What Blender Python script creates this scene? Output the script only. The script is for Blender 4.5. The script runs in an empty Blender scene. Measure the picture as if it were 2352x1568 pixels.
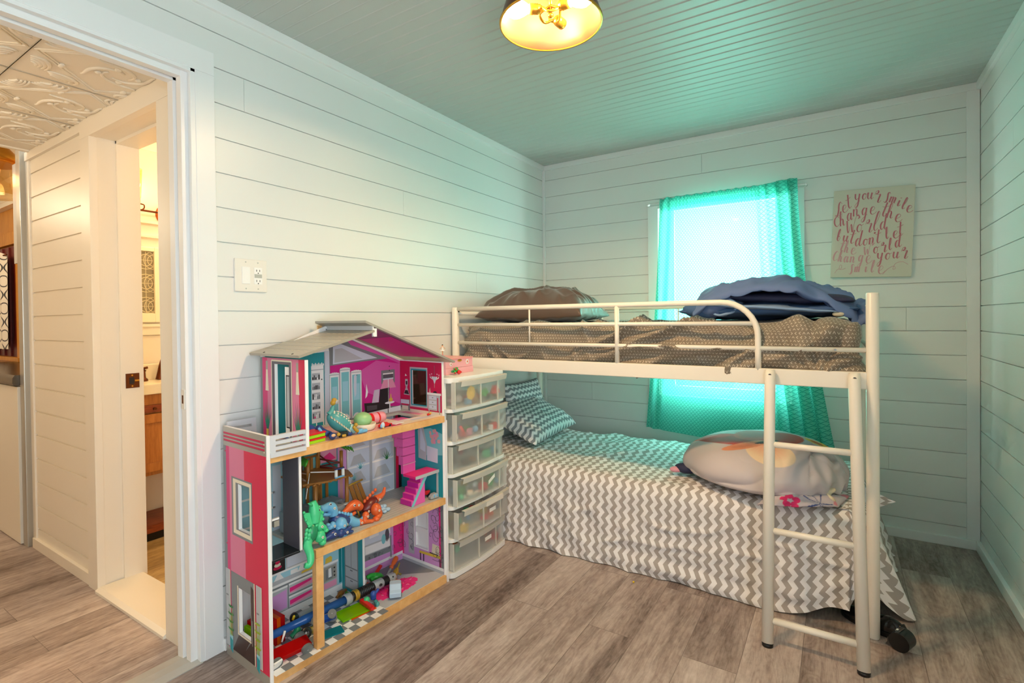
import bpy, bmesh, math, random
from mathutils import Vector, Matrix, Euler, noise

SC = bpy.context.scene
COL = SC.collection
PI = math.pi
sin, cos = math.sin, math.cos


def lin(h):
    h = h.lstrip('#')
    out = []
    for i in (0, 2, 4):
        c = int(h[i:i + 2], 16) / 255
        out.append(c / 12.92 if c <= 0.04045 else ((c + 0.055) / 1.055) ** 2.4)
    return (*out, 1)


# ---------------------------------------------------------------- node helper
class NT:
    def __init__(self, name):
        self.m = bpy.data.materials.new(name)
        self.m.use_nodes = True
        self.t = self.m.node_tree
        self.t.nodes.clear()
        self.out = self.t.nodes.new('ShaderNodeOutputMaterial')

    def n(self, typ, **kw):
        nd = self.t.nodes.new('ShaderNode' + typ)
        ins = kw.pop('ins', {})
        for k, v in kw.items():
            setattr(nd, k, v)
        for k, v in ins.items():
            self.set(nd.inputs[k], v)
        return nd

    def set(self, sock, v):
        if isinstance(v, bpy.types.NodeSocket):
            self.t.links.new(v, sock)
        else:
            sock.default_value = v

    def math(self, op, a, b=None, c=None):
        nd = self.n('Math', operation=op)
        self.set(nd.inputs[0], a)
        if b is not None:
            self.set(nd.inputs[1], b)
        if c is not None:
            self.set(nd.inputs[2], c)
        return nd.outputs[0]

    def mix(self, f, a, b, blend='MIX'):
        nd = self.n('Mix', data_type='RGBA', blend_type=blend)
        self.set(nd.inputs[0], f)
        self.set(nd.inputs[6], a)
        self.set(nd.inputs[7], b)
        return nd.outputs[2]

    def ramp(self, f, stops):
        nd = self.n('ValToRGB')
        e = nd.color_ramp.elements
        while len(e) < len(stops):
            e.new(0.5)
        for i, (p, c) in enumerate(stops):
            e[i].position = p
            e[i].color = c
        self.set(nd.inputs[0], f)
        return nd.outputs[0]

    def noise(self, vec, scale, detail=2, rough=0.5, dist=0.0):
        nd = self.n('TexNoise')
        self.set(nd.inputs['Vector'], vec)
        nd.inputs['Scale'].default_value = scale
        nd.inputs['Detail'].default_value = detail
        nd.inputs['Roughness'].default_value = rough
        nd.inputs['Distortion'].default_value = dist
        return nd.outputs[0]

    def mapping(self, vec, scale=(1, 1, 1), rot=(0, 0, 0), loc=(0, 0, 0)):
        nd = self.n('Mapping')
        self.set(nd.inputs[0], vec)
        nd.inputs['Location'].default_value = loc
        nd.inputs['Rotation'].default_value = rot
        nd.inputs['Scale'].default_value = scale
        return nd.outputs[0]

    def sep(self, vec):
        nd = self.n('SeparateXYZ')
        self.set(nd.inputs[0], vec)
        return nd.outputs

    def comb(self, x, y, z=0.0):
        nd = self.n('CombineXYZ')
        for i, v in enumerate((x, y, z)):
            self.set(nd.inputs[i], v)
        return nd.outputs[0]

    def bump(self, h, strength=0.3, dist=0.002):
        nd = self.n('Bump')
        nd.inputs['Strength'].default_value = strength
        nd.inputs['Distance'].default_value = dist
        self.set(nd.inputs['Height'], h)
        return nd.outputs[0]

    def princ(self, color, rough=0.5, metal=0.0, normal=None, **kw):
        p = self.n('BsdfPrincipled')
        self.set(p.inputs['Base Color'], color)
        self.set(p.inputs['Roughness'], rough)
        self.set(p.inputs['Metallic'], metal)
        if normal is not None:
            self.set(p.inputs['Normal'], normal)
        for k, v in kw.items():
            self.set(p.inputs[k.replace('_', ' ')], v)
        return p.outputs[0]

    def done(self, shader):
        self.t.links.new(shader, self.out.inputs[0])
        return self.m

    def obj(self):
        return self.n('TexCoord').outputs['Object']

    def uv(self):
        return self.n('TexCoord').outputs['UV']


M = {}


def mat(name, hexc, rough=0.5, metal=0.0, bump=None, var=0.0, **kw):
    """plain material: colour, a little noise in colour (var) and a noise bump (scale, strength)"""
    k = NT(name)
    c = lin(hexc)
    col = c
    if var:
        v = k.noise(k.obj(), 18, 3)
        d = tuple(x * (1 - var) for x in c[:3]) + (1,)
        col = k.mix(v, d, c)
    nrm = None
    if bump:
        nrm = k.bump(k.noise(k.obj(), bump[0], 3), bump[1], 0.001)
    M[name] = k.done(k.princ(col, rough, metal, nrm, **kw))
    return M[name]


def woodmat(name, dark, light, stretch=(40, 4, 40), rough=0.45, rings=True):
    k = NT(name)
    v = k.mapping(k.obj(), stretch)
    a = k.noise(v, 1.0, 5, 0.6, 0.6)
    b = k.noise(k.mapping(k.obj(), tuple(s * 4 for s in stretch)), 1.0, 3, 0.6)
    f = k.math('ADD', k.math('MULTIPLY', a, 0.7), k.math('MULTIPLY', b, 0.3))
    col = k.ramp(f, [(0.3, lin(dark)), (0.68, lin(light))])
    M[name] = k.done(k.princ(col, rough, 0, k.bump(f, 0.15, 0.001)))
    return M[name]


# ---------------------------------------------------------------- mesh builder
WM = {}


class MB:
    def __init__(self):
        self.v, self.f, self.mi, self.sm, self.uv = [], [], [], [], []
        self.mats = []
        self.col = None

    def _m(self, m):
        if isinstance(m, str):
            m = M[m]
        if m not in self.mats:
            self.mats.append(m)
        return self.mats.index(m)

    def add(self, vs, fs, m, smooth=False, uvs=None, X=None):
        b = len(self.v)
        if X is not None:
            vs = [X @ Vector(v) for v in vs]
        self.v += [Vector(v) for v in vs]
        i = self._m(m)
        for f in fs:
            self.f.append([b + a for a in f])
            self.mi.append(i)
            self.sm.append(smooth)
            self.uv.append([uvs[a] for a in f] if uvs else None)
        return self

    def box(self, x0, x1, y0, y1, z0, z1, m, X=None):
        vs = [(x, y, z) for x in (x0, x1) for y in (y0, y1) for z in (z0, z1)]
        fs = [(0, 1, 3, 2), (4, 6, 7, 5), (0, 4, 5, 1), (2, 3, 7, 6), (0, 2, 6, 4), (1, 5, 7, 3)]
        return self.add(vs, fs, m, X=X)

    def poly(self, pts, m, X=None):
        return self.add(pts, [list(range(len(pts)))], m, X=X)

    def prism(self, pts, t, m, X=None):
        """pts: planar loop of 3-D points, t: thickness vector"""
        n = len(pts)
        t = Vector(t)
        vs = [Vector(p) for p in pts] + [Vector(p) + t for p in pts]
        nrm = Vector((0, 0, 0))
        for i in range(n):
            a, b = vs[i], vs[(i + 1) % n]
            nrm += a.cross(b)
        fs = [list(range(n)), list(range(2 * n - 1, n - 1, -1))]
        fs += [(i, i + n, (i + 1) % n + n, (i + 1) % n) for i in range(n)]
        if nrm.dot(t) > 0:
            fs = [list(reversed(f)) for f in fs]
        return self.add(vs, fs, m, X=X)

    def tube(self, pts, r, m, seg=10, closed=False, X=None, flat=1.0):
        pts = [Vector(p) for p in pts]
        n = len(pts)
        rs = r if isinstance(r, (list, tuple)) else [r] * n
        vs, fs = [], []
        up = None
        for i, p in enumerate(pts):
            if closed:
                t = pts[(i + 1) % n] - pts[i - 1]
            else:
                t = pts[min(i + 1, n - 1)] - pts[max(i - 1, 0)]
            t.normalize()
            if up is None:
                up = Vector((0, 0, 1)) if abs(t.z) < 0.9 else Vector((1, 0, 0))
            a = t.cross(up)
            if a.length < 1e-5:
                a = t.cross(Vector((0.3, 1, 0.2)))
            a.normalize()
            b = a.cross(t).normalized()
            up = b
            for j in range(seg):
                an = 2 * PI * j / seg
                vs.append(p + (a * cos(an) + b * sin(an) * flat) * rs[i])
        for i in range(n if closed else n - 1):
            i2 = (i + 1) % n
            for j in range(seg):
                j2 = (j + 1) % seg
                fs.append((i * seg + j, i2 * seg + j, i2 * seg + j2, i * seg + j2))
        if not closed:
            fs.append(list(range(seg)))
            fs.append(list(range(n * seg - 1, (n - 1) * seg - 1, -1)))
        return self.add(vs, fs, m, True, X=X)

    def cyl(self, a, b, r, m, seg=16, X=None):
        """straight cylinder with sharp caps"""
        a, b = Vector(a), Vector(b)
        t = (b - a).normalized()
        up = Vector((0, 0, 1)) if abs(t.z) < 0.9 else Vector((1, 0, 0))
        p = t.cross(up).normalized()
        q = p.cross(t)
        r0, r1 = r if isinstance(r, (tuple, list)) else (r, r)
        ra = [a + (p * cos(2 * PI * j / seg) + q * sin(2 * PI * j / seg)) * r0 for j in range(seg)]
        rb = [b + (p * cos(2 * PI * j / seg) + q * sin(2 * PI * j / seg)) * r1 for j in range(seg)]
        self.add(ra + rb, [(j, j + seg, (j + 1) % seg + seg, (j + 1) % seg) for j in range(seg)], m, True, X=X)
        self.add(ra, [list(range(seg))], m, X=X)
        self.add(rb, [list(range(seg - 1, -1, -1))], m, X=X)
        return self

    def lathe(self, prof, m, seg=24, X=None, closed=False):
        vs, fs = [], []
        n = len(prof)
        for (r, z) in prof:
            for j in range(seg):
                a = 2 * PI * j / seg
                vs.append((r * cos(a), r * sin(a), z))
        for i in range(n - 1):
            for j in range(seg):
                j2 = (j + 1) % seg
                fs.append((i * seg + j, i * seg + j2, (i + 1) * seg + j2, (i + 1) * seg + j))
        return self.add(vs, fs, m, True, X=X)

    def ell(self, c, r, m, X=None, seg=14, rings=9, R=None):
        vs, fs = [], []
        rx, ry, rz = r if isinstance(r, (tuple, list)) else (r, r, r)
        for i in range(rings + 1):
            th = PI * i / rings
            for j in range(seg):
                a = 2 * PI * j / seg
                p = Vector((rx * sin(th) * cos(a), ry * sin(th) * sin(a), rz * cos(th)))
                if R is not None:
                    p = R @ p
                vs.append(p + Vector(c))
        for i in range(rings):
            for j in range(seg):
                j2 = (j + 1) % seg
                fs.append((i * seg + j, (i + 1) * seg + j, (i + 1) * seg + j2, i * seg + j2))
        return self.add(vs, fs, m, True, X=X)

    def grid(self, fn, nu, nv, m, uvfn=None, smooth=True, X=None, flip=False):
        vs = [fn(i / nu, j / nv) for j in range(nv + 1) for i in range(nu + 1)]
        uvs = [uvfn(i / nu, j / nv) for j in range(nv + 1) for i in range(nu + 1)] if uvfn else None
        fs = []
        for j in range(nv):
            for i in range(nu):
                a = j * (nu + 1) + i
                q = (a, a + 1, a + nu + 2, a + nu + 1)
                fs.append(q[::-1] if flip else q)
        return self.add(vs, fs, m, smooth, uvs, X=X)

    def build(self, name, parent=None, local=False, bevel=0.0, seg=2, weld=False, colfn=None, solid=0.0, sub=0):
        me = bpy.data.meshes.new(name)
        inv = None
        if parent is not None and not local:
            inv = WM[parent.name].inverted()
        vs = [inv @ v for v in self.v] if inv is not None else self.v
        me.from_pydata([tuple(v) for v in vs], [], self.f)
        for m in self.mats:
            me.materials.append(m)
        me.polygons.foreach_set('material_index', self.mi)
        me.polygons.foreach_set('use_smooth', self.sm)
        if any(u is not None for u in self.uv):
            uvl = me.uv_layers.new(name='UVMap')
            k = 0
            for u, f in zip(self.uv, self.f):
                for q in range(len(f)):
                    uvl.data[k].uv = u[q] if u else (0, 0)
                    k += 1
        me.update()
        if bevel or weld:
            bm = bmesh.new()
            bm.from_mesh(me)
            if weld:
                bmesh.ops.remove_doubles(bm, verts=bm.verts, dist=1e-5)
            if bevel:
                ed = [e for e in bm.edges if len(e.link_faces) == 2 and e.calc_face_angle(0) > 0.6]
                bmesh.ops.bevel(bm, geom=ed, offset=bevel, segments=seg, affect='EDGES', profile=0.7, clamp_overlap=True)
            bm.to_mesh(me)
            bm.free()
        if colfn:
            ca = me.color_attributes.new('Print', 'FLOAT_COLOR', 'POINT')
            for i, v in enumerate(self.v):
                ca.data[i].color = colfn(v)
        o = bpy.data.objects.new(name, me)
        COL.objects.link(o)
        if parent is not None:
            o.parent = parent
            WM[o.name] = WM[parent.name].copy()
        else:
            WM[o.name] = Matrix.Identity(4)
        if solid:
            md = o.modifiers.new('Solidify', 'SOLIDIFY')
            md.thickness = solid
            md.offset = 0
        if sub:
            md = o.modifiers.new('Subsurf', 'SUBSURF')
            md.levels = md.render_levels = sub
        return o


def tag(o, label=None, cat=None, group=None, kind=None):
    if label:
        o['label'] = label
    if cat:
        o['category'] = cat
    if group:
        o['group'] = group
    if kind:
        o['kind'] = kind
    return o


def thing(name, label, cat, loc=(0, 0, 0), rot=(0, 0, 0), group=None, parent_matrix=None, scale=1.0):
    o = bpy.data.objects.new(name, None)
    COL.objects.link(o)
    mx = Matrix.LocRotScale(Vector(loc), Euler(rot), Vector((scale,) * 3))
    if parent_matrix is not None:
        mx = parent_matrix @ mx
    o.matrix_world = mx
    l, r, s = mx.decompose()
    o.location, o.rotation_euler, o.scale = l, r.to_euler(), s
    o.empty_display_size = 0.03
    WM[o.name] = mx.copy()
    return tag(o, label, cat, group)


def struct(mb, name, **kw):
    o = mb.build(name, **kw)
    if o.parent is None:
        o['kind'] = 'structure'
    return o


def kids(o):
    return [c for c in o.children]


def dup(o, mx, label, parent=None):
    """copy of a thing with copies of its parts and sub-parts"""
    c = o.copy()
    COL.objects.link(c)
    if parent is None:
        l, r, s = mx.decompose()
        c.location, c.rotation_euler, c.scale = l, r.to_euler(), s
        WM[c.name] = mx.copy()
        c['label'] = label
    else:
        c.parent = parent
        WM[c.name] = WM[parent.name].copy()
    for k in kids(o):
        dup(k, mx, label, c)
    return c


def catmull(pts, n=6):
    pts = [Vector(p) for p in pts]
    out = []
    for i in range(len(pts) - 1):
        p0 = pts[max(i - 1, 0)]
        p1, p2 = pts[i], pts[i + 1]
        p3 = pts[min(i + 2, len(pts) - 1)]
        for k in range(n):
            t = k / n
            out.append(0.5 * ((2 * p1) + (p2 - p0) * t + (2 * p0 - 5 * p1 + 4 * p2 - p3) * t * t + (3 * p1 - p0 - 3 * p2 + p3) * t ** 3))
    out.append(pts[-1])
    return out


def sstep(a, b, x):
    t = max(0.0, min(1.0, (x - a) / (b - a)))
    return t * t * (3 - 2 * t)


def nz(x, y, z=0.0):
    return noise.noise(Vector((x, y, z)))


def ridge(x, y, z=0.0):
    return 1 - abs(nz(x, y, z)) * 2


def softbox(mb, x0, x1, y0, y1, z0, z1, r, m, step=0.02, disp=None, faces='xXyYzZ'):
    """rounded, dense box; disp(p, n) -> offset along the normal; UV in metres, continuous over top and front/back"""
    lo, hi = Vector((x0, y0, z0)), Vector((x1, y1, z1))
    il, ih = lo + Vector((r,) * 3), hi - Vector((r,) * 3)

    def place(p):
        q = Vector([max(il[k], min(ih[k], p[k])) for k in range(3)])
        d = p - q
        if d.length < 1e-9:
            return p
        n = d.normalized()
        s = q + n * r
        if disp:
            s = s + n * disp(s, n)
        return s
    for ax, key in ((0, 'xX'), (1, 'yY'), (2, 'zZ')):
        u, w = [k for k in range(3) if k != ax]
        nu = max(2, int((hi[u] - lo[u]) / step))
        nw = max(2, int((hi[w] - lo[w]) / step))
        for side in (0, 1):
            if key[side] not in faces:
                continue

            def fn(a, b, ax=ax, side=side, u=u, w=w):
                p = Vector((0, 0, 0))
                p[ax] = (lo, hi)[side][ax]
                p[u] = lo[u] + (hi[u] - lo[u]) * a
                p[w] = lo[w] + (hi[w] - lo[w]) * b
                return place(p)

            def uf(a, b, ax=ax, side=side, u=u, w=w):
                if ax == 2:
                    return (lo.x + (hi.x - lo.x) * a, lo.y + (hi.y - lo.y) * b)
                if ax == 1:
                    zz = lo.z + (hi.z - lo.z) * b
                    return (lo.x + (hi.x - lo.x) * a, lo.y - (hi.z - zz) if side == 0 else hi.y + (hi.z - zz))
                zz = lo.z + (hi.z - lo.z) * b
                return (lo.x - (hi.z - zz) if side == 0 else hi.x + (hi.z - zz), lo.y + (hi.y - lo.y) * a)
            flip = (side == 0) != (ax == 1)
            mb.grid(fn, nu, nw, m, uf, True, flip=flip)
    return mb
# light levels
SKY, P_BACK, P_FRONT, P_HALL, P_KIT, P_BATH, EXPO = 3.2, 38.0, 13.0, 8.0, 12.0, 9.0, 0.70
# ---------------------------------------------------------------- materials
def wallpaint(name, hexc, rough):
    k = NT(name)
    o = k.obj()
    n1 = k.noise(o, 1.6, 3)
    c = lin(hexc)
    d = tuple(x * 0.94 for x in c[:3]) + (1,)
    col = k.mix(n1, d, c)
    b = k.noise(k.mapping(o, (30, 30, 160)), 1.0, 2)
    M[name] = k.done(k.princ(col, rough, 0, k.bump(b, 0.05, 0.001)))


wallpaint('wall_paint', 'e9eae7', 0.38)
wallpaint('trim_paint', 'f1f1f0', 0.35)
wallpaint('ceil_paint', 'bfc4c0', 0.45)
wallpaint('hall_paint', 'f3ead9', 0.4)
wallpaint('tin_paint', 'efe6d4', 0.45)


def floor_mat(name, dark, mid, light, pw=0.185, pl=1.22):
    k = NT(name)
    o = k.obj()
    s = k.sep(o)
    v = k.comb(s[1], s[0], 0.0)
    br = k.n('TexBrick', offset=0.37, offset_frequency=2, squash=1.0)
    k.set(br.inputs['Vector'], v)
    br.inputs['Scale'].default_value = 1.0
    br.inputs['Mortar Size'].default_value = 0.0011
    br.inputs['Mortar Smooth'].default_value = 0.0
    br.inputs['Brick Width'].default_value = pl
    br.inputs['Row Height'].default_value = pw
    br.inputs['Color1'].default_value = (0, 0, 0, 1)
    br.inputs['Color2'].default_value = (1, 1, 1, 1)
    br.inputs['Mortar'].default_value = (0.5, 0.5, 0.5, 1)
    rnd = k.sep(br.outputs['Color'])[0]
    off = k.math('MULTIPLY', rnd, 37.0)
    gv = k.comb(k.math('MULTIPLY', s[0], 9.0), k.math('ADD', k.math('MULTIPLY', s[1], 1.1), off), off)
    cath = k.noise(k.comb(k.math('MULTIPLY', s[0], 6.5), k.math('ADD', k.math('MULTIPLY', s[1], 1.3), off), off), 1.0, 3, 0.55, 0.6)
    rings = k.math('ABSOLUTE', k.math('SINE', k.math('MULTIPLY', cath, 58.0)))
    mot = k.noise(k.comb(k.math('MULTIPLY', s[0], 55.0), k.math('ADD', k.math('MULTIPLY', s[1], 22.0), off), 1.0), 1.0, 3, 0.7)
    fine = k.noise(k.comb(k.math('MULTIPLY', s[0], 110.0), k.math('ADD', k.math('MULTIPLY', s[1], 7.0), off), 0.0), 1.0, 4, 0.65)
    blot = k.noise(k.comb(k.math('MULTIPLY', s[0], 11.0), k.math('ADD', k.math('MULTIPLY', s[1], 1.5), off), 3.0), 1.0, 4, 0.6)
    f = k.math('ADD', k.math('MULTIPLY', rings, 0.05), k.math('MULTIPLY', fine, 0.26))
    f = k.math('ADD', f, k.math('MULTIPLY', mot, 0.22))
    f = k.math('ADD', f, k.math('MULTIPLY', blot, 0.58))
    f = k.math('ADD', f, k.math('MULTIPLY', k.math('SUBTRACT', rnd, 0.5), 0.16))
    col = k.ramp(f, [(0.38, lin(dark)), (0.56, lin(mid)), (0.74, lin(light))])
    col = k.mix(k.math('MULTIPLY', br.outputs['Fac'], 0.55), col, lin('3a2f27'))
    rg = k.math('ADD', k.math('MULTIPLY', fine, 0.2), 0.32)
    M[name] = k.done(k.princ(col, rg, 0, k.bump(k.math('SUBTRACT', fine, br.outputs['Fac']), 0.12, 0.001)))


floor_mat('floor_planks', '604f48', 'a4938b', 'cfc2ba')
floor_mat('bath_planks', '7d6644', 'b99a66', 'd8c08e', 0.15, 0.9)


def chevron(name, ca, cb, pu=0.045, pv=0.052, amp=0.40):
    k = NT(name)
    s = k.sep(k.uv())
    tri = k.math('PINGPONG', k.math('DIVIDE', s[1], pv), 0.5)
    a = k.math('ADD', k.math('DIVIDE', s[0], pu), k.math('MULTIPLY', tri, amp * 2))
    f = k.math('GREATER_THAN', k.math('FRACT', a), 0.5)
    col = k.mix(f, lin(ca), lin(cb))
    b = k.noise(k.obj(), 900, 2)
    M[name] = k.done(k.princ(col, 0.85, 0, k.bump(b, 0.1, 0.0005)))


chevron('chevron_cotton', 'f4f2f3', 'b0a9a4')
chevron('chevron_pillow', 'eef0f2', '8d949a', 0.038, 0.044)


def vprint(name, base, base2, mark, cell=0.021):
    k = NT(name)
    uv = k.uv()
    s = k.sep(uv)
    row = k.math('FLOOR', k.math('DIVIDE', s[1], cell))
    u = k.math('ADD', k.math('DIVIDE', s[0], cell), k.math('MULTIPLY', row, 0.37))
    v = k.math('DIVIDE', s[1], cell)
    cu, cv = k.math('FLOOR', u), k.math('FLOOR', v)
    wn = k.n('TexWhiteNoise', noise_dimensions='2D')
    k.set(wn.inputs['Vector'], k.comb(cu, cv))
    ang = k.math('MULTIPLY', k.math('FLOOR', k.math('MULTIPLY', wn.outputs['Value'], 4.0)), PI / 2)
    p = k.comb(k.math('SUBTRACT', k.math('FRACT', u), 0.5), k.math('SUBTRACT', k.math('FRACT', v), 0.5))
    vr = k.n('VectorRotate', rotation_type='Z_AXIS')
    k.set(vr.inputs['Vector'], p)
    k.set(vr.inputs['Angle'], ang)
    q = k.sep(vr.outputs[0])
    ax = k.math('ABSOLUTE', q[0])
    d = k.math('ABSOLUTE', k.math('SUBTRACT', k.math('ADD', q[1], 0.2), k.math('MULTIPLY', ax, 1.25)))
    f = k.math('MULTIPLY', k.math('LESS_THAN', d, 0.085), k.math('LESS_THAN', ax, 0.31))
    n = k.noise(k.obj(), 7, 3)
    col = k.mix(f, k.mix(n, lin(base), lin(base2)), lin(mark))
    M[name] = k.done(k.princ(col, 0.55, 0, k.bump(k.noise(k.obj(), 900, 2), 0.1, 0.0005), Sheen_Weight=0.3))


vprint('brown_print', '6f6558', '857967', 'd4cbbc', 0.0150)


def net(name):
    k = NT(name)
    s = k.sep(k.uv())
    v = k.math('DIVIDE', s[1], 0.0125)
    row = k.math('FLOOR', v)
    u = k.math('ADD', k.math('DIVIDE', s[0], 0.0245), k.math('MULTIPLY', k.math('MODULO', row, 2.0), 0.5))
    fx = k.math('SUBTRACT', k.math('FRACT', u), 0.5)
    fy = k.math('FRACT', v)
    arc = k.math('MULTIPLY', k.math('MULTIPLY', fx, fx), 3.7)
    d = k.math('ABSOLUTE', k.math('SUBTRACT', fy, arc))
    line = k.math('LESS_THAN', d, 0.13)
    base = k.mix(line, lin('63d9c6'), lin('1a8c80'))
    tr = k.mix(line, lin('b9f8ec'), lin('2fae9e'))
    nrm = k.bump(k.noise(k.obj(), 60, 3), 0.25, 0.002)
    t = k.n('BsdfTransparent')
    k.set(t.inputs[0], tr)
    tl = k.n('BsdfTranslucent')
    k.set(tl.inputs[0], base)
    k.set(tl.inputs['Normal'], nrm)
    pr = k.princ(base, 0.33, 0.15, nrm)
    m1 = k.n('MixShader')
    m1.inputs[0].default_value = 0.45
    k.t.links.new(pr, m1.inputs[1])
    k.t.links.new(tl.outputs[0], m1.inputs[2])
    m2 = k.n('MixShader')
    k.set(m2.inputs[0], k.math('ADD', 0.12, k.math('MULTIPLY', k.math('SUBTRACT', 1.0, line), 0.16)))
    k.t.links.new(m1.outputs[0], m2.inputs[1])
    k.t.links.new(t.outputs[0], m2.inputs[2])
    M[name] = k.done(m2.outputs[0])


net('scale_net')


def printed(name, rough=0.6, sheen=0.0, attr='Print'):
    k = NT(name)
    a = k.n('Attribute', attribute_name=attr)
    M[name] = k.done(k.princ(a.outputs['Color'], rough, 0, k.bump(k.noise(k.obj(), 700, 2), 0.08, 0.0005)))


printed('flower_print', 0.62)


def frosted(name, tint, alpha=0.5, rough=0.35):
    k = NT(name)
    t = k.n('BsdfTransparent')
    t.inputs[0].default_value = lin(tint)
    p = k.princ(lin(tint), rough)
    tl = k.n('BsdfTranslucent')
    tl.inputs[0].default_value = lin(tint)
    mm = k.n('MixShader')
    mm.inputs[0].default_value = 0.35
    k.t.links.new(p, mm.inputs[1])
    k.t.links.new(tl.outputs[0], mm.inputs[2])
    m = k.n('MixShader')
    m.inputs[0].default_value = alpha
    k.t.links.new(t.outputs[0], m.inputs[1])
    k.t.links.new(mm.outputs[0], m.inputs[2])
    M[name] = k.done(m.outputs[0])


frosted('frost_plastic', 'f8f8f6', 0.30)
frosted('frost_rim', 'f3f1ea', 0.78)
frosted('clear_red', 'e01414', 0.55, 0.1)
frosted('clear_orange', 'ff7a14', 0.6, 0.1)
frosted('clear_lime', 'b9ef12', 0.5, 0.1)
frosted('clear_blue', '3f86e6', 0.5, 0.1)
frosted('clear_teal', '2fb7c4', 0.45, 0.1)
frosted('tube_blue', '3a78cc', 0.85, 0.12)


def glassmat(name, tint='ffffff', mixv=0.12):
    k = NT(name)
    t = k.n('BsdfTransparent')
    t.inputs[0].default_value = lin(tint)
    g = k.n('BsdfGlossy')
    g.inputs['Roughness'].default_value = 0.03
    m = k.n('MixShader')
    m.inputs[0].default_value = mixv
    k.t.links.new(t.outputs[0], m.inputs[1])
    k.t.links.new(g.outputs[0], m.inputs[2])
    M[name] = k.done(m.outputs[0])


glassmat('window_glass', 'f4fbfa', 0.06)
glassmat('lamp_glass', 'fff2d8', 0.15)


def glow(name, hexc, strength):
    k = NT(name)
    e = k.n('Emission')
    e.inputs[0].default_value = lin(hexc)
    e.inputs[1].default_value = strength
    M[name] = k.done(e.outputs[0])


glow('bulb_glow', 'ffd29a', 560.0)
glow('bath_glow', 'ffc67e', 60.0)
glow('kitchen_glow', 'ffc98a', 30.0)

mat('metal_white', 'efe9dc', 0.32)
mat('screw_steel', '8c8f90', 0.35, 0.9)
mat('brass', 'd9a441', 0.3, 0.9)
mat('brass_inside', '59432d', 0.45, 0.3)
mat('bronze', '6b3a1c', 0.32, 0.75)
mat('copper_ball', 'a85a1e', 0.25, 0.8)
mat('dark_satin', '5e4c42', 0.36, bump=(220, 0.1), Sheen_Weight=0.4)
mat('duvet_blue', '5f77a6', 0.75, bump=(500, 0.1))
mat('duvet_navy', '2c2f4e', 0.7, bump=(500, 0.1))
mat('duvet_light', '86a6cf', 0.75, bump=(500, 0.1))
mat('duvet_mid', '3e5f8c', 0.75, bump=(500, 0.1))
mat('cream_cloth', 'd8cdb4', 0.8)
mat('canvas', 'd3cfc0', 0.8, bump=(900, 0.15))
mat('sign_edge', 'c4bfae', 0.8)
mat('brush_pink', 'c2707c', 0.6)
mat('brush_pale', 'd09aa0', 0.6)
mat('switch_plastic', 'ece8e0', 0.35)
mat('switch_white', 'f4f4f2', 0.3)
mat('slot_black', '161616', 0.5)
mat('tag_grey', 'b9bcb6', 0.4)
mat('black_rubber', '0f0f10', 0.35)
mat('black_shine', '141313', 0.12)
mat('shoe_grey', '4a4743', 0.5)
mat('plastic_white', 'eef0ee', 0.35)
mat('plastic_ivory', 'e6ded2', 0.4)
mat('label_paper', 'f2f0ea', 0.6)
mat('yellow_bead', 'f0c810', 0.3)
mat('granite', '5d4c30', 0.25, var=0.6)
mat('cabinet_white', 'ede6d6', 0.4)
mat('cabinet_grey', 'c9c6bd', 0.35)
mat('steel_strip', 'b4b0a4', 0.3, 0.5)
mat('red_wood', '7c2412', 0.4, var=0.4)
mat('kitchen_cloth', 'ece6d8', 0.8)
mat('kitchen_line', '2e3440', 0.8)
mat('sink_white', 'f4ead0', 0.25)
mat('art_grey', '8b8268', 0.6)
mat('art_line', 'd9cfae', 0.6)
woodmat('pine', 'd79a55', 'f0c384', (10, 10, 10))
woodmat('oak', '9a5a26', 'c98643', (60, 60, 6))
woodmat('cherry', '5e2410', 'a04c22', (60, 6, 60))
woodmat('kitchen_pine', 'b5731f', 'e0a040', (60, 60, 5))
# dollhouse
mat('dh_silver', 'a9a69c', 0.35, 0.25)
mat('dh_roof', 'a8a294', 0.32, 0.2)
mat('dh_tile_mark', 'd8cdb8', 0.4)
mat('dh_white', 'f1f1f1', 0.4)
mat('dh_railing', 'cfd3da', 0.4)
mat('dh_pink', 'd8234f', 0.45)
mat('dh_pink_light', 'd97a9c', 0.45)
mat('dh_pink_mid', 'd63a77', 0.45)
mat('dh_magenta', 'd0188a', 0.45)
mat('dh_magenta_lt', 'd95cab', 0.45)
mat('dh_plum', '8e2f6c', 0.45)
mat('dh_crimson', 'c9124d', 0.45)
mat('dh_grey', '7f8488', 0.45)
mat('dh_grey_lt', 'b9bdc2', 0.45)
mat('dh_charcoal', '55525c', 0.3)
mat('dh_teal', '1f9aa6', 0.45)
mat('dh_teal_dk', '1c7f86', 0.45)
mat('dh_sky', '9fd3e2', 0.45)
mat('dh_aqua', '7cc7cf', 0.45)
mat('dh_ink', '1e1c20', 0.4)
mat('dh_lav', 'd79ad6', 0.45)
mat('dh_ice', 'cfd8e6', 0.45)
mat('dh_rose', 'e79ab8', 0.45)
mat('dh_hot', 'ec2f86', 0.45)
mat('dh_stair', 'e65fb0', 0.35)
mat('dh_stair_dk', 'c9209a', 0.35)
mat('dh_yellow', 'e6c64a', 0.45)
mat('dh_cream', 'e8dfc8', 0.45)
mat('dh_brown', '3d2a28', 0.35)
mat('dh_green', '3d8a4a', 0.5)
mat('dh_lime', 'a8c43a', 0.5)
mat('dh_blush', 'e0a9a6', 0.45)
mat('dh_mirror', '4b3522', 0.08, 0.6)
mat('dh_floorwood', 'c9c6bd', 0.4, var=0.2)
mat('dh_black_gloss', '1a2328', 0.12)
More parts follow.
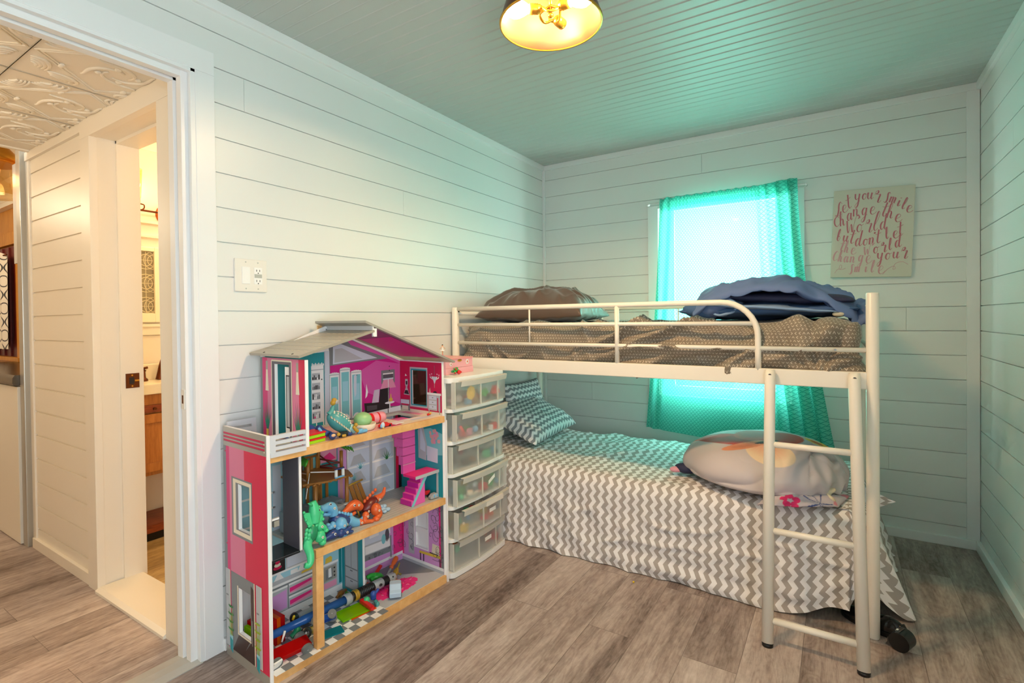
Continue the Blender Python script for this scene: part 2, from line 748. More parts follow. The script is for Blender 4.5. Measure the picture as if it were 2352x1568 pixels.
for nm, hx in dict(red='d81e20', green='2fa83c', mint='46c98a', mint_dk='1f8a5c', skyblue='6fb3dc', navy='26407c', orange='d9622e',
                   maroon='6a1f1a', teal='4f9c9c', teal_lt='8fc0bf', cream='e8dcc8', gold='b8902c', yellow='efc52c', brown='9a6428',
                   brown_dk='6b4520', leaf='3f9a24', rock='8e9ba4', rock_dk='4a565e', paleblue='a9c6dc', bluecar='b4cde4', grey='6f7372', black='1b1b1d',
                   silver='a9adb0', pink='e8a0b0', pinkbox='f0b2bc', pinklid='f2a5a0', white='eeeeec', softgreen='98c98c', olive='8a7f3a', skin='e9b98a',
                   lime='9fd61a', indigo='2d4fa0', ice='c3d8e4', purple='8a4fa8').items():
    mat('t_' + nm, hx, 0.35)
# ---------------------------------------------------------------- the room
RW, RY, CH = 2.588, -4.7, 2.438
G0, BD = 2.3211, 0.1302


def ship(mb, to3, segs, m, gap=0.0042, depth=0.009, joints=()):
    """horizontal boards on a wall plane; segs: (a0, a1, z0, z1); joints: (a, board number) butt joints"""
    for (a0, a1, z0, z1) in segs:
        mb.add([to3(a0 - 0.012, z0, depth), to3(a1 + 0.012, z0, depth), to3(a1 + 0.012, z1, depth), to3(a0 - 0.012, z1, depth)], [(0, 1, 2, 3)], m)
        for k in range(-1, 20):
            hi = min(z1, G0 - (k) * BD - gap / 2)
            lo = max(z0, G0 - (k + 1) * BD + gap / 2)
            if hi - lo < 0.004:
                continue
            cuts = [a0] + sorted(a for a, kk in joints if kk == k and a0 < a < a1) + [a1]
            for i in range(len(cuts) - 1):
                s = cuts[i] + (0.0007 if i else 0)
                e = cuts[i + 1] - (0.0007 if i < len(cuts) - 2 else 0)
                vs = [to3(a, z, d) for d in (0, depth) for a, z in ((s, lo), (e, lo), (e, hi), (s, hi))]
                mb.add(vs, [(0, 1, 2, 3), (0, 4, 5, 1), (3, 2, 6, 7), (0, 3, 7, 4), (1, 5, 6, 2)], m)
    return mb


L3 = lambda a, z, d: (-d, a, z)
B3 = lambda a, z, d: (a, d, z)
R3 = lambda a, z, d: (RW + d, a, z)

OY0, OY1, OZ = -3.62, -2.606, 2.15            # opening to the hall in the left wall
w = MB()
ship(w, L3, [(-2.54, 0, 0, CH), (OY0 - 0.068, -2.54, 2.235, CH), (RY, OY0 - 0.068, 0, CH)], 'wall_paint', joints=[(-2.42, 1), (-1.55, 3), (-0.9, 6)])
w.box(-0.095, -0.012, OY1 - 0.002, 0.1, 0, CH, 'wall_paint')
w.box(-0.095, -0.012, OY0, OY1, OZ + 0.01, CH, 'wall_paint')
w.box(-0.095, -0.012, RY - 0.1, OY0, 0, CH, 'wall_paint')
struct(w, 'wall_left')

# window opening in the back wall
WX0, WX1, WZ0, WZ1 = 0.912, 1.722, 0.70, 1.992
w = MB()
ship(w, B3, [(0, WX0 - 0.005, 0, CH), (WX1 + 0.005, RW, 0, CH), (WX0 - 0.005, WX1 + 0.005, WZ1, CH), (WX0 - 0.005, WX1 + 0.005, 0, WZ0)], 'wall_paint',
     joints=[(2.28, 8), (2.24, 3), (1.2, 0), (2.2, 14), (0.4, 12)])
for (a0, a1, z0, z1) in [(-0.1, WX0, 0, CH), (WX1, RW + 0.1, 0, CH), (WX0, WX1, WZ1, CH), (WX0, WX1, 0, WZ0)]:
    w.box(a0, a1, 0.012, 0.11, z0, z1, 'wall_paint')
struct(w, 'wall_back')

w = MB()
# a daylight window sits in this wall, beside the viewer
VY0, VY1, VZ0, VZ1 = -4.40, -3.25, 0.50, 1.95
ship(w, R3, [(VY1, 0, 0, CH), (RY, VY0, 0, CH), (VY0, VY1, VZ1, CH), (VY0, VY1, 0, VZ0)], 'wall_paint', joints=[(-0.35, 6), (-0.6, 2)])
for (a0, a1, z0, z1) in [(VY1, 0.1, 0, CH), (RY - 0.1, VY0, 0, CH), (VY0, VY1, VZ1, CH), (VY0, VY1, 0, VZ0)]:
    w.box(RW + 0.012, RW + 0.1, a0, a1, z0, z1, 'wall_paint')
struct(w, 'wall_right')

# wall behind the viewer, casing of the side window
w = MB()
w.box(-0.1, RW + 0.1, RY - 0.1, RY, 0, CH, 'wall_paint')
struct(w, 'wall_front')
w = MB()
for (a0, a1, z0, z1) in [(VY0 - 0.07, VY0, VZ0 - 0.07, VZ1 + 0.07), (VY1, VY1 + 0.07, VZ0 - 0.07, VZ1 + 0.07), (VY0, VY1, VZ1, VZ1 + 0.07), (VY0, VY1, VZ0 - 0.07, VZ0)]:
    w.box(RW - 0.018, RW + 0.03, a0, a1, z0, z1, 'trim_paint')
w.box(RW + 0.04, RW + 0.06, VY0, VY1, 1.2, 1.24, 'trim_paint')
struct(w, 'window_2', bevel=0.002)

# beadboard ceiling, beads run along the back wall
w = MB()
P = 0.0605
prof = [(0, 0), (0.047, 0), (0.0490, 0.0008), (0.0505, 0.0), (0.0535, -0.0020), (0.0565, 0.0), (0.0580, 0.0008), (0.06, 0)]
ys = []
y = 0.02
while y > RY - 0.05:
    for (a, b) in prof:
        ys.append((y - a, CH + b))
    y -= P
vs = [(x, yy, zz) for (yy, zz) in ys for x in (-0.012, RW + 0.012)]
w.add(vs, [(2 * i, 2 * i + 2, 2 * i + 3, 2 * i + 1) for i in range(len(ys) - 1)], 'ceil_paint')
w.box(-0.1, RW + 0.1, RY - 0.1, 0.1, CH + 0.006, CH + 0.08, 'ceil_paint')
struct(w, 'ceiling')

# floor of the room, the hall and the kitchen end
w = MB()
w.box(-4.6, RW + 0.1, RY - 0.1, 0.1, -0.06, 0, 'floor_planks')
struct(w, 'floor')
w = MB()
w.prism([(-0.105, OY0, 0.0), (-0.105, OY0, 0.004), (-0.06, OY0, 0.009), (-0.02, OY0, 0.009), (0.015, OY0, 0.003), (0.015, OY0, 0)], (0, OY1 - OY0 - 0.012, 0), 'dh_floorwood')
struct(w, 'trim_1')

# mouldings
w = MB()
w.box(0, 0.016, RY, 0, 2.398, CH, 'trim_paint')
struct(w, 'trim_2', bevel=0.003)
w = MB()
w.box(0.016, RW - 0.016, -0.014, 0, 2.400, CH, 'trim_paint')
struct(w, 'trim_3', bevel=0.003)
w = MB()
w.box(RW - 0.018, RW, RY, 0, 2.398, CH, 'trim_paint')
struct(w, 'trim_4', bevel=0.003)
w = MB()
w.box(0, 0.019, -0.019, 0, 0, 2.40, 'trim_paint')
struct(w, 'trim_5', bevel=0.005, seg=3)
w = MB()
w.box(RW - 0.0555, RW - 0.0025, -0.012, 0, 0.05, 2.40, 'trim_paint')
struct(w, 'trim_6', bevel=0.002)
w = MB()
w.box(0.0, RW, -0.019, 0, 0, 0.05, 'trim_paint')
struct(w, 'baseboard_back', bevel=0.004)
w = MB()
w.box(RW - 0.02, RW, RY, -0.019, 0, 0.052, 'trim_paint')
struct(w, 'baseboard_right', bevel=0.004)
w = MB()
w.box(0, 0.018, -2.54, -0.019, 0, 0.045, 'trim_paint')
struct(w, 'baseboard_left', bevel=0.003)

# casing and jamb of the opening to the hall: one door frame
w = MB()
w.box(0, 0.012, OY1 - 0.002, -2.54, 0, 2.150, 'trim_paint')
w.box(0, 0.012, OY0 - 0.068, OY0 + 0.002, 0, 2.150, 'trim_paint')
w.box(0, 0.0125, OY0 - 0.068, -2.54, 2.150, 2.235, 'trim_paint')
D = struct(w, 'door_1', bevel=0.002)
w = MB()
w.box(-0.012, 0.010, OY1 - 0.018, OY1, 0, OZ + 0.012, 'trim_paint')
w.box(-0.045, -0.013, OY1 - 0.040, OY1, 0, OZ + 0.012, 'trim_paint')
w.box(-0.061, -0.046, OY1 - 0.028, OY1, 0, OZ + 0.012, 'trim_paint')
w.box(-0.100, -0.062, OY1 - 0.044, OY1, 0, OZ + 0.012, 'trim_paint')
w.box(-0.012, 0.010, OY0, OY1, OZ - 0.012, OZ + 0.012, 'trim_paint')
w.box(-0.045, -0.014, OY0, OY1 - 0.02, OZ - 0.032, OZ + 0.012, 'trim_paint')
w.box(-0.060, -0.047, OY0, OY1, OZ - 0.020, OZ + 0.012, 'trim_paint')
w.box(-0.100, -0.062, OY0, OY1, OZ - 0.036, OZ + 0.012, 'trim_paint')
w.build('jamb', D, bevel=0.002)
w = MB()
w.box(-0.040, -0.020, OY1 - 0.0435, OY1 - 0.0398, 0.925, 0.995, 'plastic_ivory')
w.box(-0.034, -0.026, OY1 - 0.0445, OY1 - 0.0430, 0.945, 0.975, 'bronze')
w.build('strike_plate', D)

# ---------------------------------------------------------------- hall
HX0, HY = -1.80, -2.6
HC = 2.18
BX0, BX1 = -0.915, -0.262                      # bathroom door opening
H3 = lambda a, z, d: (a, HY + d, z)
w = MB()
ship(w, H3, [(HX0 + 0.02, BX0 - 0.105, 0, HC)], 'hall_paint', gap=0.009, depth=0.007)
w.box(HX0, BX0 - 0.02, HY + 0.01, HY + 0.09, 0, CH, 'hall_paint')
w.box(HX0, BX0 - 0.04, HY + 0.09, HY + 0.18, 0, CH, 'hall_paint')
w.box(BX0 - 0.05, BX1 + 0.03, HY + 0.012, HY + 0.18, 2.115, CH, 'hall_paint')
w.box(BX1 + 0.012, -0.095, HY + 0.012, HY + 0.18, 0, CH, 'hall_paint')
struct(w, 'wall_hall')
w = MB()
w.box(HX0, HX0 + 0.022, HY - 0.008, HY + 0.005, 0.05, HC - 0.045, 'hall_paint')
struct(w, 'trim_7', bevel=0.003)
w = MB()
w.box(HX0 - 0.01, BX0 - 0.105, HY - 0.016, HY, HC - 0.045, HC, 'hall_paint')
struct(w, 'trim_8', bevel=0.002)
w = MB()
w.box(HX0 - 0.01, BX0 - 0.105, HY - 0.016, HY, 0, 0.055, 'hall_paint')
struct(w, 'baseboard_hall', bevel=0.003)
# door frame of the bathroom
w = MB()
w.box(BX0 - 0.105, BX0, HY - 0.020, HY + 0.012, 0, 2.095, 'hall_paint')
w.box(BX1, BX1 + 0.13, HY - 0.020, HY + 0.012, 0, 2.095, 'hall_paint')
w.box(BX0 - 0.105, BX1 + 0.13, HY - 0.0205, HY + 0.012, 2.095, HC, 'hall_paint')
D = struct(w, 'door_2', bevel=0.002)
w = MB()
w.box(BX0 - 0.03, BX0 - 0.006, HY, HY + 0.086, 0, 2.118, 'hall_paint')
w.box(BX0 - 0.03, BX0 + 0.006, HY + 0.085, HY + 0.18, 0, 2.118, 'hall_paint')
w.box(BX0 - 0.03, BX1 + 0.03, HY, HY + 0.085, 2.099, 2.118, 'hall_paint')
w.box(BX0 - 0.03, BX1 + 0.03, HY + 0.085, HY + 0.18, 2.085, 2.118, 'hall_paint')
w.box(BX1 - 0.006, BX1 + 0.03, HY, HY + 0.18, 0, 2.10, 'hall_paint')
w.build('jamb', D, bevel=0.002)
w = MB()
xs = BX0 + 0.006
w.box(xs - 0.001, xs + 0.003, HY + 0.104, HY + 0.160, 0.926, 0.996, 'bronze')
w.box(xs + 0.002, xs + 0.0045, HY + 0.118, HY + 0.138, 0.945, 0.977, 'slot_black')
w.box(xs + 0.002, xs + 0.008, HY + 0.140, HY + 0.158, 0.957, 0.965, 'brass')
w.cyl((xs + 0.002, HY + 0.130, 0.987), (xs + 0.0045, HY + 0.130, 0.987), 0.004, 'brass', 8)
w.cyl((xs + 0.002, HY + 0.130, 0.935), (xs + 0.0045, HY + 0.130, 0.935), 0.004, 'brass', 8)
w.build('strike_plate', D)
w = MB()
w.prism([(BX0, HY - 0.03, 0.0), (BX0, HY - 0.03, 0.012), (BX0, HY - 0.012, 0.022), (BX0, HY + 0.16, 0.022), (BX0, HY + 0.175, 0.0)], (BX1 - BX0, 0, 0), 'hall_paint')
struct(w, 'trim_9')

# pressed tin ceiling: squares with a diamond and shells
w = MB()
w.box(HX0 + 0.07, -0.095, -4.6, HY + 0.02, HC, HC + 0.06, 'tin_paint')
TS = 0.50


def tin(u0, v0):
    def p(a, b, h):
        return (u0 + a * TS, v0 + b * TS, HC - h)

    def band(pts, r, closed=False):
        w.tube([p(a, b, 0.001) for a, b in pts], r, 'tin_paint', 6, closed, flat=0.8)
    band([(0, 0), (1, 0), (1, 1), (0, 1)], 0.0035, True)
    for q in (0.0, 0.035):
        band([(0.5, 0.02 + q), (0.98 - q, 0.5), (0.5, 0.98 - q), (0.02 + q, 0.5)], 0.005, True)
    for (cx, cy, s, t) in ((0, 0, 1, 1), (1, 0, -1, 1), (1, 1, -1, -1), (0, 1, 1, -1)):
        for (ex, ey, fx, fy) in ((0.30, 0.10, 1, 0.25), (0.10, 0.30, 0.25, 1)):
            for i in range(4):
                rr = 0.035 + 0.028 * i
                arc = []
                for k in range(9):
                    an = -0.4 + 2.3 * k / 8
                    dx, dy = rr * cos(an) * 1.3, rr * sin(an) * 0.8
                    if fx < 1:
                        dx, dy = dy, dx
                    arc.append((cx + s * (ex - 0.07 * (fx == 1) + dx - 0.02), cy + t * (ey + dy - 0.03 - 0.05 * (fx < 1))))
                arc = [(min(max(a, 0.01), 0.99), min(max(b, 0.01), 0.99)) for a, b in arc]
                w.tube([p(a, b, 0.002) for a, b in arc], [0.003 + 0.006 * sin(PI * k / 8) for k in range(9)], 'tin_paint', 6, flat=0.7)
    for k in range(4):
        a0 = k * PI / 2 + PI / 4
        sp = []
        for i in range(16):
            t = i / 15
            rad = 0.25 - 0.18 * t
            an = a0 + 2.6 * t * t
            sp.append((0.5 + rad * cos(an), 0.5 + rad * sin(an)))
        w.tube([p(a, b, 0.002) for a, b in sp], [0.003 + 0.005 * sin(PI * i / 15) for i in range(16)], 'tin_paint', 6, flat=0.8)
        w.ell(p(0.5 + 0.12 * cos(a0 + 2.0), 0.5 + 0.12 * sin(a0 + 2.0), 0.003), (0.012, 0.012, 0.007), 'tin_paint', seg=8, rings=5)
        w.ell(p(0.5 + 0.33 * cos(a0 + 0.35), 0.5 + 0.33 * sin(a0 + 0.35), 0.003), (0.020, 0.010, 0.007), 'tin_paint', seg=8, rings=5)


for i in range(4):
    for j in range(4):
        u, v = -0.595 - 0.5 * i + 0.5, HY - 0.36 - 0.5 * j
        if u < -0.1 and u > HX0 - 0.1:
            if u + TS > -0.09:
                u = -0.595
            tin(u, v)
struct(w, 'ceiling_hall')
w = MB()
w.box(HX0 + 0.045, HX0 + 0.075, -4.6, HY, HC - 0.008, HC + 0.01, 'tin_paint')
struct(w, 'trim_10', bevel=0.003)

# closed shell of hall, kitchen and bathroom
w = MB()
w.box(-4.7, -0.1, -4.70, -4.6, 0, 2.6, 'hall_paint')
struct(w, 'wall_hall_front')
w = MB()
w.box(-4.7, -4.6, -4.7, 0.1, 0, 2.6, 'hall_paint')
struct(w, 'wall_kitchen')
w = MB()
w.box(-4.7, HX0 + 0.046, -4.7, -2.2, 2.40, 2.5, 'tin_paint')
struct(w, 'ceiling_kitchen')
w = MB()
KY = -2.25
w.box(-4.7, HX0 + 0.01, KY, KY + 0.06, 0, 2.5, 'kitchen_pine')
w.box(-4.7, HX0, KY - 0.02, KY, 2.17, 2.40, 'cabinet_white')
w.box(-4.7, HX0, KY - 0.05, KY, 2.16, 2.20, 'cabinet_white')
struct(w, 'wall_kitchen_side', bevel=0.002)
# bathroom
BW = -1.6
w = MB()
w.box(BW - 0.05, BW, HY + 0.18, -1.0, 0, 2.4, 'hall_paint')
for k in range(8):
    yy = HY + 0.2 + 0.25 * k - 0.03
    w.box(BW, BW + 0.006, yy, yy + 0.246, 0.0, 1.16, 'hall_paint')
    w.box(BW, BW + 0.006, yy, yy + 0.246, 1.23, 2.3, 'hall_paint')
struct(w, 'wall_bath', bevel=0.0015)
w = MB()
w.box(BW, BW + 0.020, HY + 0.18, -1.0, 1.165, 1.228, 'hall_paint')
w.box(BW, BW + 0.030, HY + 0.18, -1.0, 1.215, 1.232, 'hall_paint')
struct(w, 'trim_11', bevel=0.003)
w = MB()
w.box(BW, BW + 0.012, HY + 0.18, -1.0, 1.765, 1.85, 'hall_paint')
w.box(BW, BW + 0.040, HY + 0.18, -1.0, 1.842, 1.86, 'hall_paint')
w.box(BW, BW + 0.028, HY + 0.18, -1.0, 1.758, 1.775, 'hall_paint')
struct(w, 'trim_12', bevel=0.003)
w = MB()
w.box(BW, BW + 0.025, HY + 0.18, -1.0, 2.29, 2.35, 'hall_paint')
struct(w, 'trim_13', bevel=0.006)
w = MB()
w.box(BW - 0.05, -0.09, -1.0, -0.95, 0, 2.4, 'hall_paint')
struct(w, 'wall_bath_end')
w = MB()
w.box(BW - 0.05, -0.09, HY + 0.17, -0.95, 2.35, 2.42, 'hall_paint')
struct(w, 'ceiling_bath')
w = MB()
w.box(BW, -0.096, HY + 0.17, -1.0, 0, 0.006, 'bath_planks')
struct(w, 'floor_bath')

# vanity with an open shelf
t = thing('vanity_cabinet', 'wooden bathroom vanity with cream sink top seen through the doorway', 'cabinet', (-1.45, -1.85, 0))
vx = -1.30
MB().box(BW + 0.031, vx - 0.02, -2.33, -1.35, 0.375, 0.835, 'oak').build('body', t, bevel=0.003)
w = MB()
w.box(BW + 0.031, vx + 0.012, -2.35, -1.33, 0.837, 0.895, 'sink_white')
w.box(BW + 0.031, BW + 0.05, -2.35, -1.33, 0.895, 0.99, 'sink_white')
w.build('sink_top', t, bevel=0.006)
w = MB()
w.box(vx - 0.02, vx - 0.004, -2.31, -1.85, 0.40, 0.725, 'oak')
for (a, b, c, d) in ((-2.31, -2.26, 0.40, 0.725), (-1.90, -1.85, 0.40, 0.725), (-2.26, -1.90, 0.40, 0.45), (-2.26, -1.90, 0.675, 0.725)):
    w.box(vx - 0.004, vx + 0.004, a, b, c, d, 'oak')
dr = w.build('door', t, bevel=0.0015)
w = MB()
w.box(vx - 0.02, vx + 0.002, -2.33, -1.85, 0.735, 0.775, 'cherry')
w.build('rail', t)
MB().cyl((vx + 0.002, -2.215, 0.755), (vx + 0.016, -2.215, 0.755), 0.008, 'bronze', 12).build('knob', dr)
w = MB()
w.box(BW + 0.031, vx + 0.0, -2.345, -1.35, 0.055, 0.10, 'cherry')
w.build('lower_shelf', t, bevel=0.003)
w = MB()
w.box(BW + 0.04, vx - 0.02, -2.345, -1.35, 0.007, 0.055, 'black_rubber')
w.build('toe_kick', t)
for yy in (-2.34, -1.38):
    MB().box(vx - 0.28, vx - 0.24, yy, yy + 0.03, 0.10, 0.375, 'oak').build('leg', t)
# faucet
t = thing('faucet', 'bronze high-arc faucet with cross handle on the bathroom sink', 'faucet', (-1.5, -2.09, 0.8952))
pts = [(-1.51, -2.095, 0.8952), (-1.51, -2.09, 0.93), (-1.50, -2.085, 0.99), (-1.485, -2.07, 1.055), (-1.46, -2.05, 1.09), (-1.43, -2.035, 1.09), (-1.415, -2.025, 1.065)]
cp = catmull(pts, 5)
MB().tube(cp, [0.024 - 0.011 * min(1, i / 14) for i in range(len(cp))], 'bronze', 12).build('spout', t)
w = MB()
w.lathe([(0, 0), (0.027, 0), (0.026, 0.012), (0.016, 0.02), (0.014, 0.055), (0.019, 0.062), (0.01, 0.07), (0, 0.07)], 'bronze', 14, X=Matrix.Translation((-1.50, -2.19, 0.8952)))
w.cyl((-1.53, -2.20, 0.965), (-1.47, -2.18, 0.975), 0.007, 'bronze', 10)
w.cyl((-1.505, -2.215, 0.965), (-1.495, -2.165, 0.975), 0.007, 'bronze', 10)
w.build('handle', t)
# picture on the bathroom wall
t = thing('wall_art', 'white framed art with grey tile pattern on the bathroom wall', 'picture', (BW + 0.006, -2.12, 1.24))
w = MB()
a0, a1, b0, b1, fw = -2.30, -2.045, 1.243, 1.70, 0.042
for (p, q, r, s) in ((a0, a0 + fw, b0, b1), (a1 - fw, a1, b0, b1), (a0 + fw, a1 - fw, b0, b0 + fw * 1.3), (a0 + fw, a1 - fw, b1 - fw * 0.6, b1)):
    w.box(BW + 0.0062, BW + 0.030, p, q, r, s, 'sink_white')
w.build('frame', t, bevel=0.003)
w = MB()
w.box(BW + 0.0064, BW + 0.016, a0 + fw, a1 - fw, b0 + 0.05, b1 - 0.02, 'art_grey')
xx = BW + 0.0165
for zc in (1.34, 1.48, 1.62):
    for yc in (-2.26, -2.13, -2.085):
        for r in (0.035, 0.055):
            pts = []
            for k in range(16):
                a, b = yc + r * cos(k * PI / 8), zc + r * sin(k * PI / 8)
                pts.append((xx, min(max(a, a0 + fw), a1 - fw), min(max(b, b0 + 0.055), b1 - 0.025)))
            w.tube(pts, 0.0025, 'art_line', 4, True)
    w.box(xx - 0.0005, xx + 0.001, a0 + fw, a1 - fw, zc - 0.0015, zc + 0.0015, 'art_line')
w.box(xx - 0.0005, xx + 0.001, -2.1315, -2.1285, b0 + 0.05, b1 - 0.02, 'art_line')
w.build('canvas_print', t)
# sconce
t = thing('vanity_light', 'bronze vanity light with glass shade and round copper plate', 'lamp', (BW + 0.006, -2.0, 1.91))
MB().ell((BW + 0.0065, -2.0, 1.912), (0.034, 0.068, 0.068), 'copper_ball', seg=20).build('wall_plate', t)
MB().tube([(BW + 0.06, -2.26, 1.912), (BW + 0.06, -1.74, 1.912)], 0.006, 'bronze', 8).build('bar', t)
for yy in (-2.195, -1.80):
    w = MB()
    w.tube(catmull([(BW + 0.06, yy + 0.03, 1.912), (BW + 0.06, yy + 0.045, 1.925), (BW + 0.06, yy + 0.045, 1.945), (BW + 0.06, yy + 0.02, 1.95)], 4), 0.004, 'bronze', 8)
    w.lathe([(0, 0), (0.02, 0), (0.026, 0.018), (0.026, 0.055), (0, 0.055)], 'bronze', 14, X=Matrix.Translation((BW + 0.06, yy, 1.925)))
    sk = w.build('socket', t)
    MB().lathe([(0.027, 0.0), (0.030, 0.05), (0.036, 0.17), (0.0365, 0.17), (0.0315, 0.05), (0.029, 0.0)], 'lamp_glass', 16, X=Matrix.Translation((BW + 0.06, yy, 1.982))).build('glass_shade', sk)
    MB().ell((BW + 0.06, yy, 2.045), (0.017, 0.017, 0.055), 'bath_glow', seg=10).build('bulb', sk)

# ---------------------------------------------------------------- kitchen end of the hall
w = MB()
w.box(-1.905, -1.835, HY - 0.03, KY, 0, 2.25, 'steel_strip')
struct(w, 'trim_14', bevel=0.004)
w = MB()
w.box(-1.835, HX0 + 0.02, HY - 0.005, KY + 0.02, 0, 2.4, 'hall_paint')
struct(w, 'wall_kitchen_end')
t = thing('wall_cupboard', 'pale grey wall cupboard hanging beside the kitchen window', 'cabinet', (-2.0, KY - 0.15, 1.585))
MB().box(-2.05, -1.906, KY - 0.34, KY - 0.0005, 1.585, 2.16, 'cabinet_grey').build('body', t, bevel=0.003)
MB().box(-2.05, -1.908, KY - 0.358, KY - 0.341, 1.588, 2.157, 'cabinet_grey').build('door', t, bevel=0.003)
t = thing('base_cabinet', 'white kitchen base cabinet under the granite counter', 'cabinet', (-2.2, KY - 0.2, 0))
w = MB()
w.box(-3.4, -1.906, KY - 0.37, KY - 0.0005, 0.0, 0.895, 'cabinet_white')
w.build('body', t, bevel=0.002)
for i in range(3):
    MB().box(-2.4 - 0.5 * i, -1.912 - 0.5 * i, KY - 0.39, KY - 0.371, 0.005, 0.888, 'cabinet_white').build('door', t, bevel=0.002)
w = MB()
w.prism([(-1.907, KY - 0.405, 0.897), (-1.907, KY, 0.897), (-1.907, KY, 0.955), (-1.907, KY - 0.40, 0.955), (-1.907, KY - 0.41, 0.94), (-1.907, KY - 0.412, 0.91)], (-1.5, 0, 0), 'granite')
tag(w.build('countertop'), 'brown granite countertop on the white kitchen cabinet', 'countertop')
# window with a patterned cafe curtain
w = MB()
kx0, kx1 = -4.3, -3.40
w.box(kx1, kx1 + 0.10, KY - 0.03, KY, 0.98, 1.86, 'kitchen_pine')
w.box(kx0, kx1 + 0.10, KY - 0.035, KY, 1.865, 1.96, 'kitchen_pine')
w.box(kx0, kx1, KY - 0.012, KY, 0.98, 1.86, 'red_wood')
w.box(kx0, kx1 + 0.1, KY - 0.05, KY, 0.955, 0.985, 'kitchen_pine')
D = struct(w, 'window_3', bevel=0.002)
for k in range(5):
    MB().box(kx1 - 0.05 - 0.16 * k, kx1 - 0.02 - 0.16 * k, KY - 0.024, KY - 0.0125, 0.99, 1.85, 'red_wood').build('slat', D)


def kf(u, v):
    x = -4.25 + 0.80 * u
    z = 1.05 + 0.74 * v
    return (x, KY - 0.075 + 0.014 * sin(u * 46) * (0.5 + 0.5 * v) + 0.006 * sin(u * 19), z - 0.01 * sin(u * 46) * (v > 0.9))


t = thing('kitchen_curtain', 'cream cafe curtain with dark trellis pattern in the kitchen window', 'curtain', (-3.8, KY - 0.07, 1.05))
k = NT('trellis_cloth')
s = k.sep(k.uv())
u = k.math('SUBTRACT', k.math('FRACT', k.math('DIVIDE', s[0], 0.17)), 0.5)
v = k.math('SUBTRACT', k.math('FRACT', k.math('DIVIDE', s[1], 0.21)), 0.5)
cv = k.math('MULTIPLY', k.math('COSINE', k.math('MULTIPLY', v, 2 * PI)), 0.22)
d1 = k.math('ABSOLUTE', k.math('SUBTRACT', k.math('ABSOLUTE', u), k.math('ADD', cv, 0.25)))
r2 = k.math('ABSOLUTE', k.math('SUBTRACT', k.math('SQRT', k.math('ADD', k.math('MULTIPLY', u, u), k.math('MULTIPLY', v, v))), 0.2))
ln = k.math('MAXIMUM', k.math('LESS_THAN', d1, 0.030), k.math('LESS_THAN', r2, 0.02))
k.done(k.princ(k.mix(ln, lin('f0e9da'), lin('4a4a4c')), 0.8))
M['trellis_cloth'] = k.m
MB().grid(kf, 90, 10, 'trellis_cloth', lambda u, v: (u * 0.8, v * 0.74)).build('cloth', t)
MB().tube([(-4.3, KY - 0.075, 1.775), (-3.42, KY - 0.075, 1.775)], 0.006, 'bronze', 8).build('rod', t)
# pendant
t = thing('kitchen_lamp', 'glass drum ceiling lamp with warm light in the kitchen', 'lamp', (-2.36, -2.66, 2.40))
X = Matrix.Translation((-2.36, -2.66, 0))
MB().lathe([(0, 2.40), (0.10, 2.40), (0.10, 2.33), (0.16, 2.26), (0.165, 2.215), (0.155, 2.215), (0.15, 2.25), (0, 2.26)], 'brass', 28, X=X).build('canopy', t)
MB().lathe([(0.155, 2.215), (0.17, 2.14), (0.175, 2.06), (0.172, 2.02), (0.168, 2.02), (0.171, 2.06), (0.166, 2.14), (0.151, 2.215)], 'lamp_glass', 28, X=X).build('glass_shade', t)
MB().ell((-2.30, -2.66, 2.12), (0.06, 0.03, 0.03), 'kitchen_glow', seg=12).build('bulb', t)
# ---------------------------------------------------------------- bunk bed
BX, BXR = 0.047, 2.075          # post centres along the wall
BF, BB = -1.178, -0.225         # front and back post lines
bed = thing('bunk_bed', 'white metal bunk bed with ladder standing along the window wall', 'bed', (1.06, -0.7, 0))


def post(x, y, z1, r=0.0215):
    w = MB()
    w.lathe([(0, 0.0), (r - 0.002, 0.0), (r, 0.004), (r, z1 - 0.004), (r - 0.003, z1), (0, z1 + 0.001)], 'metal_white', 20, X=Matrix.Translation((x, y, 0)))
    return w.build('post', bed)


post(BX, BF, 1.310)
post(BXR, BF, 1.322)
post(BX + 0.03, BB, 1.305)
post(BXR, BB, 1.31)
# front guard rail: one bent tube, two rails, uprights
w = MB()
top = [(BX + 0.02, BF, 1.300), (0.8, BF, 1.300), (1.53, BF, 1.300)]
for i in range(1, 9):
    a = PI / 2 * i / 8
    top.append((1.53 + 0.148 * sin(a), BF, 1.300 - 0.148 * (1 - cos(a))))
top += [(1.678, BF, 1.08), (1.678, BF, 1.01)]
w.tube(top, 0.0125, 'metal_white', 14)
for z in (1.207, 1.102):
    w.tube([(BX + 0.02, BF, z), ((1.668 if z > 1.15 else BXR - 0.02), BF, z)], 0.0095, 'metal_white', 12)
w.tube([(1.052, BF, 1.295), (1.052, BF, 1.015)], 0.0115, 'metal_white', 12)
for x in (0.556,):
    w.tube([(x, BF, 1.295), (x, BF, 1.105)], 0.0048, 'metal_white', 8)
w.build('guard_rail', bed)
w = MB()
w.box(BX + 0.018, BXR - 0.018, BF - 0.012, BF + 0.016, 0.952, 1.018, 'metal_white')
w.build('side_rail', bed, bevel=0.006, seg=3)
w = MB()
w.box(BX + 0.018, BXR - 0.018, BB - 0.014, BB + 0.014, 0.952, 1.018, 'metal_white')
w.build('side_rail', bed, bevel=0.006, seg=3)
w = MB()
w.tube([(BX + 0.05, BB, 1.300), (BXR - 0.02, BB, 1.300)], 0.0105, 'metal_white', 12)
w.tube([(BX + 0.05, BB, 1.102), (BXR - 0.02, BB, 1.102)], 0.0095, 'metal_white', 12)
for x in (0.58, 1.10, 1.62):
    w.tube([(x, BB, 1.295), (x, BB, 1.015)], 0.005, 'metal_white', 8)
w.build('guard_rail', bed)
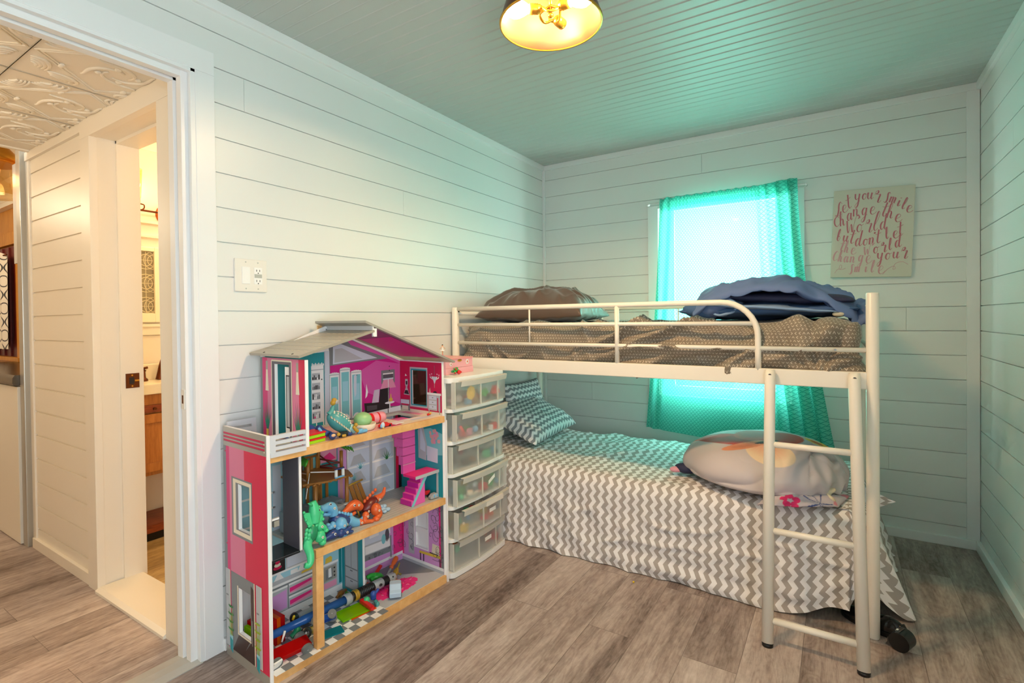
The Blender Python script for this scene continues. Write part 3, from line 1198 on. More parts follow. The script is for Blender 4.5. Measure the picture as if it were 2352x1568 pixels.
for x in (BX + 0.005, BXR):
    for z in (1.275, 1.10, 0.985, 0.30):
        MB().tube([(x, BF + 0.02, z), (x, BB - 0.02, z)], 0.011, 'metal_white', 12).build('end_rail', bed)
w = MB()
for y in (-1.04, -0.36):
    w.box(BX + 0.02, BXR - 0.02, y - 0.015, y + 0.015, 0.957, 0.967, 'metal_white')
for i in range(12):
    w.box(0.14 + i * 0.165, 0.17 + i * 0.165, BF + 0.017, BB - 0.015, 0.967, 0.975, 'metal_white')
w.build('slat_base', bed)
w = MB()
for y in (BF + 0.11, BB - 0.02):
    w.box(BX + 0.02, BXR - 0.02, y - 0.012, y + 0.012, 0.20, 0.26, 'metal_white')
for i in range(12):
    w.box(0.14 + i * 0.165, 0.17 + i * 0.165, BF + 0.115, BB - 0.03, 0.255, 0.265, 'metal_white')
w.build('slat_base', bed)
# bolts
MB().cyl((BX + 0.035, BF - 0.010, 1.285), (BX + 0.035, BF - 0.016, 1.285), 0.004, 'black_rubber', 10).build('bolt', bed)
MB().cyl((1.955, BF - 0.0085, 1.102), (1.955, BF - 0.0135, 1.102), 0.004, 'screw_steel', 10).build('bolt', bed)
# ladder
LT, LB = -1.206, -1.444


def lad(x0, z):
    t = (1.014 - z) / 1.014
    return LT + (LB - LT) * t


w = MB()
for x0, x1, name in ((1.726, 1.737, 'l'), (2.016, 2.036, 'r')):
    w = MB()
    pts = [(x1, LB, 0.0125), (x0, lad(0, 0.985), 0.985), (x0, LT, 1.014)]
    w.tube(pts, [0.0205, 0.0205, 0.0185], 'metal_white', 16)
    w.tube([(x1, LB, 0.0), (x1, LB, 0.012)], [0.0195, 0.0200], 'black_rubber', 16)
    lr = w.build('ladder_rail', bed)
    b = MB()
    b.cyl((x0 + 0.001, LT - 0.016, 0.997), (x0 + 0.001, LT - 0.0235, 0.995), 0.0065, 'screw_steel', 12)
    b.cyl((x0 + 0.001, LT - 0.023, 0.997), (x0 + 0.001, LT - 0.0245, 0.996), 0.003, 'slot_black', 8)
    b.build('bolt', lr)
for z in (0.722, 0.402, 0.088):
    y = lad(0, z)
    f = (1.014 - z) / 1.014
    MB().tube([(1.726 + 0.011 * f, y, z), (2.016 + 0.020 * f, y, z)], 0.0125, 'metal_white', 12).build('rung', bed)

# ---------------------------------------------------------------- upper mattress in its brown sheet
def updisp(p, n):
    x, y, z = p
    d = 0.010 * nz(x * 3.0, y * 3.0, z * 4)
    if n.y < -0.3:
        u = x - (z - 1.1) * 0.6
        wx, wz = x + 0.05 * nz(x * 4, z * 4, 9), z + 0.03 * nz(x * 5, z * 5, 5)
        s = max(0, ridge(wx * 2.6 - wz * 3.0, wz * 11 - wx * 2.4, 3.1)) ** 2.5
        s2 = max(0, ridge(wx * 8 + wz * 6, wz * 3.0, 7.7)) ** 3
        k = 0.35 + 0.9 * sstep(0.75, 1.2, x) * (1 - 0.6 * sstep(1.6, 1.75, x))
        d += 0.054 * k * s + 0.024 * s2 * (1 - 0.5 * sstep(0.7, 1.0, x)) - 0.020 * k
        if x > 1.60:
            a = math.atan2(z - 0.985, x - 1.90)
            d += 0.024 * abs(sin(a * 5.5 + 1.5 * nz(x * 3, z * 3))) * sstep(1.60, 1.72, x) - 0.008
    elif n.z > 0.3:
        d += 0.016 * max(0, ridge(x * 4 + y * 2, y * 3 - x, 8.0)) ** 2.5 - 0.004
    return d


t = thing('upper_mattress', 'upper bunk mattress in a wrinkled brown sheet with white tick print', 'mattress', (1.06, -0.7, 0.976))
w = softbox(MB(), 0.085, 2.032, -1.146, -0.262, 0.976, 1.210, 0.055, 'brown_print', 0.0085, updisp)
w.build('sheet', t, weld=True)
# loose sheet corner hanging under the rail


def hang(u, v):
    x = 1.80 + 0.085 * u + 0.02 * v * sin(u * 3)
    return (x, -0.60 + 0.02 * sin(u * 11) * v + 0.02 * v, 0.962 - 0.075 * v * (0.55 + 0.45 * sin(u * PI)))


w = MB()
w.grid(hang, 18, 8, 'brown_print', lambda u, v: (u * 0.12, v * 0.09))
w.build('sheet_corner', t, solid=0.003)

# ---------------------------------------------------------------- pillow helper


def pillow(mb, cx, cy, cz, a, b, h, m, R=None, wr=0.008, seed=0.0, nu=48, nv=40, power=2.6, pinch=0.10, scale=1.0, flatb=0.6):
    for side in (1, -1):
        def fn(u, v, side=side):
            s, t = u * 2 - 1, v * 2 - 1
            ex = 1 - pinch * (1 - abs(t)) * abs(s) ** 3
            px = a * s * (1 - pinch * (1 - t * t) * s * s)
            py = b * t * (1 - pinch * (1 - s * s) * t * t)
            th = max(0.0, (1 - abs(s) ** power) * (1 - abs(t) ** power)) ** 0.5
            pz = side * h * th * (flatb if side < 0 else 1)
            k = th ** 0.5
            ed = (abs(s) ** 3 + abs(t) ** 3)
            ang = math.atan2(t, s)
            d = wr * (ridge(px * 7 + seed, py * 7, side * 2 + seed) * 0.5 + nz(px * 14 + seed, py * 14, side) * 0.3)
            d += wr * 0.8 * min(1, ed) * sin(ang * 22 + 5 * nz(px * 4, py * 4, seed)) * k
            d += wr * 1.3 * max(0, ridge(px * 4.5 + py * 2.5 + seed, py * 6 - px * 3, seed)) ** 3 * k
            pz += d * k * (1 if side > 0 else -0.4)
            p = Vector((px, py, pz))
            if R is not None:
                p = R @ p
            return p + Vector((cx, cy, cz))
        mb.grid(fn, nu, nv, m, lambda u, v: ((u - .5) * 2 * a * scale, (v - .5) * 2 * b * scale), True, flip=(side < 0))
    return mb


# dark satin pillow on the upper bunk
t = thing('pillow', 'dark brown satin pillow slumped at the left end of the upper bunk', 'pillow', (0.4, -0.74, 1.222))
R = Matrix.Rotation(0.06, 3, 'Z')
w = pillow(MB(), 0.395, -0.735, 1.252, 0.352, 0.25, 0.155, 'dark_satin', R, 0.022, 2.0, 150, 110, 3.4, 0.05, flatb=0.17)
w.build('pillowcase', t, weld=True)

# blue duvet bundled on the upper bunk
t = thing('duvet', 'crumpled blue duvet bundled at the right end of the upper bunk', 'bedding', (1.75, -0.75, 1.222))


def dl(x, y, z0):
    return z0


def slab(mb, m, x0, x1, y0, y1, zc, hh, seed, amp=0.012, nu=60, nv=30, tilt=0.0, bow=0.0, edge=2.2):
    """folded layer of cloth: flattened lens with lumps, soft rolled edges"""
    for side in (1, -1):
        def fn(u, v, side=side):
            s, q = u * 2 - 1, v * 2 - 1
            x = x0 + (x1 - x0) * u
            y = y0 + (y1 - y0) * v
            th = max(0.0, (1 - abs(s) ** (edge * 2)) * (1 - abs(q) ** edge)) ** 0.5
            z = zc + tilt * s - bow * s * s + side * hh * th * (1 + 0.25 * nz(x * 4, y * 4, seed))
            z += amp * th ** 0.3 * (nz(x * 6 + seed, y * 6, seed) + 0.6 * nz(x * 13, y * 13, seed))
            y += 0.03 * nz(x * 5, seed, 1.0) * abs(q)
            x += 0.02 * nz(y * 6, seed, 4.0) * abs(s)
            return (x, y, z)
        mb.grid(fn, nu, nv, m, lambda u, v: (u, v), True, flip=(side < 0))
    return mb


w = slab(MB(), 'duvet_mid', 1.30, 2.04, -1.02, -0.42, 1.265, 0.040, 1.0, 0.012)
w.build('lower_fold', t, weld=True)
w = MB()
for i, (x, z) in enumerate([(1.60, 1.262), (1.665, 1.268), (1.70, 1.250), (1.76, 1.262), (1.80, 1.248), (1.85, 1.256), (1.66, 1.240), (1.745, 1.238), (1.83, 1.236)]):
    w.box(x - 0.017, x + 0.014, -1.024 + 0.004 * (i % 3), -1.008, z - 0.010, z + 0.010, 'duvet_light')
w = slab(MB(), 'duvet_light', 1.42, 1.97, -1.055, -0.62, 1.275, 0.016, 5.0, 0.010, tilt=-0.022)
w.build('lining', t, weld=True)
w = slab(MB(), 'duvet_navy', 1.50, 2.02, -1.00, -0.45, 1.315, 0.038, 9.0, 0.010, tilt=-0.016)
w.build('middle_fold', t, weld=True)


def roll(u, v):
    a = 2 * PI * u
    L = 0.16 * v
    r = 0.045 + 0.012 * sin(a * 2 + 1) + 0.006 * nz(a, v * 4, 2)
    return (1.515 + r * cos(a) * 0.95 + 0.02 * v, -1.02 + 0.16 * v, 1.278 + r * sin(a) * 0.85)


w = MB()
w.grid(roll, 26, 10, 'duvet_light')
w.build('rolled_edge', t, solid=0.010)


def topf(u, v):
    # thick folded comforter: bulges up in the middle, droops at both ends and over the front
    x = 1.385 + 0.70 * u
    q = v
    arch = (max(0.0, sin(PI * min(1, u * 1.08 + 0.02)))) ** 0.45
    base = 1.262 + 0.105 * arch - 0.028 * u
    ang = PI * q
    yy = -0.70 - 0.335 * cos(ang) * (1 - 0.05 * sin(u * 9))
    th = 0.034 + 0.016 * sin(ang)
    z = base + 0.040 * sin(ang) ** 0.7 - (0.010 + 0.055 * (1 - sstep(0.0, 0.16, u)) + 0.040 * sstep(0.62, 0.85, u) + 0.02 * nz(x * 7, 1.0)) * (cos(ang) > 0) * abs(cos(ang)) ** 3
    z += 0.020 * nz(x * 6, yy * 6, 3) + 0.026 * max(0, ridge(x * 4.2 + yy * 2.6, yy * 5 - x * 1.4, 6)) ** 2 + 0.012 * max(0, ridge(x * 11 - yy * 4, yy * 9, 2)) ** 2 - 0.016
    yy += 0.030 * nz(x * 9, v * 3, 4) + 0.012 * sin(x * 38) * (v < 0.3)
    return (x, yy, z)


w = MB()
w.grid(topf, 160, 90, 'duvet_blue', lambda u, v: (u * .7, v * .7))
w.build('outer_cover', t, solid=0.034, sub=0)
w = MB()
w.ell((1.40, -0.98, 1.262), (0.085, 0.05, 0.036), 'duvet_mid', R=Matrix.Rotation(0.2, 3, 'Y'))
w.ell((1.46, -0.98, 1.290), (0.095, 0.06, 0.055), 'duvet_blue', R=Matrix.Rotation(-0.35, 3, 'Y'))
w.build('side_fold', t)
w = MB()
w.ell((2.093, -0.72, 1.285), (0.022, 0.08, 0.032), 'duvet_blue')
w.build('corner', t)
w = MB()
w.ell((1.965, -1.035, 1.243), (0.022, 0.012, 0.011), 'cream_cloth')
w.build('label_flap', t)

# ---------------------------------------------------------------- lower mattress and chevron sheet
LZ = 0.435
t = thing('lower_mattress', 'lower bunk mattress under a chevron sheet that hangs to the floor', 'mattress', (1.06, -0.7, 0.266))
w = softbox(MB(), 0.095, 2.02, -1.072, -0.262, 0.266, LZ - 0.022, 0.05, 'plastic_white', 0.05)
w.build('core', t, weld=True)
SX0, SX1, SY0, SY1 = 0.07, 2.075, -1.145, -0.245
RC = 0.075


def topz(x, y):
    z = LZ + 0.006 * nz(x * 3, y * 3, 1)
    f = ridge(x * 2.6 - y * 2.4 + 0.6, y * 0.9 + x * 0.4, 2.0)
    z += 0.020 * max(0, f) ** 3 * sstep(-1.0, -0.7, y) * (1 - 0.55 * sstep(1.1, 1.6, x))
    z += 0.010 * max(0, ridge(x * 5 - y * 3, y * 2, 7.0)) ** 3
    return z


def sheet_top(u, v):
    x = SX0 + (SX1 - RC - SX0) * u
    y = SY0 + RC + (SY1 - SY0 - RC) * v
    return (x, y, topz(x, y))


w = MB()
NX, NY = 150, 60
w.grid(sheet_top, NX, NY, 'chevron_cotton', lambda u, v: (SX0 + (SX1 - RC - SX0) * u, SY0 + RC + (SY1 - SY0 - RC) * v))
# skirt: runs along the front, round the corner, along the foot end
LEN1 = SX1 - RC - SX0
CR = RC * PI / 2
LEN2 = SY1 - (SY0 + RC)
TOT = LEN1 + CR + LEN2


def outline(p):
    """perimeter position (inner line) and outward direction"""
    if p <= LEN1:
        return Vector((SX0 + p, SY0 + RC, 0)), Vector((0, -1, 0))
    if p <= LEN1 + CR:
        a = (p - LEN1) / CR * PI / 2
        return Vector((SX1 - RC, SY0 + RC, 0)), Vector((sin(a), -cos(a), 0))
    return Vector((SX1 - RC, SY0 + RC + (p - LEN1 - CR), 0)), Vector((1, 0, 0))


def hem(p):
    if p < LEN1:
        x = SX0 + p
        return 0.004 + 0.060 * sstep(1.72, 1.95, x) ** 2
    if p < LEN1 + CR:
        return 0.064 + 0.10 * sin((p - LEN1) / CR * PI / 2)
    q = p - LEN1 - CR
    return max(0.010, 0.15 - 2.0 * q) if q < 0.1 else 0.010


def skirt(u, v):
    p = TOT * u
    c, d = outline(p)
    zt = topz(c.x, c.y)
    hz = hem(p)
    ql = v * 1.0
    arc = 0.14
    if ql < arc:                                   # rounded shoulder
        a = ql / arc * PI / 2
        o, z = RC * sin(a), zt - RC * (1 - cos(a))
        f = 0.0
    else:
        f = (ql - arc) / (1 - arc)
        o, z = RC, (zt - RC) + (hz - (zt - RC)) * f
    x = SX0 + p
    out = 0.0
    if p < LEN1:
        out += 0.018 * f + 0.010 * f * f - 0.035 * sstep(1.86, 2.0, x)
        # diagonal tension folds at the head end, soft waves elsewhere
        k = 1 - sstep(0.9, 1.3, x)
        ph = (x - 0.30 * f - 0.02) * 34 + 3.0 * nz(x * 3, f * 2, 1)
        out += 0.0085 * k * sin(ph) * sstep(0.0, 0.35, f) * (0.6 + 0.4 * nz(x * 9, f * 3))
        out += 0.0060 * sin(x * 15 + f * 2.5) * f * (0.5 + 0.5 * sstep(0.8, 1.4, x))
        out += 0.013 * (max(0, ridge(x * 4 + f * 1.6, f * 3.2 - x * 2.2, 3)) ** 2.5 - 0.25) * sstep(0.05, 0.3, f)
        g = x * 0.9 + (1 - f) * 0.55                # long sag folds low on the right half
        out += 0.007 * sin((f - 0.28 * (x - 1.0) ** 2) * 24) * sstep(0.55, 0.85, f) * sstep(0.8, 1.2, x) * (1 - sstep(1.75, 1.95, x))
        out += 0.006 * nz(x * 5, f * 3, 4) * f
    else:
        q = p - LEN1
        gk = sstep(CR * 0.8, CR + 0.09, q)
        out += -0.030 * (1 - gk) + gk * 0.10 * f ** 0.8 + gk * 0.022 * sin(q * 30 + 1.0) * f + gk * 0.012 * sin(q * 67) * f
        if p > LEN1 + CR:
            out += 0.020 * gk * f * (1 - sstep(0.05, 0.35, q - CR))
    P = c + d * (o + out)
    P.z = z
    return P


SNU, SNV = 420, 44
w.grid(skirt, SNU, SNV, 'chevron_cotton',
       lambda u, v: (SX0 + TOT * u, SY0 + RC - (0.118 * min(v, 0.14) / 0.14 + 0.37 * max(0, v - 0.14) / 0.86)), flip=True)
o = w.build('fitted_sheet', t, weld=True)
w = MB()
w.grid(lambda u, v: (2.06 + 0.115 * u, -0.80 + 0.03 * u, 0.425 - 0.010 * u + 0.110 * (v - 0.6) * (1 - u)), 8, 8, 'chevron_cotton', lambda u, v: (u * 0.1, v * 0.1))
w.build('loose_corner', t, solid=0.003)

# chevron pillows at the head of the lower bunk
t = thing('pillow', 'grey chevron pillow lying at the head of the lower bunk', 'pillow', (0.27, -0.62, LZ + 0.012))
R = Matrix.Rotation(0.42, 3, 'Y') @ Matrix.Rotation(0.06, 3, 'Z')
pillow(MB(), 0.225, -0.60, LZ + 0.135, 0.205, 0.32, 0.085, 'chevron_pillow', R, 0.008, 4.0, 44, 50, 3.0, 0.06).build('pillowcase', t, weld=True)
t = thing('pillow', 'grey chevron pillow propped upright against the left wall behind the drawers', 'pillow', (0.10, -0.52, LZ + 0.012))
R = Matrix.Rotation(1.32, 3, 'Y')
pillow(MB(), 0.105, -0.475, LZ + 0.195, 0.175, 0.23, 0.06, 'chevron_pillow', R, 0.008, 6.0, 40, 44, 3.0, 0.06).build('pillowcase', t, weld=True)

# grey flowered duvet bundled on the lower bunk
GX, GY = 1.680, -0.845
FCX, FCY = 0.843 * 1.69 - 0.538 * 0.86 - 0.090, 0.95 * 0.625 + 0.30 * (-0.538 * 1.69 - 0.843 * 0.86)


def gprint(p):
    x, y, z = p
    base = Vector(lin('d2c6c4')[:3])
    b2 = Vector(lin('b6b2ba')[:3])
    c = base.lerp(b2, max(0, min(1, 0.5 + 0.9 * nz(x * 3, y * 3 + z * 3, 2))))
    # petals painted on the cloth, seen from above
    def pet(cx, cy, a, b, rot):
        dx, dy = x - cx, y - cy
        u, v = dx * cos(rot) + dy * sin(rot), -dx * sin(rot) + dy * cos(rot)
        return (u / a) ** 2 + (v / b) ** 2
    # print laid on the bundle along its own tilted front
    x, y = 0.843 * x + 0.538 * y, 0.95 * z + 0.30 * (-0.538 * x + 0.843 * y)
    cx, cy = FCX, FCY
    for (ox, oy, a, b, rot, hx) in ((-0.075, 0.030, 0.125, 0.034, -0.10, 'b5331f'), (0.12, 0.026, 0.125, 0.032, 0.08, 'c0301c'), (0.03, 0.050, 0.09, 0.028, 0.1, 'c4472c'), (0.0, -0.045, 0.085, 0.062, 0.0, 'e9d2b4'), (-0.07, -0.006, 0.10, 0.014, 0.16, 'd98f6c')):
        d = pet(cx + ox, cy + oy, a, b, rot)
        if d < 1.1:
            pc = Vector(lin(hx)[:3])
            bc = c
            if hx == 'e9d2b4':
                r = ((x - cx) ** 2 + (y - cy) ** 2) ** 0.5
                pc = pc.lerp(Vector(lin('e8673c')[:3]), max(0, 1 - r / 0.085) * (0.6 + 0.4 * nz(math.atan2(y - cy, x - cx) * 9, 0, 0)))
            else:
                pc = pc.lerp(Vector(lin('7d1e17')[:3]), max(0, 0.5 - d) * 0.6 + 0.25 * abs(nz(x * 30, y * 30, 1)))
            c = bc.lerp(pc, sstep(1.08, 0.94, d) if False else 1 - sstep(0.94, 1.08, d))
    if pet(cx + 0.03, cy + 0.008, 0.055, 0.006, 0.1) < 1:
        c = Vector(lin('4a1712')[:3])
    # small yellow flower towards the foot end
    for (ox, oy) in ((0.0, 0.0), (0.06, -0.02), (0.10, -0.06), (0.12, -0.11), (-0.07, 0.02)):
        d = pet(cx + 0.36 + ox, cy - 0.015 + oy, 0.045, 0.018, -0.5)
        if d < 1:
            c = Vector(lin('d7b52c')[:3]) if d > 0.3 else Vector(lin('b8492a')[:3])
    return (*c, 1)


def gbundle(u, v):
    a = 2 * PI * u
    ph = PI * v
    ra = 0.368 * (1 + 0.10 * cos(a - 2.6) + 0.05 * nz(cos(a) * 1.5, sin(a) * 1.5, 3))
    rb = 0.345 * (1 + 0.06 * nz(cos(a) * 2, sin(a) * 2, 5))
    s = sin(ph) ** 0.75
    x = GX + ra * s * cos(a)
    y = GY + rb * s * sin(a)
    up = max(0.0, cos(ph))
    z = LZ + 0.062 + (0.168 * up ** 0.85 if cos(ph) > 0 else 0.050 * cos(ph))
    z += 0.045 * (x - GX - 0.02) * (-1 if x > GX else 0.6) * up
    edge = s ** 4
    x += 0.010 * nz(x * 6, y * 6, z * 6)
    f = ridge(x * 3 + y * 2.2, y * 2.5 - x * 0.7, z * 3)
    z += 0.010 * f * up
    k = 0.018 * max(0, ridge(a * 1.6, z * 8, 2)) ** 2 * edge
    x -= k * cos(a)
    y -= k * sin(a)
    if x > 1.86 and y < -0.88:                     # puckered corner at lower right
        z += 0.010 * sin(x * 60 + y * 45) + 0.010 * sin(x * 31 - y * 50)
    return (x, y, max(z, LZ + 0.012 + 0.004 * nz(x * 9, y * 9)))


t = thing('duvet', 'pale grey duvet with a red flower bundled on the lower bunk', 'bedding', (GX, GY, LZ + 0.012))
w = MB()
w.grid(gbundle, 420, 240, 'flower_print')
w.build('cover', t, weld=False, colfn=gprint)


def lprint(p):
    x, y, z = p
    c = Vector(lin('c2b9c2')[:3])
    for k in range(5):
        a = 2 * PI * k / 5 + 0.5
        if ((x - 1.795 - 0.024 * cos(a)) / 0.015) ** 2 + ((y + 1.185 - 0.024 * sin(a)) / 0.015) ** 2 < 1:
            c = Vector(lin('e0296f')[:3])
    if 1.78 < x < 1.86 and -1.125 < y < -1.085:
        c = Vector(lin('2f4f86')[:3])
    r = ((x - 1.90) ** 2 + (y + 1.14) ** 2) ** 0.5
    if r < 0.06 and abs(sin(4 * math.atan2(y + 1.14, x - 1.90))) < 0.16 + 0.002 / max(r, 0.004):
        c = Vector(lin('3a4a86')[:3])
    if x > 1.945:
        c = c.lerp(Vector(lin('d63a5e')[:3]), 0.6 * (nz(x * 20, y * 20) > 0.1))
    return (*c, 1)


w = MB()
w.grid(lambda u, v: (1.70 + 0.28 * u + 0.04 * (v - .5), -1.235 + 0.17 * v + 0.05 * (u - 0.4) ** 2 + 0.13 * u * u, LZ + 0.016 + 0.040 * sin(PI * min(1, v * 0.8 + 0.1)) * sin(PI * u) ** 0.5 + 0.006 * nz(u * 9, v * 7)), 120, 70, 'flower_print')
w.build('turned_lining', t, colfn=lprint, solid=0.006)
w = MB()
w.grid(lambda u, v: (1.845 + 0.10 * u + 0.01 * sin(v * 9), -1.125 + 0.05 * v + 0.05 * u, LZ + 0.075 - 0.045 * (1 - v) + 0.007 * sin(u * 30) * (1 - v)), 24, 8, 'cream_cloth')
w.build('ruffle', t, solid=0.004)
w = MB()
w.ell((1.312, -0.92, LZ + 0.040), (0.055, 0.036, 0.026), 'duvet_navy')
w.ell((1.27, -0.935, LZ + 0.032), (0.035, 0.022, 0.015), 't_pink', R=Matrix.Rotation(0.5, 3, 'Z'))
w.build('tucked_end', t)

# ---------------------------------------------------------------- window with the teal curtain
w = MB()
w.box(0.840, WX0, -0.018, -0.0005, 0.63, 2.010, 'trim_paint')
w.box(WX1, WX1 + 0.072, -0.018, -0.0005, 0.63, 2.010, 'trim_paint')
w.box(WX0, WX1, -0.0175, -0.0005, WZ1 - 0.002, 2.010, 'trim_paint')
w.box(WX0, WX1, -0.0175, -0.0005, 0.63, WZ0 + 0.002, 'trim_paint')
D = struct(w, 'window_1', bevel=0.002)
w = MB()
for (a, b, c, d) in ((WX0, 1.005, WZ0, WZ1), (1.632, WX1, WZ0, WZ1), (1.005, 1.632, 1.978, WZ1), (1.005, 1.632, WZ0, 0.765)):
    w.box(a, b, 0.044, 0.062, c, d, 'trim_paint')
for (a, b, c, d) in ((WX0 - 0.001, WX0 + 0.008, WZ0, WZ1), (WX1 - 0.008, WX1 + 0.001, WZ0, WZ1)):
    w.box(a, b, -0.001, 0.1, c, d, 'trim_paint')
w.build('sash', D, bevel=0.002)
MB().box(1.0, 1.637, 0.052, 0.055, 0.75, 1.98, 'window_glass').build('pane', D)

t = thing('curtain', 'teal mermaid scale curtain hanging over the window on the back wall', 'curtain', (1.35, -0.06, 2.02))


def curt(u, v):
    # u across, v down; the rod passes through the header
    z0 = 2.045 + 0.012 * sstep(0.80, 0.95, u) - 0.004 * sin(u * 90) * (v < 0.02)
    xl, xr = 0.942 - 0.105 * v ** 1.3, 1.752 + 0.185 * v ** 1.6
    zb = 0.480 - 0.045 * sin(PI * min(1.0, u * 0.9)) * 0.7 - 0.06 * sstep(0.15, 0.9, u) + 0.02 * u
    g = u + 0.030 * sin(2 * PI * u) * (1 - v)
    x = xl + (xr - xl) * g
    z = z0 + (zb - z0) * v
    y = -0.070
    fr = sstep(0.74, 0.84, u)
    fl = 1 - sstep(0.05, 0.14, u)
    am = 0.7 + 0.6 * v
    y += fr * am * (0.024 * sin((u - 0.74) * 95) - 0.012) + fl * am * 0.012 * sin(u * 90)
    y += 0.006 * sin(u * 14 + v * 2) * v + 0.004 * nz(u * 10, v * 4)
    x += fr * 0.014 * cos((u - 0.74) * 95) * am
    if v < 0.055:
        y -= 0.012 * sin(PI * v / 0.055) + 0.003 * sin(u * 240)
    y -= 0.02 * sstep(0.6, 1.0, v) * (0.5 + 0.5 * sin(u * 7))
    return (x, min(y, -0.030), z)


w = MB()
w.grid(curt, 220, 90, 'scale_net', lambda u, v: (u * 1.16, v * 1.58))
cl = w.build('cloth', t)
w = MB()
w.grid(lambda u, v: Vector(curt(u, v * 0.052)) + Vector((0, 0.030 - 0.004 * sin(PI * v), 0)), 160, 6, 'scale_net', lambda u, v: (u * 1.16, v * 0.082))
w.build('rod_pocket', t)
w = MB()
w.tube([(0.862, -0.058, 2.019), (1.80, -0.058, 2.019)], 0.006, 'plastic_white', 10)
w.tube([(0.862, -0.058, 2.019), (0.856, -0.052, 2.019), (0.855, -0.019, 2.019)], 0.006, 'plastic_white', 10)
w.tube([(1.80, -0.058, 2.019), (1.805, -0.052, 2.019), (1.806, -0.019, 2.019)], 0.006, 'plastic_white', 10)
w.ell((0.858, -0.060, 2.016), (0.011, 0.010, 0.010), 'plastic_white')
w.build('rod', t)
# ---------------------------------------------------------------- sign with brush lettering
GL = {
 'e': [[(0, .35), (.4, .5), (.62, .8), (.45, 1.0), (.18, .85), (.12, .3), (.38, 0), (.75, .15), (.95, .4)]],
 't': [[(.42, 1.9), (.32, 1.0), (.25, .3), (.42, 0), (.7, .2)], [(-.1, 1.25), (.3, 1.25), (.8, 1.45)]],
 'y': [[(0, 1.0), (.04, .4), (.28, .15), (.6, .5)], [(.7, 1.0), (.62, .2), (.5, -.7), (.2, -1.05), (.05, -.75), (.35, -.35), (.8, -.05)]],
 'o': [[(.4, 1), (.12, .8), (.05, .3), (.32, 0), (.62, .3), (.6, .8), (.42, .98), (.6, .85), (.9, 1.0)]],
 'u': [[(0, 1), (.02, .3), (.25, 0), (.55, .4)], [(.65, 1), (.6, .3), (.75, 0), (1.0, .3)]],
 'r': [[(-.05, .9), (.02, 1.35), (.28, 1.5), (.32, 1.2), (.1, 1.05), (.45, 1.0), (.68, 1.05), (.62, .5), (.62, .05), (.8, 0), (1.0, .3)]],
 's': [[(.85, 1.75), (.62, 2.05), (.35, 1.8), (.42, 1.2), (.5, .6), (.38, .1), (.1, -.02), (-.05, .2)]],
 'm': [[(0, 1), (0, 0)], [(0, .5), (.25, 1), (.4, .85), (.4, 0)], [(.4, .5), (.65, 1), (.8, .85), (.8, .15), (1.0, .1)]],
 'i': [[(0, 1), (0, .2), (.15, 0), (.4, .3)], [(.05, 1.5), (.08, 1.4)]],
 'l': [[(0, .4), (.35, 1.3), (.42, 2.0), (.22, 2.15), (.1, 1.4), (.05, .4), (.25, 0), (.55, .3)]],
 'c': [[(.72, .8), (.45, 1), (.12, .75), (.08, .28), (.36, 0), (.85, .35)]],
 'C': [[(.8, 1.5), (.5, 1.75), (.12, 1.2), (.08, .4), (.4, 0), (.9, .35)]],
 'h': [[(0, .5), (.36, 1.5), (.36, 2.1), (.16, 2.0), (.06, 1.0), (0, 0)], [(0, .4), (.3, 1), (.5, .8), (.5, .2), (.65, 0), (.85, .2)]],
 'a': [[(.6, .9), (.3, 1), (.06, .6), (.1, .12), (.32, .0), (.6, .6)], [(.66, 1), (.6, .3), (.75, 0), (.95, .25)]],
 'n': [[(0, 1), (0, 0)], [(0, .5), (.3, 1), (.5, .8), (.5, .2), (.65, 0), (.85, .2)]],
 'g': [[(.6, .9), (.3, 1), (.06, .6), (.14, .12), (.36, .06), (.6, .6)], [(.66, 1), (.6, 0), (.45, -.8), (.15, -1.0), (.08, -.65), (.85, .1)]],
 'L': [[(.9, 1.7), (.62, 2.0), (.38, 1.6), (.36, .8), (.2, .1), (-.1, 0), (-.12, .2), (.2, .12), (.6, .1), (.85, .3)]],
 'W': [[(.0, 1.5), (.15, .0), (.6, 1.0), (.75, 0.0), (1.15, 1.5), (1.5, 2.0), (1.75, 1.7), (1.55, 1.55)]],
 'd': [[(.6, .9), (.3, 1), (.06, .6), (.1, .12), (.32, 0), (.6, .6)], [(.78, 2.1), (.66, 1), (.6, .3), (.75, 0), (1.05, .3)]],
 'b': [[(0, .5), (.38, 1.5), (.36, 2.05), (.16, 1.9), (.06, 1.0), (.08, .2), (.36, 0), (.56, .45), (.36, .85), (.14, .7)]],
 "'": [[(.05, 2.0), (0, 1.7)]],
 '~': [[(0, 0), (.5, .5), (1.1, .75), (1.3, .5), (1.05, .45), (1.3, 1.0), (2.0, 1.1), (2.6, .8)]],
 '`': [[(0, 0), (.4, .45), (.9, .5), (1.0, .9), (.75, 1.0), (.65, .5), (1.2, .4), (1.6, .55)]],
}
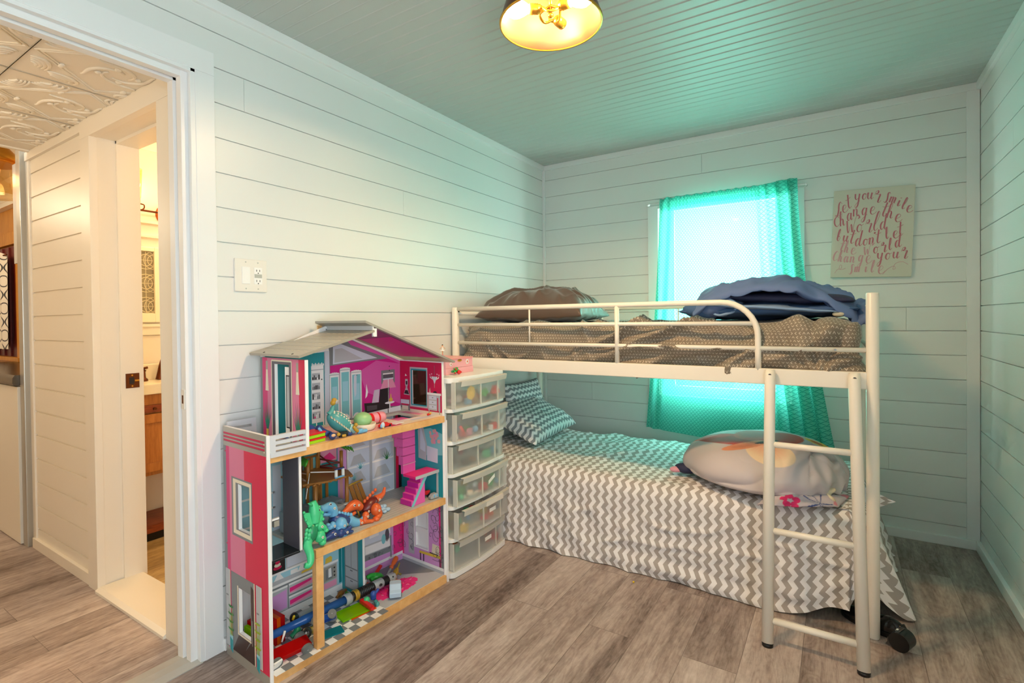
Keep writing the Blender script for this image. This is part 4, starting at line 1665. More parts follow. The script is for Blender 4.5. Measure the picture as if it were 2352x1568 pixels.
# letter, x, baseline y, x-height, rotation (degrees) in the sign's own 1508-wide drawing frame
TXT = [
 ('L', 230, 612, 84, 8), ('e', 318, 560, 88, 12), ('t', 395, 505, 84, 22),
 ('y', 498, 392, 80, 6), ('o', 598, 372, 72, 2), ('u', 672, 362, 76, 0), ('r', 758, 398, 92, -6),
 ('s', 902, 402, 62, -8), ('m', 975, 402, 72, -12), ('i', 1085, 448, 70, -14), ('l', 1140, 485, 66, -12), ('e', 1195, 528, 86, -8),
 ('c', 212, 755, 112, 18), ('h', 300, 738, 78, 16), ('a', 395, 660, 82, 12), ('n', 485, 602, 84, 10), ('g', 598, 582, 84, 4), ('e', 705, 568, 92, 0),
 ('t', 862, 588, 90, -6), ('h', 945, 612, 84, -4), ('e', 1045, 660, 96, -6),
 ('W', 395, 828, 96, 10), ('o', 532, 812, 92, 4), ('r', 645, 805, 98, -2), ('l', 760, 785, 106, -2), ('d', 858, 770, 88, 6),
 ('b', 250, 932, 66, -2), ('u', 340, 940, 72, -4), ('t', 428, 965, 86, -2),
 ('d', 515, 998, 88, 2), ('o', 628, 990, 76, 4), ('n', 715, 975, 80, 4), ("'", 762, 968, 72, 0), ('t', 802, 958, 84, 8),
 ('l', 945, 896, 62, 14), ('e', 1032, 890, 88, 8), ('t', 1105, 852, 84, 12),
 ('t', 290, 1072, 74, -6), ('h', 362, 1088, 64, -4), ('e', 452, 1112, 78, -2),
 ('W', 650, 1118, 64, 10), ('o', 775, 1095, 76, 6), ('r', 875, 1075, 76, 4), ('l', 985, 1045, 64, 8), ('d', 1065, 1008, 78, 8),
 ('C', 198, 1202, 66, -4), ('h', 278, 1212, 62, -4), ('a', 358, 1218, 68, -2), ('n', 452, 1222, 70, -2), ('g', 565, 1205, 72, 0), ('e', 665, 1232, 92, 4),
 ('y', 830, 1178, 78, 4), ('o', 935, 1175, 78, 2), ('u', 1038, 1155, 76, 0), ('r', 1135, 1150, 88, -4),
 ('`', 232, 1372, 90, 6), ('s', 440, 1380, 58, 0), ('m', 520, 1352, 64, 0), ('i', 668, 1348, 64, 0), ('l', 745, 1350, 66, 0), ('e', 835, 1372, 96, 2), ('~', 905, 1378, 118, 6),
]
SGA = 0.040
sg = thing('sign', 'square canvas sign with pink brush lettering hung right of the curtain', 'sign', (2.1225, -0.0005, 1.703), (0, -SGA * -1, 0))
sw, sh = 0.376, 0.500
w = MB()
w.box(-sw / 2, sw / 2, -0.030, -0.0003, -sh / 2, sh / 2, 'canvas')
w.build('canvas_panel', sg, local=True, bevel=0.003)
cor = [(187, 270), (1323, 152), (1282, 1400), (172, 1430)]


def sgpos(px, py):
    # inverse bilinear by a few Newton steps
    s = t = 0.5
    for _ in range(12):
        ax = [c[0] for c in cor]
        ay = [c[1] for c in cor]
        fx = (1 - s) * (1 - t) * ax[0] + s * (1 - t) * ax[1] + s * t * ax[2] + (1 - s) * t * ax[3] - px
        fy = (1 - s) * (1 - t) * ay[0] + s * (1 - t) * ay[1] + s * t * ay[2] + (1 - s) * t * ay[3] - py
        dxs = (1 - t) * (ax[1] - ax[0]) + t * (ax[2] - ax[3])
        dxt = (1 - s) * (ax[3] - ax[0]) + s * (ax[2] - ax[1])
        dys = (1 - t) * (ay[1] - ay[0]) + t * (ay[2] - ay[3])
        dyt = (1 - s) * (ay[3] - ay[0]) + s * (ay[2] - ay[1])
        det = dxs * dyt - dxt * dys
        s -= (fx * dyt - fy * dxt) / det
        t -= (fy * dxs - fx * dys) / det
    return (-sw / 2 + sw * s, sh / 2 - sh * t)


w = MB()
nst = 0
for ch, bx, by, xh, rot in TXT:
    xh *= 1.13
    m = 'brush_pale' if by > 1060 and bx < 700 or by > 1300 else 'brush_pink'
    ro = math.radians(rot)
    thin = ch in '~`'
    for pl in GL[ch]:
        pts = catmull([(x, y, 0) for x, y in pl], 7)
        wd = []
        for i in range(len(pts)):
            d = pts[min(i + 1, len(pts) - 1)] - pts[max(i - 1, 0)]
            d.normalize()
            wd.append(3.0 if thin else (2.6 + 8.4 * max(0, -d.y) ** 1.4))
        wd = [sum(wd[max(0, i - 2):i + 3]) / len(wd[max(0, i - 2):i + 3]) for i in range(len(wd))]
        L, R = [], []
        nst += 1
        for i, p in enumerate(pts):
            d = pts[min(i + 1, len(pts) - 1)] - pts[max(i - 1, 0)]
            d.normalize()
            nx, ny = -d.y, d.x
            for sgn, arr in ((1, L), (-1, R)):
                lx, ly = p.x * xh * 0.95 + p.y * xh * 0.16 + sgn * nx * wd[i], p.y * xh + sgn * ny * wd[i]
                X, Y = lx * cos(ro) - ly * sin(ro), lx * sin(ro) + ly * cos(ro)
                q = sgpos(bx + X, by - Y)
                arr.append((q[0], -0.03035 - nst * 4e-6 - i * 6e-6, q[1]))
        n = len(L)
        w.add(L + R, [(i, i + 1, n + i + 1, n + i) for i in range(n - 1)], m)
w.build('lettering', sg, local=True)

# ---------------------------------------------------------------- switch plate
t = thing('switch_plate', 'white double wall plate with rocker switch and power outlet', 'switch', (0.0005, -2.408, 1.42))
w = MB()
w.box(0.0005, 0.008, -2.473, -2.342, 1.356, 1.484, 'switch_plastic')
w.build('plate', t, bevel=0.004, seg=3)
MB().box(0.0065, 0.0105, -2.446, -2.413, 1.387, 1.453, 'switch_white').build('rocker_switch', t, bevel=0.0015)
w = MB()
w.box(0.0065, 0.0095, -2.396, -2.363, 1.387, 1.453, 'switch_white')
for zc in (1.441, 1.400):
    for yy in (-2.386, -2.373):
        w.box(0.0093, 0.0098, yy - 0.0012, yy + 0.0012, zc - 0.004, zc + 0.004, 'slot_black')
    w.cyl((0.0093, -2.3795, zc - 0.010), (0.0098, -2.3795, zc - 0.010), 0.0023, 'slot_black', 10)
ou = w.build('outlet', t)
MB().box(0.0090, 0.0103, -2.395, -2.364, 1.412, 1.427, 'tag_grey').build('test_button', ou, bevel=0.0005)
for yy in (-2.4295, -2.3795):
    for zz in (1.472, 1.368):
        MB().cyl((0.0075, yy, zz), (0.0088, yy, zz), 0.0027, 'tag_grey', 10).build('screw', t)

# ---------------------------------------------------------------- ceiling lamp
LCX, LCY, LRZ, LR = 1.155, -2.030, 2.225, 0.170
cl = thing('ceiling_lamp', 'brass dome ceiling lamp with glowing bulbs under the beadboard ceiling', 'lamp', (LCX, LCY, 2.438))
X = Matrix.Translation((LCX, LCY, 0))
outer = [(LR, LRZ), (LR * 0.955, LRZ + 0.03), (LR * 0.87, LRZ + 0.075), (LR * 0.74, LRZ + 0.118), (LR * 0.58, LRZ + 0.142), (0.06, LRZ + 0.152), (0.058, 2.4365), (0, 2.4365)]
inner = [(0.0, LRZ + 0.146), (LR * 0.56, LRZ + 0.137), (LR * 0.72, LRZ + 0.113), (LR * 0.85, LRZ + 0.072), (LR * 0.935, LRZ + 0.03), (LR * 0.978, LRZ + 0.002), (LR, LRZ)]
w = MB()
w.lathe(outer, 'bronze', 56, X=X)
w.lathe(inner, 'brass_inside', 56, X=X)
dm = w.build('shade', cl)
MB().lathe([(LR - 0.003, LRZ - 0.003), (LR + 0.002, LRZ - 0.003), (LR + 0.003, LRZ + 0.003), (LR - 0.002, LRZ + 0.004), (LR - 0.003, LRZ - 0.003)], 'brass', 56, X=X).build('rim', dm)
cr = Vector((0.843, 0.538, 0))
cf = Vector((-0.538, 0.843, 0))
c0 = Vector((LCX, LCY, 0))
w = MB()
w.tube([(LCX, LCY, LRZ + 0.148), (LCX, LCY, LRZ + 0.030)], 0.0055, 'brass', 10)
w.ell((LCX, LCY, LRZ + 0.028), (0.010, 0.010, 0.008), 'brass', seg=12)
w.build('stem', cl)


def socket_arm(d, zs, bulb):
    """curled arm that carries a socket; d: plan direction of the socket"""
    s = Vector(d[0] * cr + d[1] * cf)
    sd = s.normalized()
    side = Vector((-sd.y, sd.x, 0))
    base = c0 + sd * 0.012
    w = MB()
    pts = [(c0.x, c0.y, LRZ + 0.060), tuple(c0 + side * 0.030 - sd * 0.02 + Vector((0, 0, LRZ + 0.035))), tuple(c0 + side * 0.034 + sd * 0.012 + Vector((0, 0, LRZ + 0.022))), tuple(c0 + side * 0.012 + sd * 0.03 + Vector((0, 0, LRZ + zs))), tuple(c0 + sd * 0.036 + Vector((0, 0, LRZ + zs)))]
    w.tube(catmull(pts, 6), 0.0042, 'brass', 10)
    a = c0 + sd * 0.030 + Vector((0, 0, LRZ + zs))
    q = sd.to_track_quat('Z', 'Y').to_matrix().to_4x4()
    X2 = Matrix.Translation(a) @ q
    prof = [(0, 0), (0.010, 0.0), (0.0155, 0.006), (0.0155, 0.012), (0.0175, 0.014), (0.0160, 0.018), (0.0175, 0.022), (0.0160, 0.026), (0.0175, 0.030), (0.0175, 0.042), (0.0145, 0.042), (0.0135, 0.030), (0.0, 0.024)]
    w.lathe(prof, 'brass', 18, X=X2)
    ar = w.build('socket_arm', cl)
    if bulb:
        MB().lathe([(0.0, 0.034), (0.0125, 0.034), (0.0135, 0.046), (0.022, 0.060), (0.029, 0.078), (0.030, 0.092), (0.024, 0.109), (0.012, 0.119), (0, 0.121)], 'bulb_glow', 18, X=X2).build('bulb', ar)


socket_arm((-1.0, -0.05), 0.048, True)
socket_arm((0.85, -0.55), 0.048, True)
socket_arm((0.62, 0.78), 0.030, False)

# ---------------------------------------------------------------- drawer tower
DX0, DX1, DY0, DY1, DT = 0.025, 0.420, -1.688, -1.216, 0.960
LV = [0.030 + 0.155 * i for i in range(6)]
t = thing('drawer_tower', 'white plastic drawer tower of six see-through drawers beside the dollhouse', 'drawers', (0.22, -1.45, 0))


def lipshape(grow=0.0, x0=DX0):
    pts = [(x0, DY0)]
    for i in range(7):
        a = PI / 2 * i / 6
        pts.append((DX1 - 0.03 + 0.03 * sin(a), DY0 + 0.03 - 0.03 * cos(a)))
    for i in range(1, 8):
        s = i / 8
        pts.append((DX1 + 0.012 * sin(PI * s), DY0 + 0.03 + (DY1 - DY0 - 0.06) * s))
    for i in range(7):
        a = PI / 2 * i / 6
        pts.append((DX1 - 0.03 + 0.03 * cos(a), DY1 - 0.03 + 0.03 * sin(a)))
    pts.append((x0, DY1))
    return pts


w = MB()
for z0, z1 in [(0.004, 0.030)] + [(z - 0.011, z + 0.006) for z in LV[1:]]:
    w.prism([(x, y, z0) for x, y in lipshape()], (0, 0, z1 - z0), 'plastic_white')
for yy in (DY0, DY1 - 0.012):
    for z0 in LV:
        w.box(DX0, DX1 - 0.045, yy, yy + 0.012, z0 + 0.004, z0 + 0.026, 'plastic_ivory')
        w.box(DX0, DX0 + 0.05, yy, yy + 0.012, z0 + 0.026, z0 + 0.146, 'plastic_ivory')
        w.box(DX1 - 0.062, DX1 - 0.038, yy, yy + 0.014, z0 + 0.004, z0 + 0.146, 'plastic_white')
w.box(DX0, DX0 + 0.01, DY0, DY1, 0.03, DT - 0.01, 'plastic_ivory')
w.build('frame', t, bevel=0.002)
w = MB()
w.prism([(x, y, DT - 0.026) for x, y in lipshape()], (0, 0, 0.026), 'plastic_white')
w.build('top', t, bevel=0.005, seg=3)
PULL = [0.0, 0.030, 0.026, 0.0, 0.026, 0.022]      # bottom to top
DRW = []
for i, z0 in enumerate(LV):
    px = PULL[i]
    ya, yb = DY0 + 0.017, DY1 - 0.017
    za, zb = z0 + 0.008, z0 + 0.134

    def front(s, v, k=0.0):
        y = ya + (yb - ya) * s
        x = DX1 - 0.006 + px + 0.016 * sin(PI * s) + k
        if s < 0.03 or s > 0.97:
            x -= 0.006
        return (x, y, za + (zb - za) * v)
    w = MB()
    w.grid(lambda s, v: front(s, v), 30, 2, 'frost_plastic')
    for yy in (ya, yb):
        w.add([(DX0 + 0.02 + px, yy, za), (DX1 - 0.013 + px, yy, za), (DX1 - 0.013 + px, yy, zb), (DX0 + 0.02 + px, yy, zb)], [(0, 1, 2, 3)], 'frost_plastic')
    w.add([(DX0 + 0.02 + px, ya, za), (DX1 + px, ya, za), (DX1 + px, yb, za), (DX0 + 0.02 + px, yb, za)], [(0, 1, 2, 3)], 'frost_plastic')
    for s in (0.42, 0.78):
        p = front(s, 0)
        w.box(p[0] - 0.004, p[0] + 0.0025, p[1] - 0.0035, p[1] + 0.0035, za, zb - 0.02, 'frost_rim')
    w.box(DX1 - 0.03 + px, DX1 - 0.006 + px, ya - 0.002, ya + 0.004, za, zb, 'frost_rim')
    d = w.build('drawer', t)
    w = MB()
    n = 24
    vs = []
    for j in range(n + 1):
        s = 0.07 + 0.93 * j / n
        p = front(min(s, 0.999), 1, 0.003)
        vs += [(p[0] + 0.005, p[1], zb - 0.022), (p[0] + 0.010, p[1], zb + 0.003), (p[0] - 0.010, p[1], zb + 0.003)]
    fs = []
    for j in range(n):
        fs += [(3 * j, 3 * j + 3, 3 * j + 4, 3 * j + 1), (3 * j + 1, 3 * j + 4, 3 * j + 5, 3 * j + 2)]
    w.add(vs, fs, 'frost_rim')
    w.build('rim', d, solid=0.002)
    if i in (0, 1, 2):
        p = front(0.60, 0.55, 0.002)
        tw, th = 0.058, 0.019
        sk = 0.012 if i == 2 else 0.0
        w = MB()
        w.add([(p[0], p[1] - tw / 2, p[2] - th / 2 - sk), (p[0] - 0.0015, p[1] + tw / 2, p[2] - th / 2 + sk), (p[0] - 0.0015, p[1] + tw / 2, p[2] + th / 2 + sk), (p[0], p[1] - tw / 2, p[2] + th / 2 - sk)], [(0, 1, 2, 3)], 'label_paper')
        w.build('paper_label', d, solid=0.0006)
    if i == 1:
        p = front(0.62, 1.0, 0.006)
        MB().box(p[0] - 0.004, p[0] + 0.008, p[1] - 0.075, p[1] + 0.075, zb - 0.024, zb + 0.004, 'plastic_ivory').build('handle', d, bevel=0.003)
    DRW.append((za, px))

rnd = random.Random(7)
PAL = ['t_red', 't_green', 't_yellow', 't_skyblue', 't_pink', 't_white', 't_grey', 't_orange', 't_navy', 't_cream', 't_black', 't_brown', 't_mint']
ORD = ['bottom', 'second from bottom', 'third from bottom', 'fourth from bottom', 'second from top', 'top']
for i, (za, px) in enumerate(DRW):
    # loose pieces in layers on the drawer floor
    cells = [(a, b) for a in range(3) for b in range(7)]
    rnd.shuffle(cells)
    nn = 15 if i != 3 else 13
    for k in range(nn):
        a, b = cells[k % len(cells)]
        lay = 0.0
        x = DX1 - 0.055 - a * 0.062 + px + rnd.uniform(-0.006, 0.006)
        y = DY0 + 0.055 + b * 0.061 + rnd.uniform(-0.005, 0.005)
        m = rnd.choice(PAL)
        w = MB()
        kind = rnd.randrange(4)
        sx, sy, sz = rnd.uniform(0.012, 0.024), rnd.uniform(0.012, 0.024), rnd.uniform(0.015, 0.036)
        z0 = za + 0.0008
        if kind == 0:
            w.box(-sx, sx, -sy, sy, 0, sz, m)
            for u in (-0.4, 0.4):
                w.cyl((u * sx, 0, sz), (u * sx, 0, sz + 0.004), 0.005, m, 10)
        elif kind == 1:
            w.lathe([(0, 0), (sx * 0.8, 0), (sx, sz * 0.3), (sx * 0.7, sz), (0, sz)], m, 10)
        elif kind == 2:
            w.prism([(-sx, -sy, 0), (sx, -sy, 0), (sx * 0.4, sy, 0), (-sx, sy * 0.7, 0)], (0, 0, sz), m)
            w.ell((0, 0, sz + 0.004), (0.008, 0.008, 0.008), rnd.choice(PAL), seg=8, rings=6)
        else:
            w.ell((0, 0, sz * 0.8), (sx, sy, sz * 0.8), m, seg=10, rings=7)
        o = w.build('toy_piece', bevel=0.0012 if kind in (0, 2) else 0)
        o.location = (x, y, z0)
        o.rotation_euler = (0, 0, rnd.uniform(0, 3))
        tag(o, 'small toy piece behind the frosted plastic of the %s drawer' % ORD[i], 'toy', 'loose toys in the %s drawer' % ORD[i])


def piece(name, label, loc, fn, rot=(0, 0, 0)):
    w = MB()
    fn(w)
    o = w.build(name)
    o.location = loc
    o.rotation_euler = rot
    return tag(o, label, 'toy')


def flower(w):
    for k in range(8):
        a = 2 * PI * k / 8
        w.ell((0.004, 0.022 * cos(a), 0.034 + 0.022 * sin(a)), (0.006, 0.014, 0.014), 't_yellow', seg=8, rings=6)
    w.ell((0.006, 0, 0.034), (0.010, 0.016, 0.016), 't_yellow', seg=10)


za, px = DRW[5]
piece('toy_flower', 'yellow toy flower standing in the top drawer', (DX1 - 0.018 + px, DY0 + 0.150, za + 0.028), flower)
piece('toy_leaf', 'green toy leaf cluster in the top drawer beside the yellow flower', (DX1 - 0.012 + px, DY0 + 0.265, za + 0.024),
      lambda w: [w.ell((0, 0.016 * cos(a), 0.026 + 0.012 * sin(a)), (0.006, 0.016, 0.011), 't_green', seg=8, rings=6) for a in (0, 1.2, 2.4, 3.6, 4.8)])
piece('toy_roof', 'red peaked toy roof in the top drawer', (DX1 - 0.018 + px, DY0 + 0.365, za + 0.034),
      lambda w: w.prism([(-0.01, -0.03, 0.0), (-0.01, 0.03, 0.0), (-0.01, 0.006, 0.042), (-0.01, -0.012, 0.042)], (0.024, 0, 0), 't_red'))
za, px = DRW[4]
piece('toy_bar', 'long red toy bar leaning in the second drawer', (DX1 - 0.016 + px, DY0 + 0.07, za + 0.004),
      lambda w: w.tube([(0, 0.03, 0.006), (0, -0.012, 0.062)], 0.008, 't_red', 8))
piece('toy_crate', 'red and white toy block pile piece in the second drawer', (DX1 - 0.02 + px, DY0 + 0.345, za + 0.002),
      lambda w: (w.box(-0.01, 0.01, -0.02, 0.02, 0, 0.034, 't_red'), w.box(-0.008, 0.012, -0.034, -0.021, 0, 0.028, 't_white')))
za, px = DRW[2]
piece('toy_plant', 'green toy plant leaning in the fourth drawer', (DX1 - 0.006 + px, DY0 + 0.305, za + 0.046),
      lambda w: [w.ell((0, 0.007 * (k % 2) - 0.004, 0.010 * k), (0.006, 0.013, 0.009), 't_green', seg=8, rings=6) for k in range(6)])

# ---------------------------------------------------------------- music box with a dancer, flower clip
t = thing('music_box', 'pink music box with flowers on the drawer tower', 'box', (0.21, -1.475, DT + 0.0005))
jx0, jx1, jy0, jy1, jz = 0.120, 0.312, -1.588, -1.362, DT + 0.0005
w = MB()
w.box(jx0, jx1, jy0, jy1, jz, jz + 0.031, 't_pinkbox')
w.build('drawer_base', t, bevel=0.002)
w = MB()
w.box(jx0, jx1 - 0.003, jy0, jy1 - 0.003, jz + 0.0318, jz + 0.074, 't_pinkbox')
w.box(jx0, jx1, jy0, jy1, jz + 0.074, jz + 0.080, 't_pinklid')
for (y, z, r) in ((-1.545, jz + 0.052, 0.010), (-1.410, jz + 0.056, 0.013)):
    for k in range(6):
        a = k * PI / 3
        w.ell((jx1 - 0.0028, y + r * 0.6 * cos(a), z + r * 0.6 * sin(a)), (0.0012, r * 0.5, r * 0.5), 't_white', seg=8, rings=5)
    w.ell((jx1 - 0.002, y, z), (0.0018, r * 0.4, r * 0.4), 't_orange', seg=8, rings=5)
bx = w.build('body', t)
MB().ell((jx1 - 0.002, -1.475, jz + 0.066), (0.004, 0.019, 0.006), 'brass', seg=14).build('clasp', bx)
dx, dy, dz = 0.235, -1.522, jz + 0.080
w = MB()
w.tube([(dx, dy, dz), (dx, dy, dz + 0.016)], 0.0022, 'screw_steel', 8)
w.lathe([(0, 0), (0.003, 0), (0.0045, 0.008), (0.0035, 0.011), (0, 0.011)], 't_pink', 10, X=Matrix.Translation((dx, dy, dz + 0.008)))
w.tube([(dx, dy, dz + 0.016), (dx, dy, dz + 0.040)], [0.0022, 0.0036], 't_skin', 8)
w.lathe([(0.013, 0.0), (0.012, 0.003), (0.004, 0.009), (0.0045, 0.016), (0.0015, 0.021)], 't_white', 16, X=Matrix.Translation((dx, dy, dz + 0.036)))
w.tube(catmull([(dx - 0.008, dy - 0.010, dz + 0.046), (dx - 0.004, dy - 0.009, dz + 0.053), (dx, dy, dz + 0.056), (dx + 0.004, dy + 0.009, dz + 0.053), (dx + 0.008, dy + 0.010, dz + 0.046)], 3), 0.0014, 't_skin', 6)
w.ell((dx, dy, dz + 0.0625), (0.0042, 0.0042, 0.0048), 't_skin', seg=10, rings=7)
w.ell((dx, dy, dz + 0.0665), (0.0040, 0.0040, 0.0036), 't_black', seg=10, rings=7)
w.build('dancer', t)
t = thing('flower_clip', 'artificial red rose and green leaf sprig on the drawer tower', 'flower', (0.340, -1.545, DT + 0.0005))
w = MB()
rr = random.Random(3)
for k in range(26):
    a, r = rr.uniform(0, 2 * PI), rr.uniform(0.004, 0.026)
    w.ell((0.340 + r * cos(a) * 0.6, -1.545 + r * sin(a), DT + 0.010 + rr.uniform(0, 0.030) * (1 - r / 0.04)), (0.006, 0.0075, 0.005), 't_green' if rr.random() < .75 else 't_mint_dk', seg=7, rings=5)
w.build('leaves', t)
w = MB()
for (dy, dz, r) in ((0.008, 0.013, 0.011), (-0.020, 0.012, 0.005), (-0.016, 0.030, 0.005), (0.024, 0.012, 0.005)):
    w.ell((0.353, -1.545 + dy, DT + 0.0005 + dz), (r, r, r), 't_red', seg=10, rings=7)
w.build('petals', t)

# ---------------------------------------------------------------- shoe by the bed post and a bead on the floor
t = thing('shoe', 'shiny black shoe lying on the floor beside the bed post', 'shoe', (2.08, -1.10, 0.0005), (0, 0, math.radians(-27)))
w = MB()


def upper(u, v):
    # along the shoe u (toe 0 to heel 1), around v
    L = 0.235
    x = -L / 2 + L * u
    wd = 0.030 + 0.014 * sin(PI * min(1, u * 1.25)) - 0.004 * u
    ht = 0.030 + 0.034 * sstep(0.30, 0.75, u)
    en = (1 - abs(2 * u - 1) ** 5) ** 0.5
    a = PI * v
    return (x, wd * en * cos(a), 0.018 + ht * en * sin(a) ** 0.8 - 0.012 * sin(a) * (0.55 < u < 0.92))


w.grid(upper, 30, 16, 'black_shine', flip=True)
up_ = w.build('upper', t, local=True)
w = MB()
pts = []
for k in range(28):
    a = 2 * PI * k / 28
    pts.append((0.122 * cos(a), (0.046 if cos(a) < 0 else 0.040) * sin(a), 0.0))
w.prism(pts, (0, 0, 0.020), 'black_rubber')
w.build('sole', t, local=True, bevel=0.003)
MB().tube(catmull([(-0.03, -0.043, 0.030), (-0.02, -0.02, 0.064), (-0.016, 0.0, 0.066), (-0.012, 0.02, 0.064), (-0.02, 0.042, 0.030)], 5), 0.006, 'plastic_ivory', 8, flat=0.4).build('strap', t, local=True)
t = thing('roller_foot', 'black rubber foot with grey clip on the floor right of the bed post', 'castor', (2.150, -1.205, 0.0005), (0, 0, math.radians(-25)))
w = MB()
w.cyl((0.012, -0.030, 0.034), (0.012, 0.030, 0.034), 0.0335, 'black_rubber', 26)
w.build('wheel', t, local=True, bevel=0.004, seg=2)
w = MB()
w.prism([(-0.035, -0.022, 0.004), (-0.004, -0.022, 0.062), (0.012, -0.022, 0.070), (0.0, -0.022, 0.030), (-0.02, -0.022, 0.004)], (0, 0.044, 0), 'shoe_grey')
for k in range(5):
    w.box(-0.030 + 0.001 * k, -0.026 + 0.001 * k, -0.018 + 0.008 * k, -0.013 + 0.008 * k, 0.012, 0.030, 'black_rubber')
w.box(-0.008, 0.002, -0.008, 0.008, 0.058, 0.066, 'plastic_white')
w.build('clip', t, local=True, bevel=0.002)
w = MB()
w.ell((0, 0, 0.0045), (0.0045, 0.0045, 0.0045), 'yellow_bead', seg=12)
o = w.build('bead')
o.location = (1.155, -1.262, 0.0003)
tag(o, 'tiny yellow bead on the floor in front of the chevron sheet', 'bead')
# ---------------------------------------------------------------- dollhouse
DHM = Matrix.Translation((0.03479, -2.54223, 0)) @ Matrix.Rotation(math.radians(-4.162), 4, 'Z')
dh = thing('dollhouse', 'tall open pink and silver wooden dollhouse filled with toys against the left wall', 'dollhouse', parent_matrix=DHM)
DW, DD = 0.860, 0.305


def q(w_, d_, z_):
    return (d_, w_, z_)


class DB(MB):
    """mesh builder in dollhouse terms: w along the wall, d out from it, z up"""
    def bx(self, w0, w1, d0, d1, z0, z1, m):
        return self.box(d0, d1, w0, w1, z0, z1, m)

    def back(self, pts, m, lay=1, d=0.008):
        """print on the back panel, pts (w, z)"""
        z = d + 0.0004 * lay
        p = [q(a, z, b) for a, b in pts]
        n = (Vector(p[1]) - Vector(p[0])).cross(Vector(p[2]) - Vector(p[1]))
        return self.poly(p if n.x > 0 else p[::-1], m)

    def right(self, pts, m, lay=1, w=0.848):
        """print on the inner side of the right panel, pts (d, z)"""
        p = [q(w - 0.0004 * lay, a, b) for a, b in pts]
        n = (Vector(p[1]) - Vector(p[0])).cross(Vector(p[2]) - Vector(p[1]))
        return self.poly(p if n.y < 0 else p[::-1], m)

    def left(self, pts, m, lay=1, w=0.0):
        p = [q(w - 0.0004 * lay, a, b) for a, b in pts]
        n = (Vector(p[1]) - Vector(p[0])).cross(Vector(p[2]) - Vector(p[1]))
        return self.poly(p if n.y < 0 else p[::-1], m)

    def part(self, name, parent=None, **kw):
        return self.build(name, parent or dh, local=True, **kw)


def rc(a0, a1, b0, b1):
    return [(a0, b0), (a1, b0), (a1, b1), (a0, b1)]


def frame(mb, fn, a0, a1, b0, b1, t, m, lay):
    for r in (rc(a0, a1, b0, b0 + t), rc(a0, a1, b1 - t, b1), rc(a0, a0 + t, b0, b1), rc(a1 - t, a1, b0, b1)):
        getattr(mb, fn)(r, m, lay)


def holed(mb, w0, w1, d0, d1, z0, z1, holes, m):
    """upright panel with holes (d0, d1, z0, z1) one above the other"""
    z = z0
    for (a, b, c, e) in sorted(holes, key=lambda h: h[2]):
        mb.bx(w0, w1, d0, d1, z, c, m)
        mb.bx(w0, w1, d0, a, c, e, m)
        mb.bx(w0, w1, b, d1, c, e, m)
        z = e
    mb.bx(w0, w1, d0, d1, z, z1, m)


# base and floors
w = DB()
w.bx(0.012, 0.848, 0.0, 0.296, 0.012, 0.035, 'dh_white')
sq = 0.0345
for i in range(15):
    for j in range(9):
        a, b = 0.014 + i * sq, 0.012 + j * sq
        if a + sq > 0.50:
            continue
        w.poly([q(a, b, 0.0353), q(a, b + sq, 0.0353), q(a + sq, b + sq, 0.0353), q(a + sq, b, 0.0353)], 'dh_grey' if (i + j) % 2 else 'dh_white')
w.poly([q(0.50, 0.01, 0.0354), q(0.50, 0.296, 0.0354), q(0.848, 0.296, 0.0354), q(0.848, 0.01, 0.0354)], 'dh_grey_lt')
w.poly([q(0.62, 0.012, 0.0356), q(0.82, 0.22, 0.0356), q(0.848, 0.24, 0.0356), q(0.848, 0.012, 0.0356)], 'dh_grey')
w.part('base')
w = DB()
rg = random.Random(5)
pts = []
for k in range(72):
    a = 2 * PI * k / 72
    r = (0.085 + 0.028 * cos(a) ** 2) * (0.90 + 0.18 * rg.random())
    pts.append(q(0.635 + r * cos(a), 0.205 + 0.62 * r * sin(a), 0.0358))
w.prism(pts, (0, 0, 0.0018), 'dh_hot')
for k in range(60):
    a, r = rg.uniform(0, 2 * PI), rg.uniform(0.01, 0.085)
    c = Vector(q(0.635 + r * cos(a), 0.205 + 0.6 * r * sin(a), 0.0378))
    b = rg.uniform(0, 2 * PI)
    w.tube([c, c + Vector((0.008 * cos(b), 0.008 * sin(b), 0.0006)), c + Vector((0.014 * cos(b + .7), 0.014 * sin(b + .7), 0))], 0.0012, rg.choice(['dh_rose', 'dh_hot', 'dh_crimson']), 5)
w.part('shaggy_rug')
w = DB()
w.bx(0.172, 0.848, 0.008, 0.296, 0.388, 0.400, 'dh_floorwood')
for k in range(14):
    w.bx(0.172, 0.848, 0.012 + 0.0204 * k, 0.0127 + 0.0204 * k, 0.4002, 0.4004, 'dh_grey')
w.part('middle_floor')
w = DB()
w.bx(0.012, 0.66, 0.008, 0.296, 0.773, 0.785, 'dh_cream')
w.bx(0.66, 0.80, 0.008, 0.045, 0.773, 0.785, 'dh_cream')
w.bx(0.66, 0.80, 0.205, 0.296, 0.773, 0.785, 'dh_cream')
w.bx(0.80, 0.848, 0.008, 0.296, 0.773, 0.785, 'dh_cream')
for (a, b, c, e, m) in ((0.81, 0.845, 0.05, 0.18, 'dh_rose'), (0.66, 0.78, 0.212, 0.235, 'dh_white'), (0.70, 0.845, 0.235, 0.26, 'dh_ice'), (0.56, 0.62, 0.22, 0.285, 'dh_crimson'), (0.16, 0.56, 0.05, 0.29, 'dh_blush')):
    w.poly([q(a, c, 0.7853), q(a, e, 0.7853), q(b, e, 0.7853), q(b, c, 0.7853)], m)
w.part('upper_floor')
for (w0, w1, z0, z1) in ((0.012, 0.852, 0.0, 0.0345), (0.178, 0.852, 0.371, 0.401), (0.012, 0.852, 0.7565, 0.786)):
    DB().bx(w0, w1, 0.2965, 0.310, z0, z1, 'pine').part('edge_trim', bevel=0.0015)
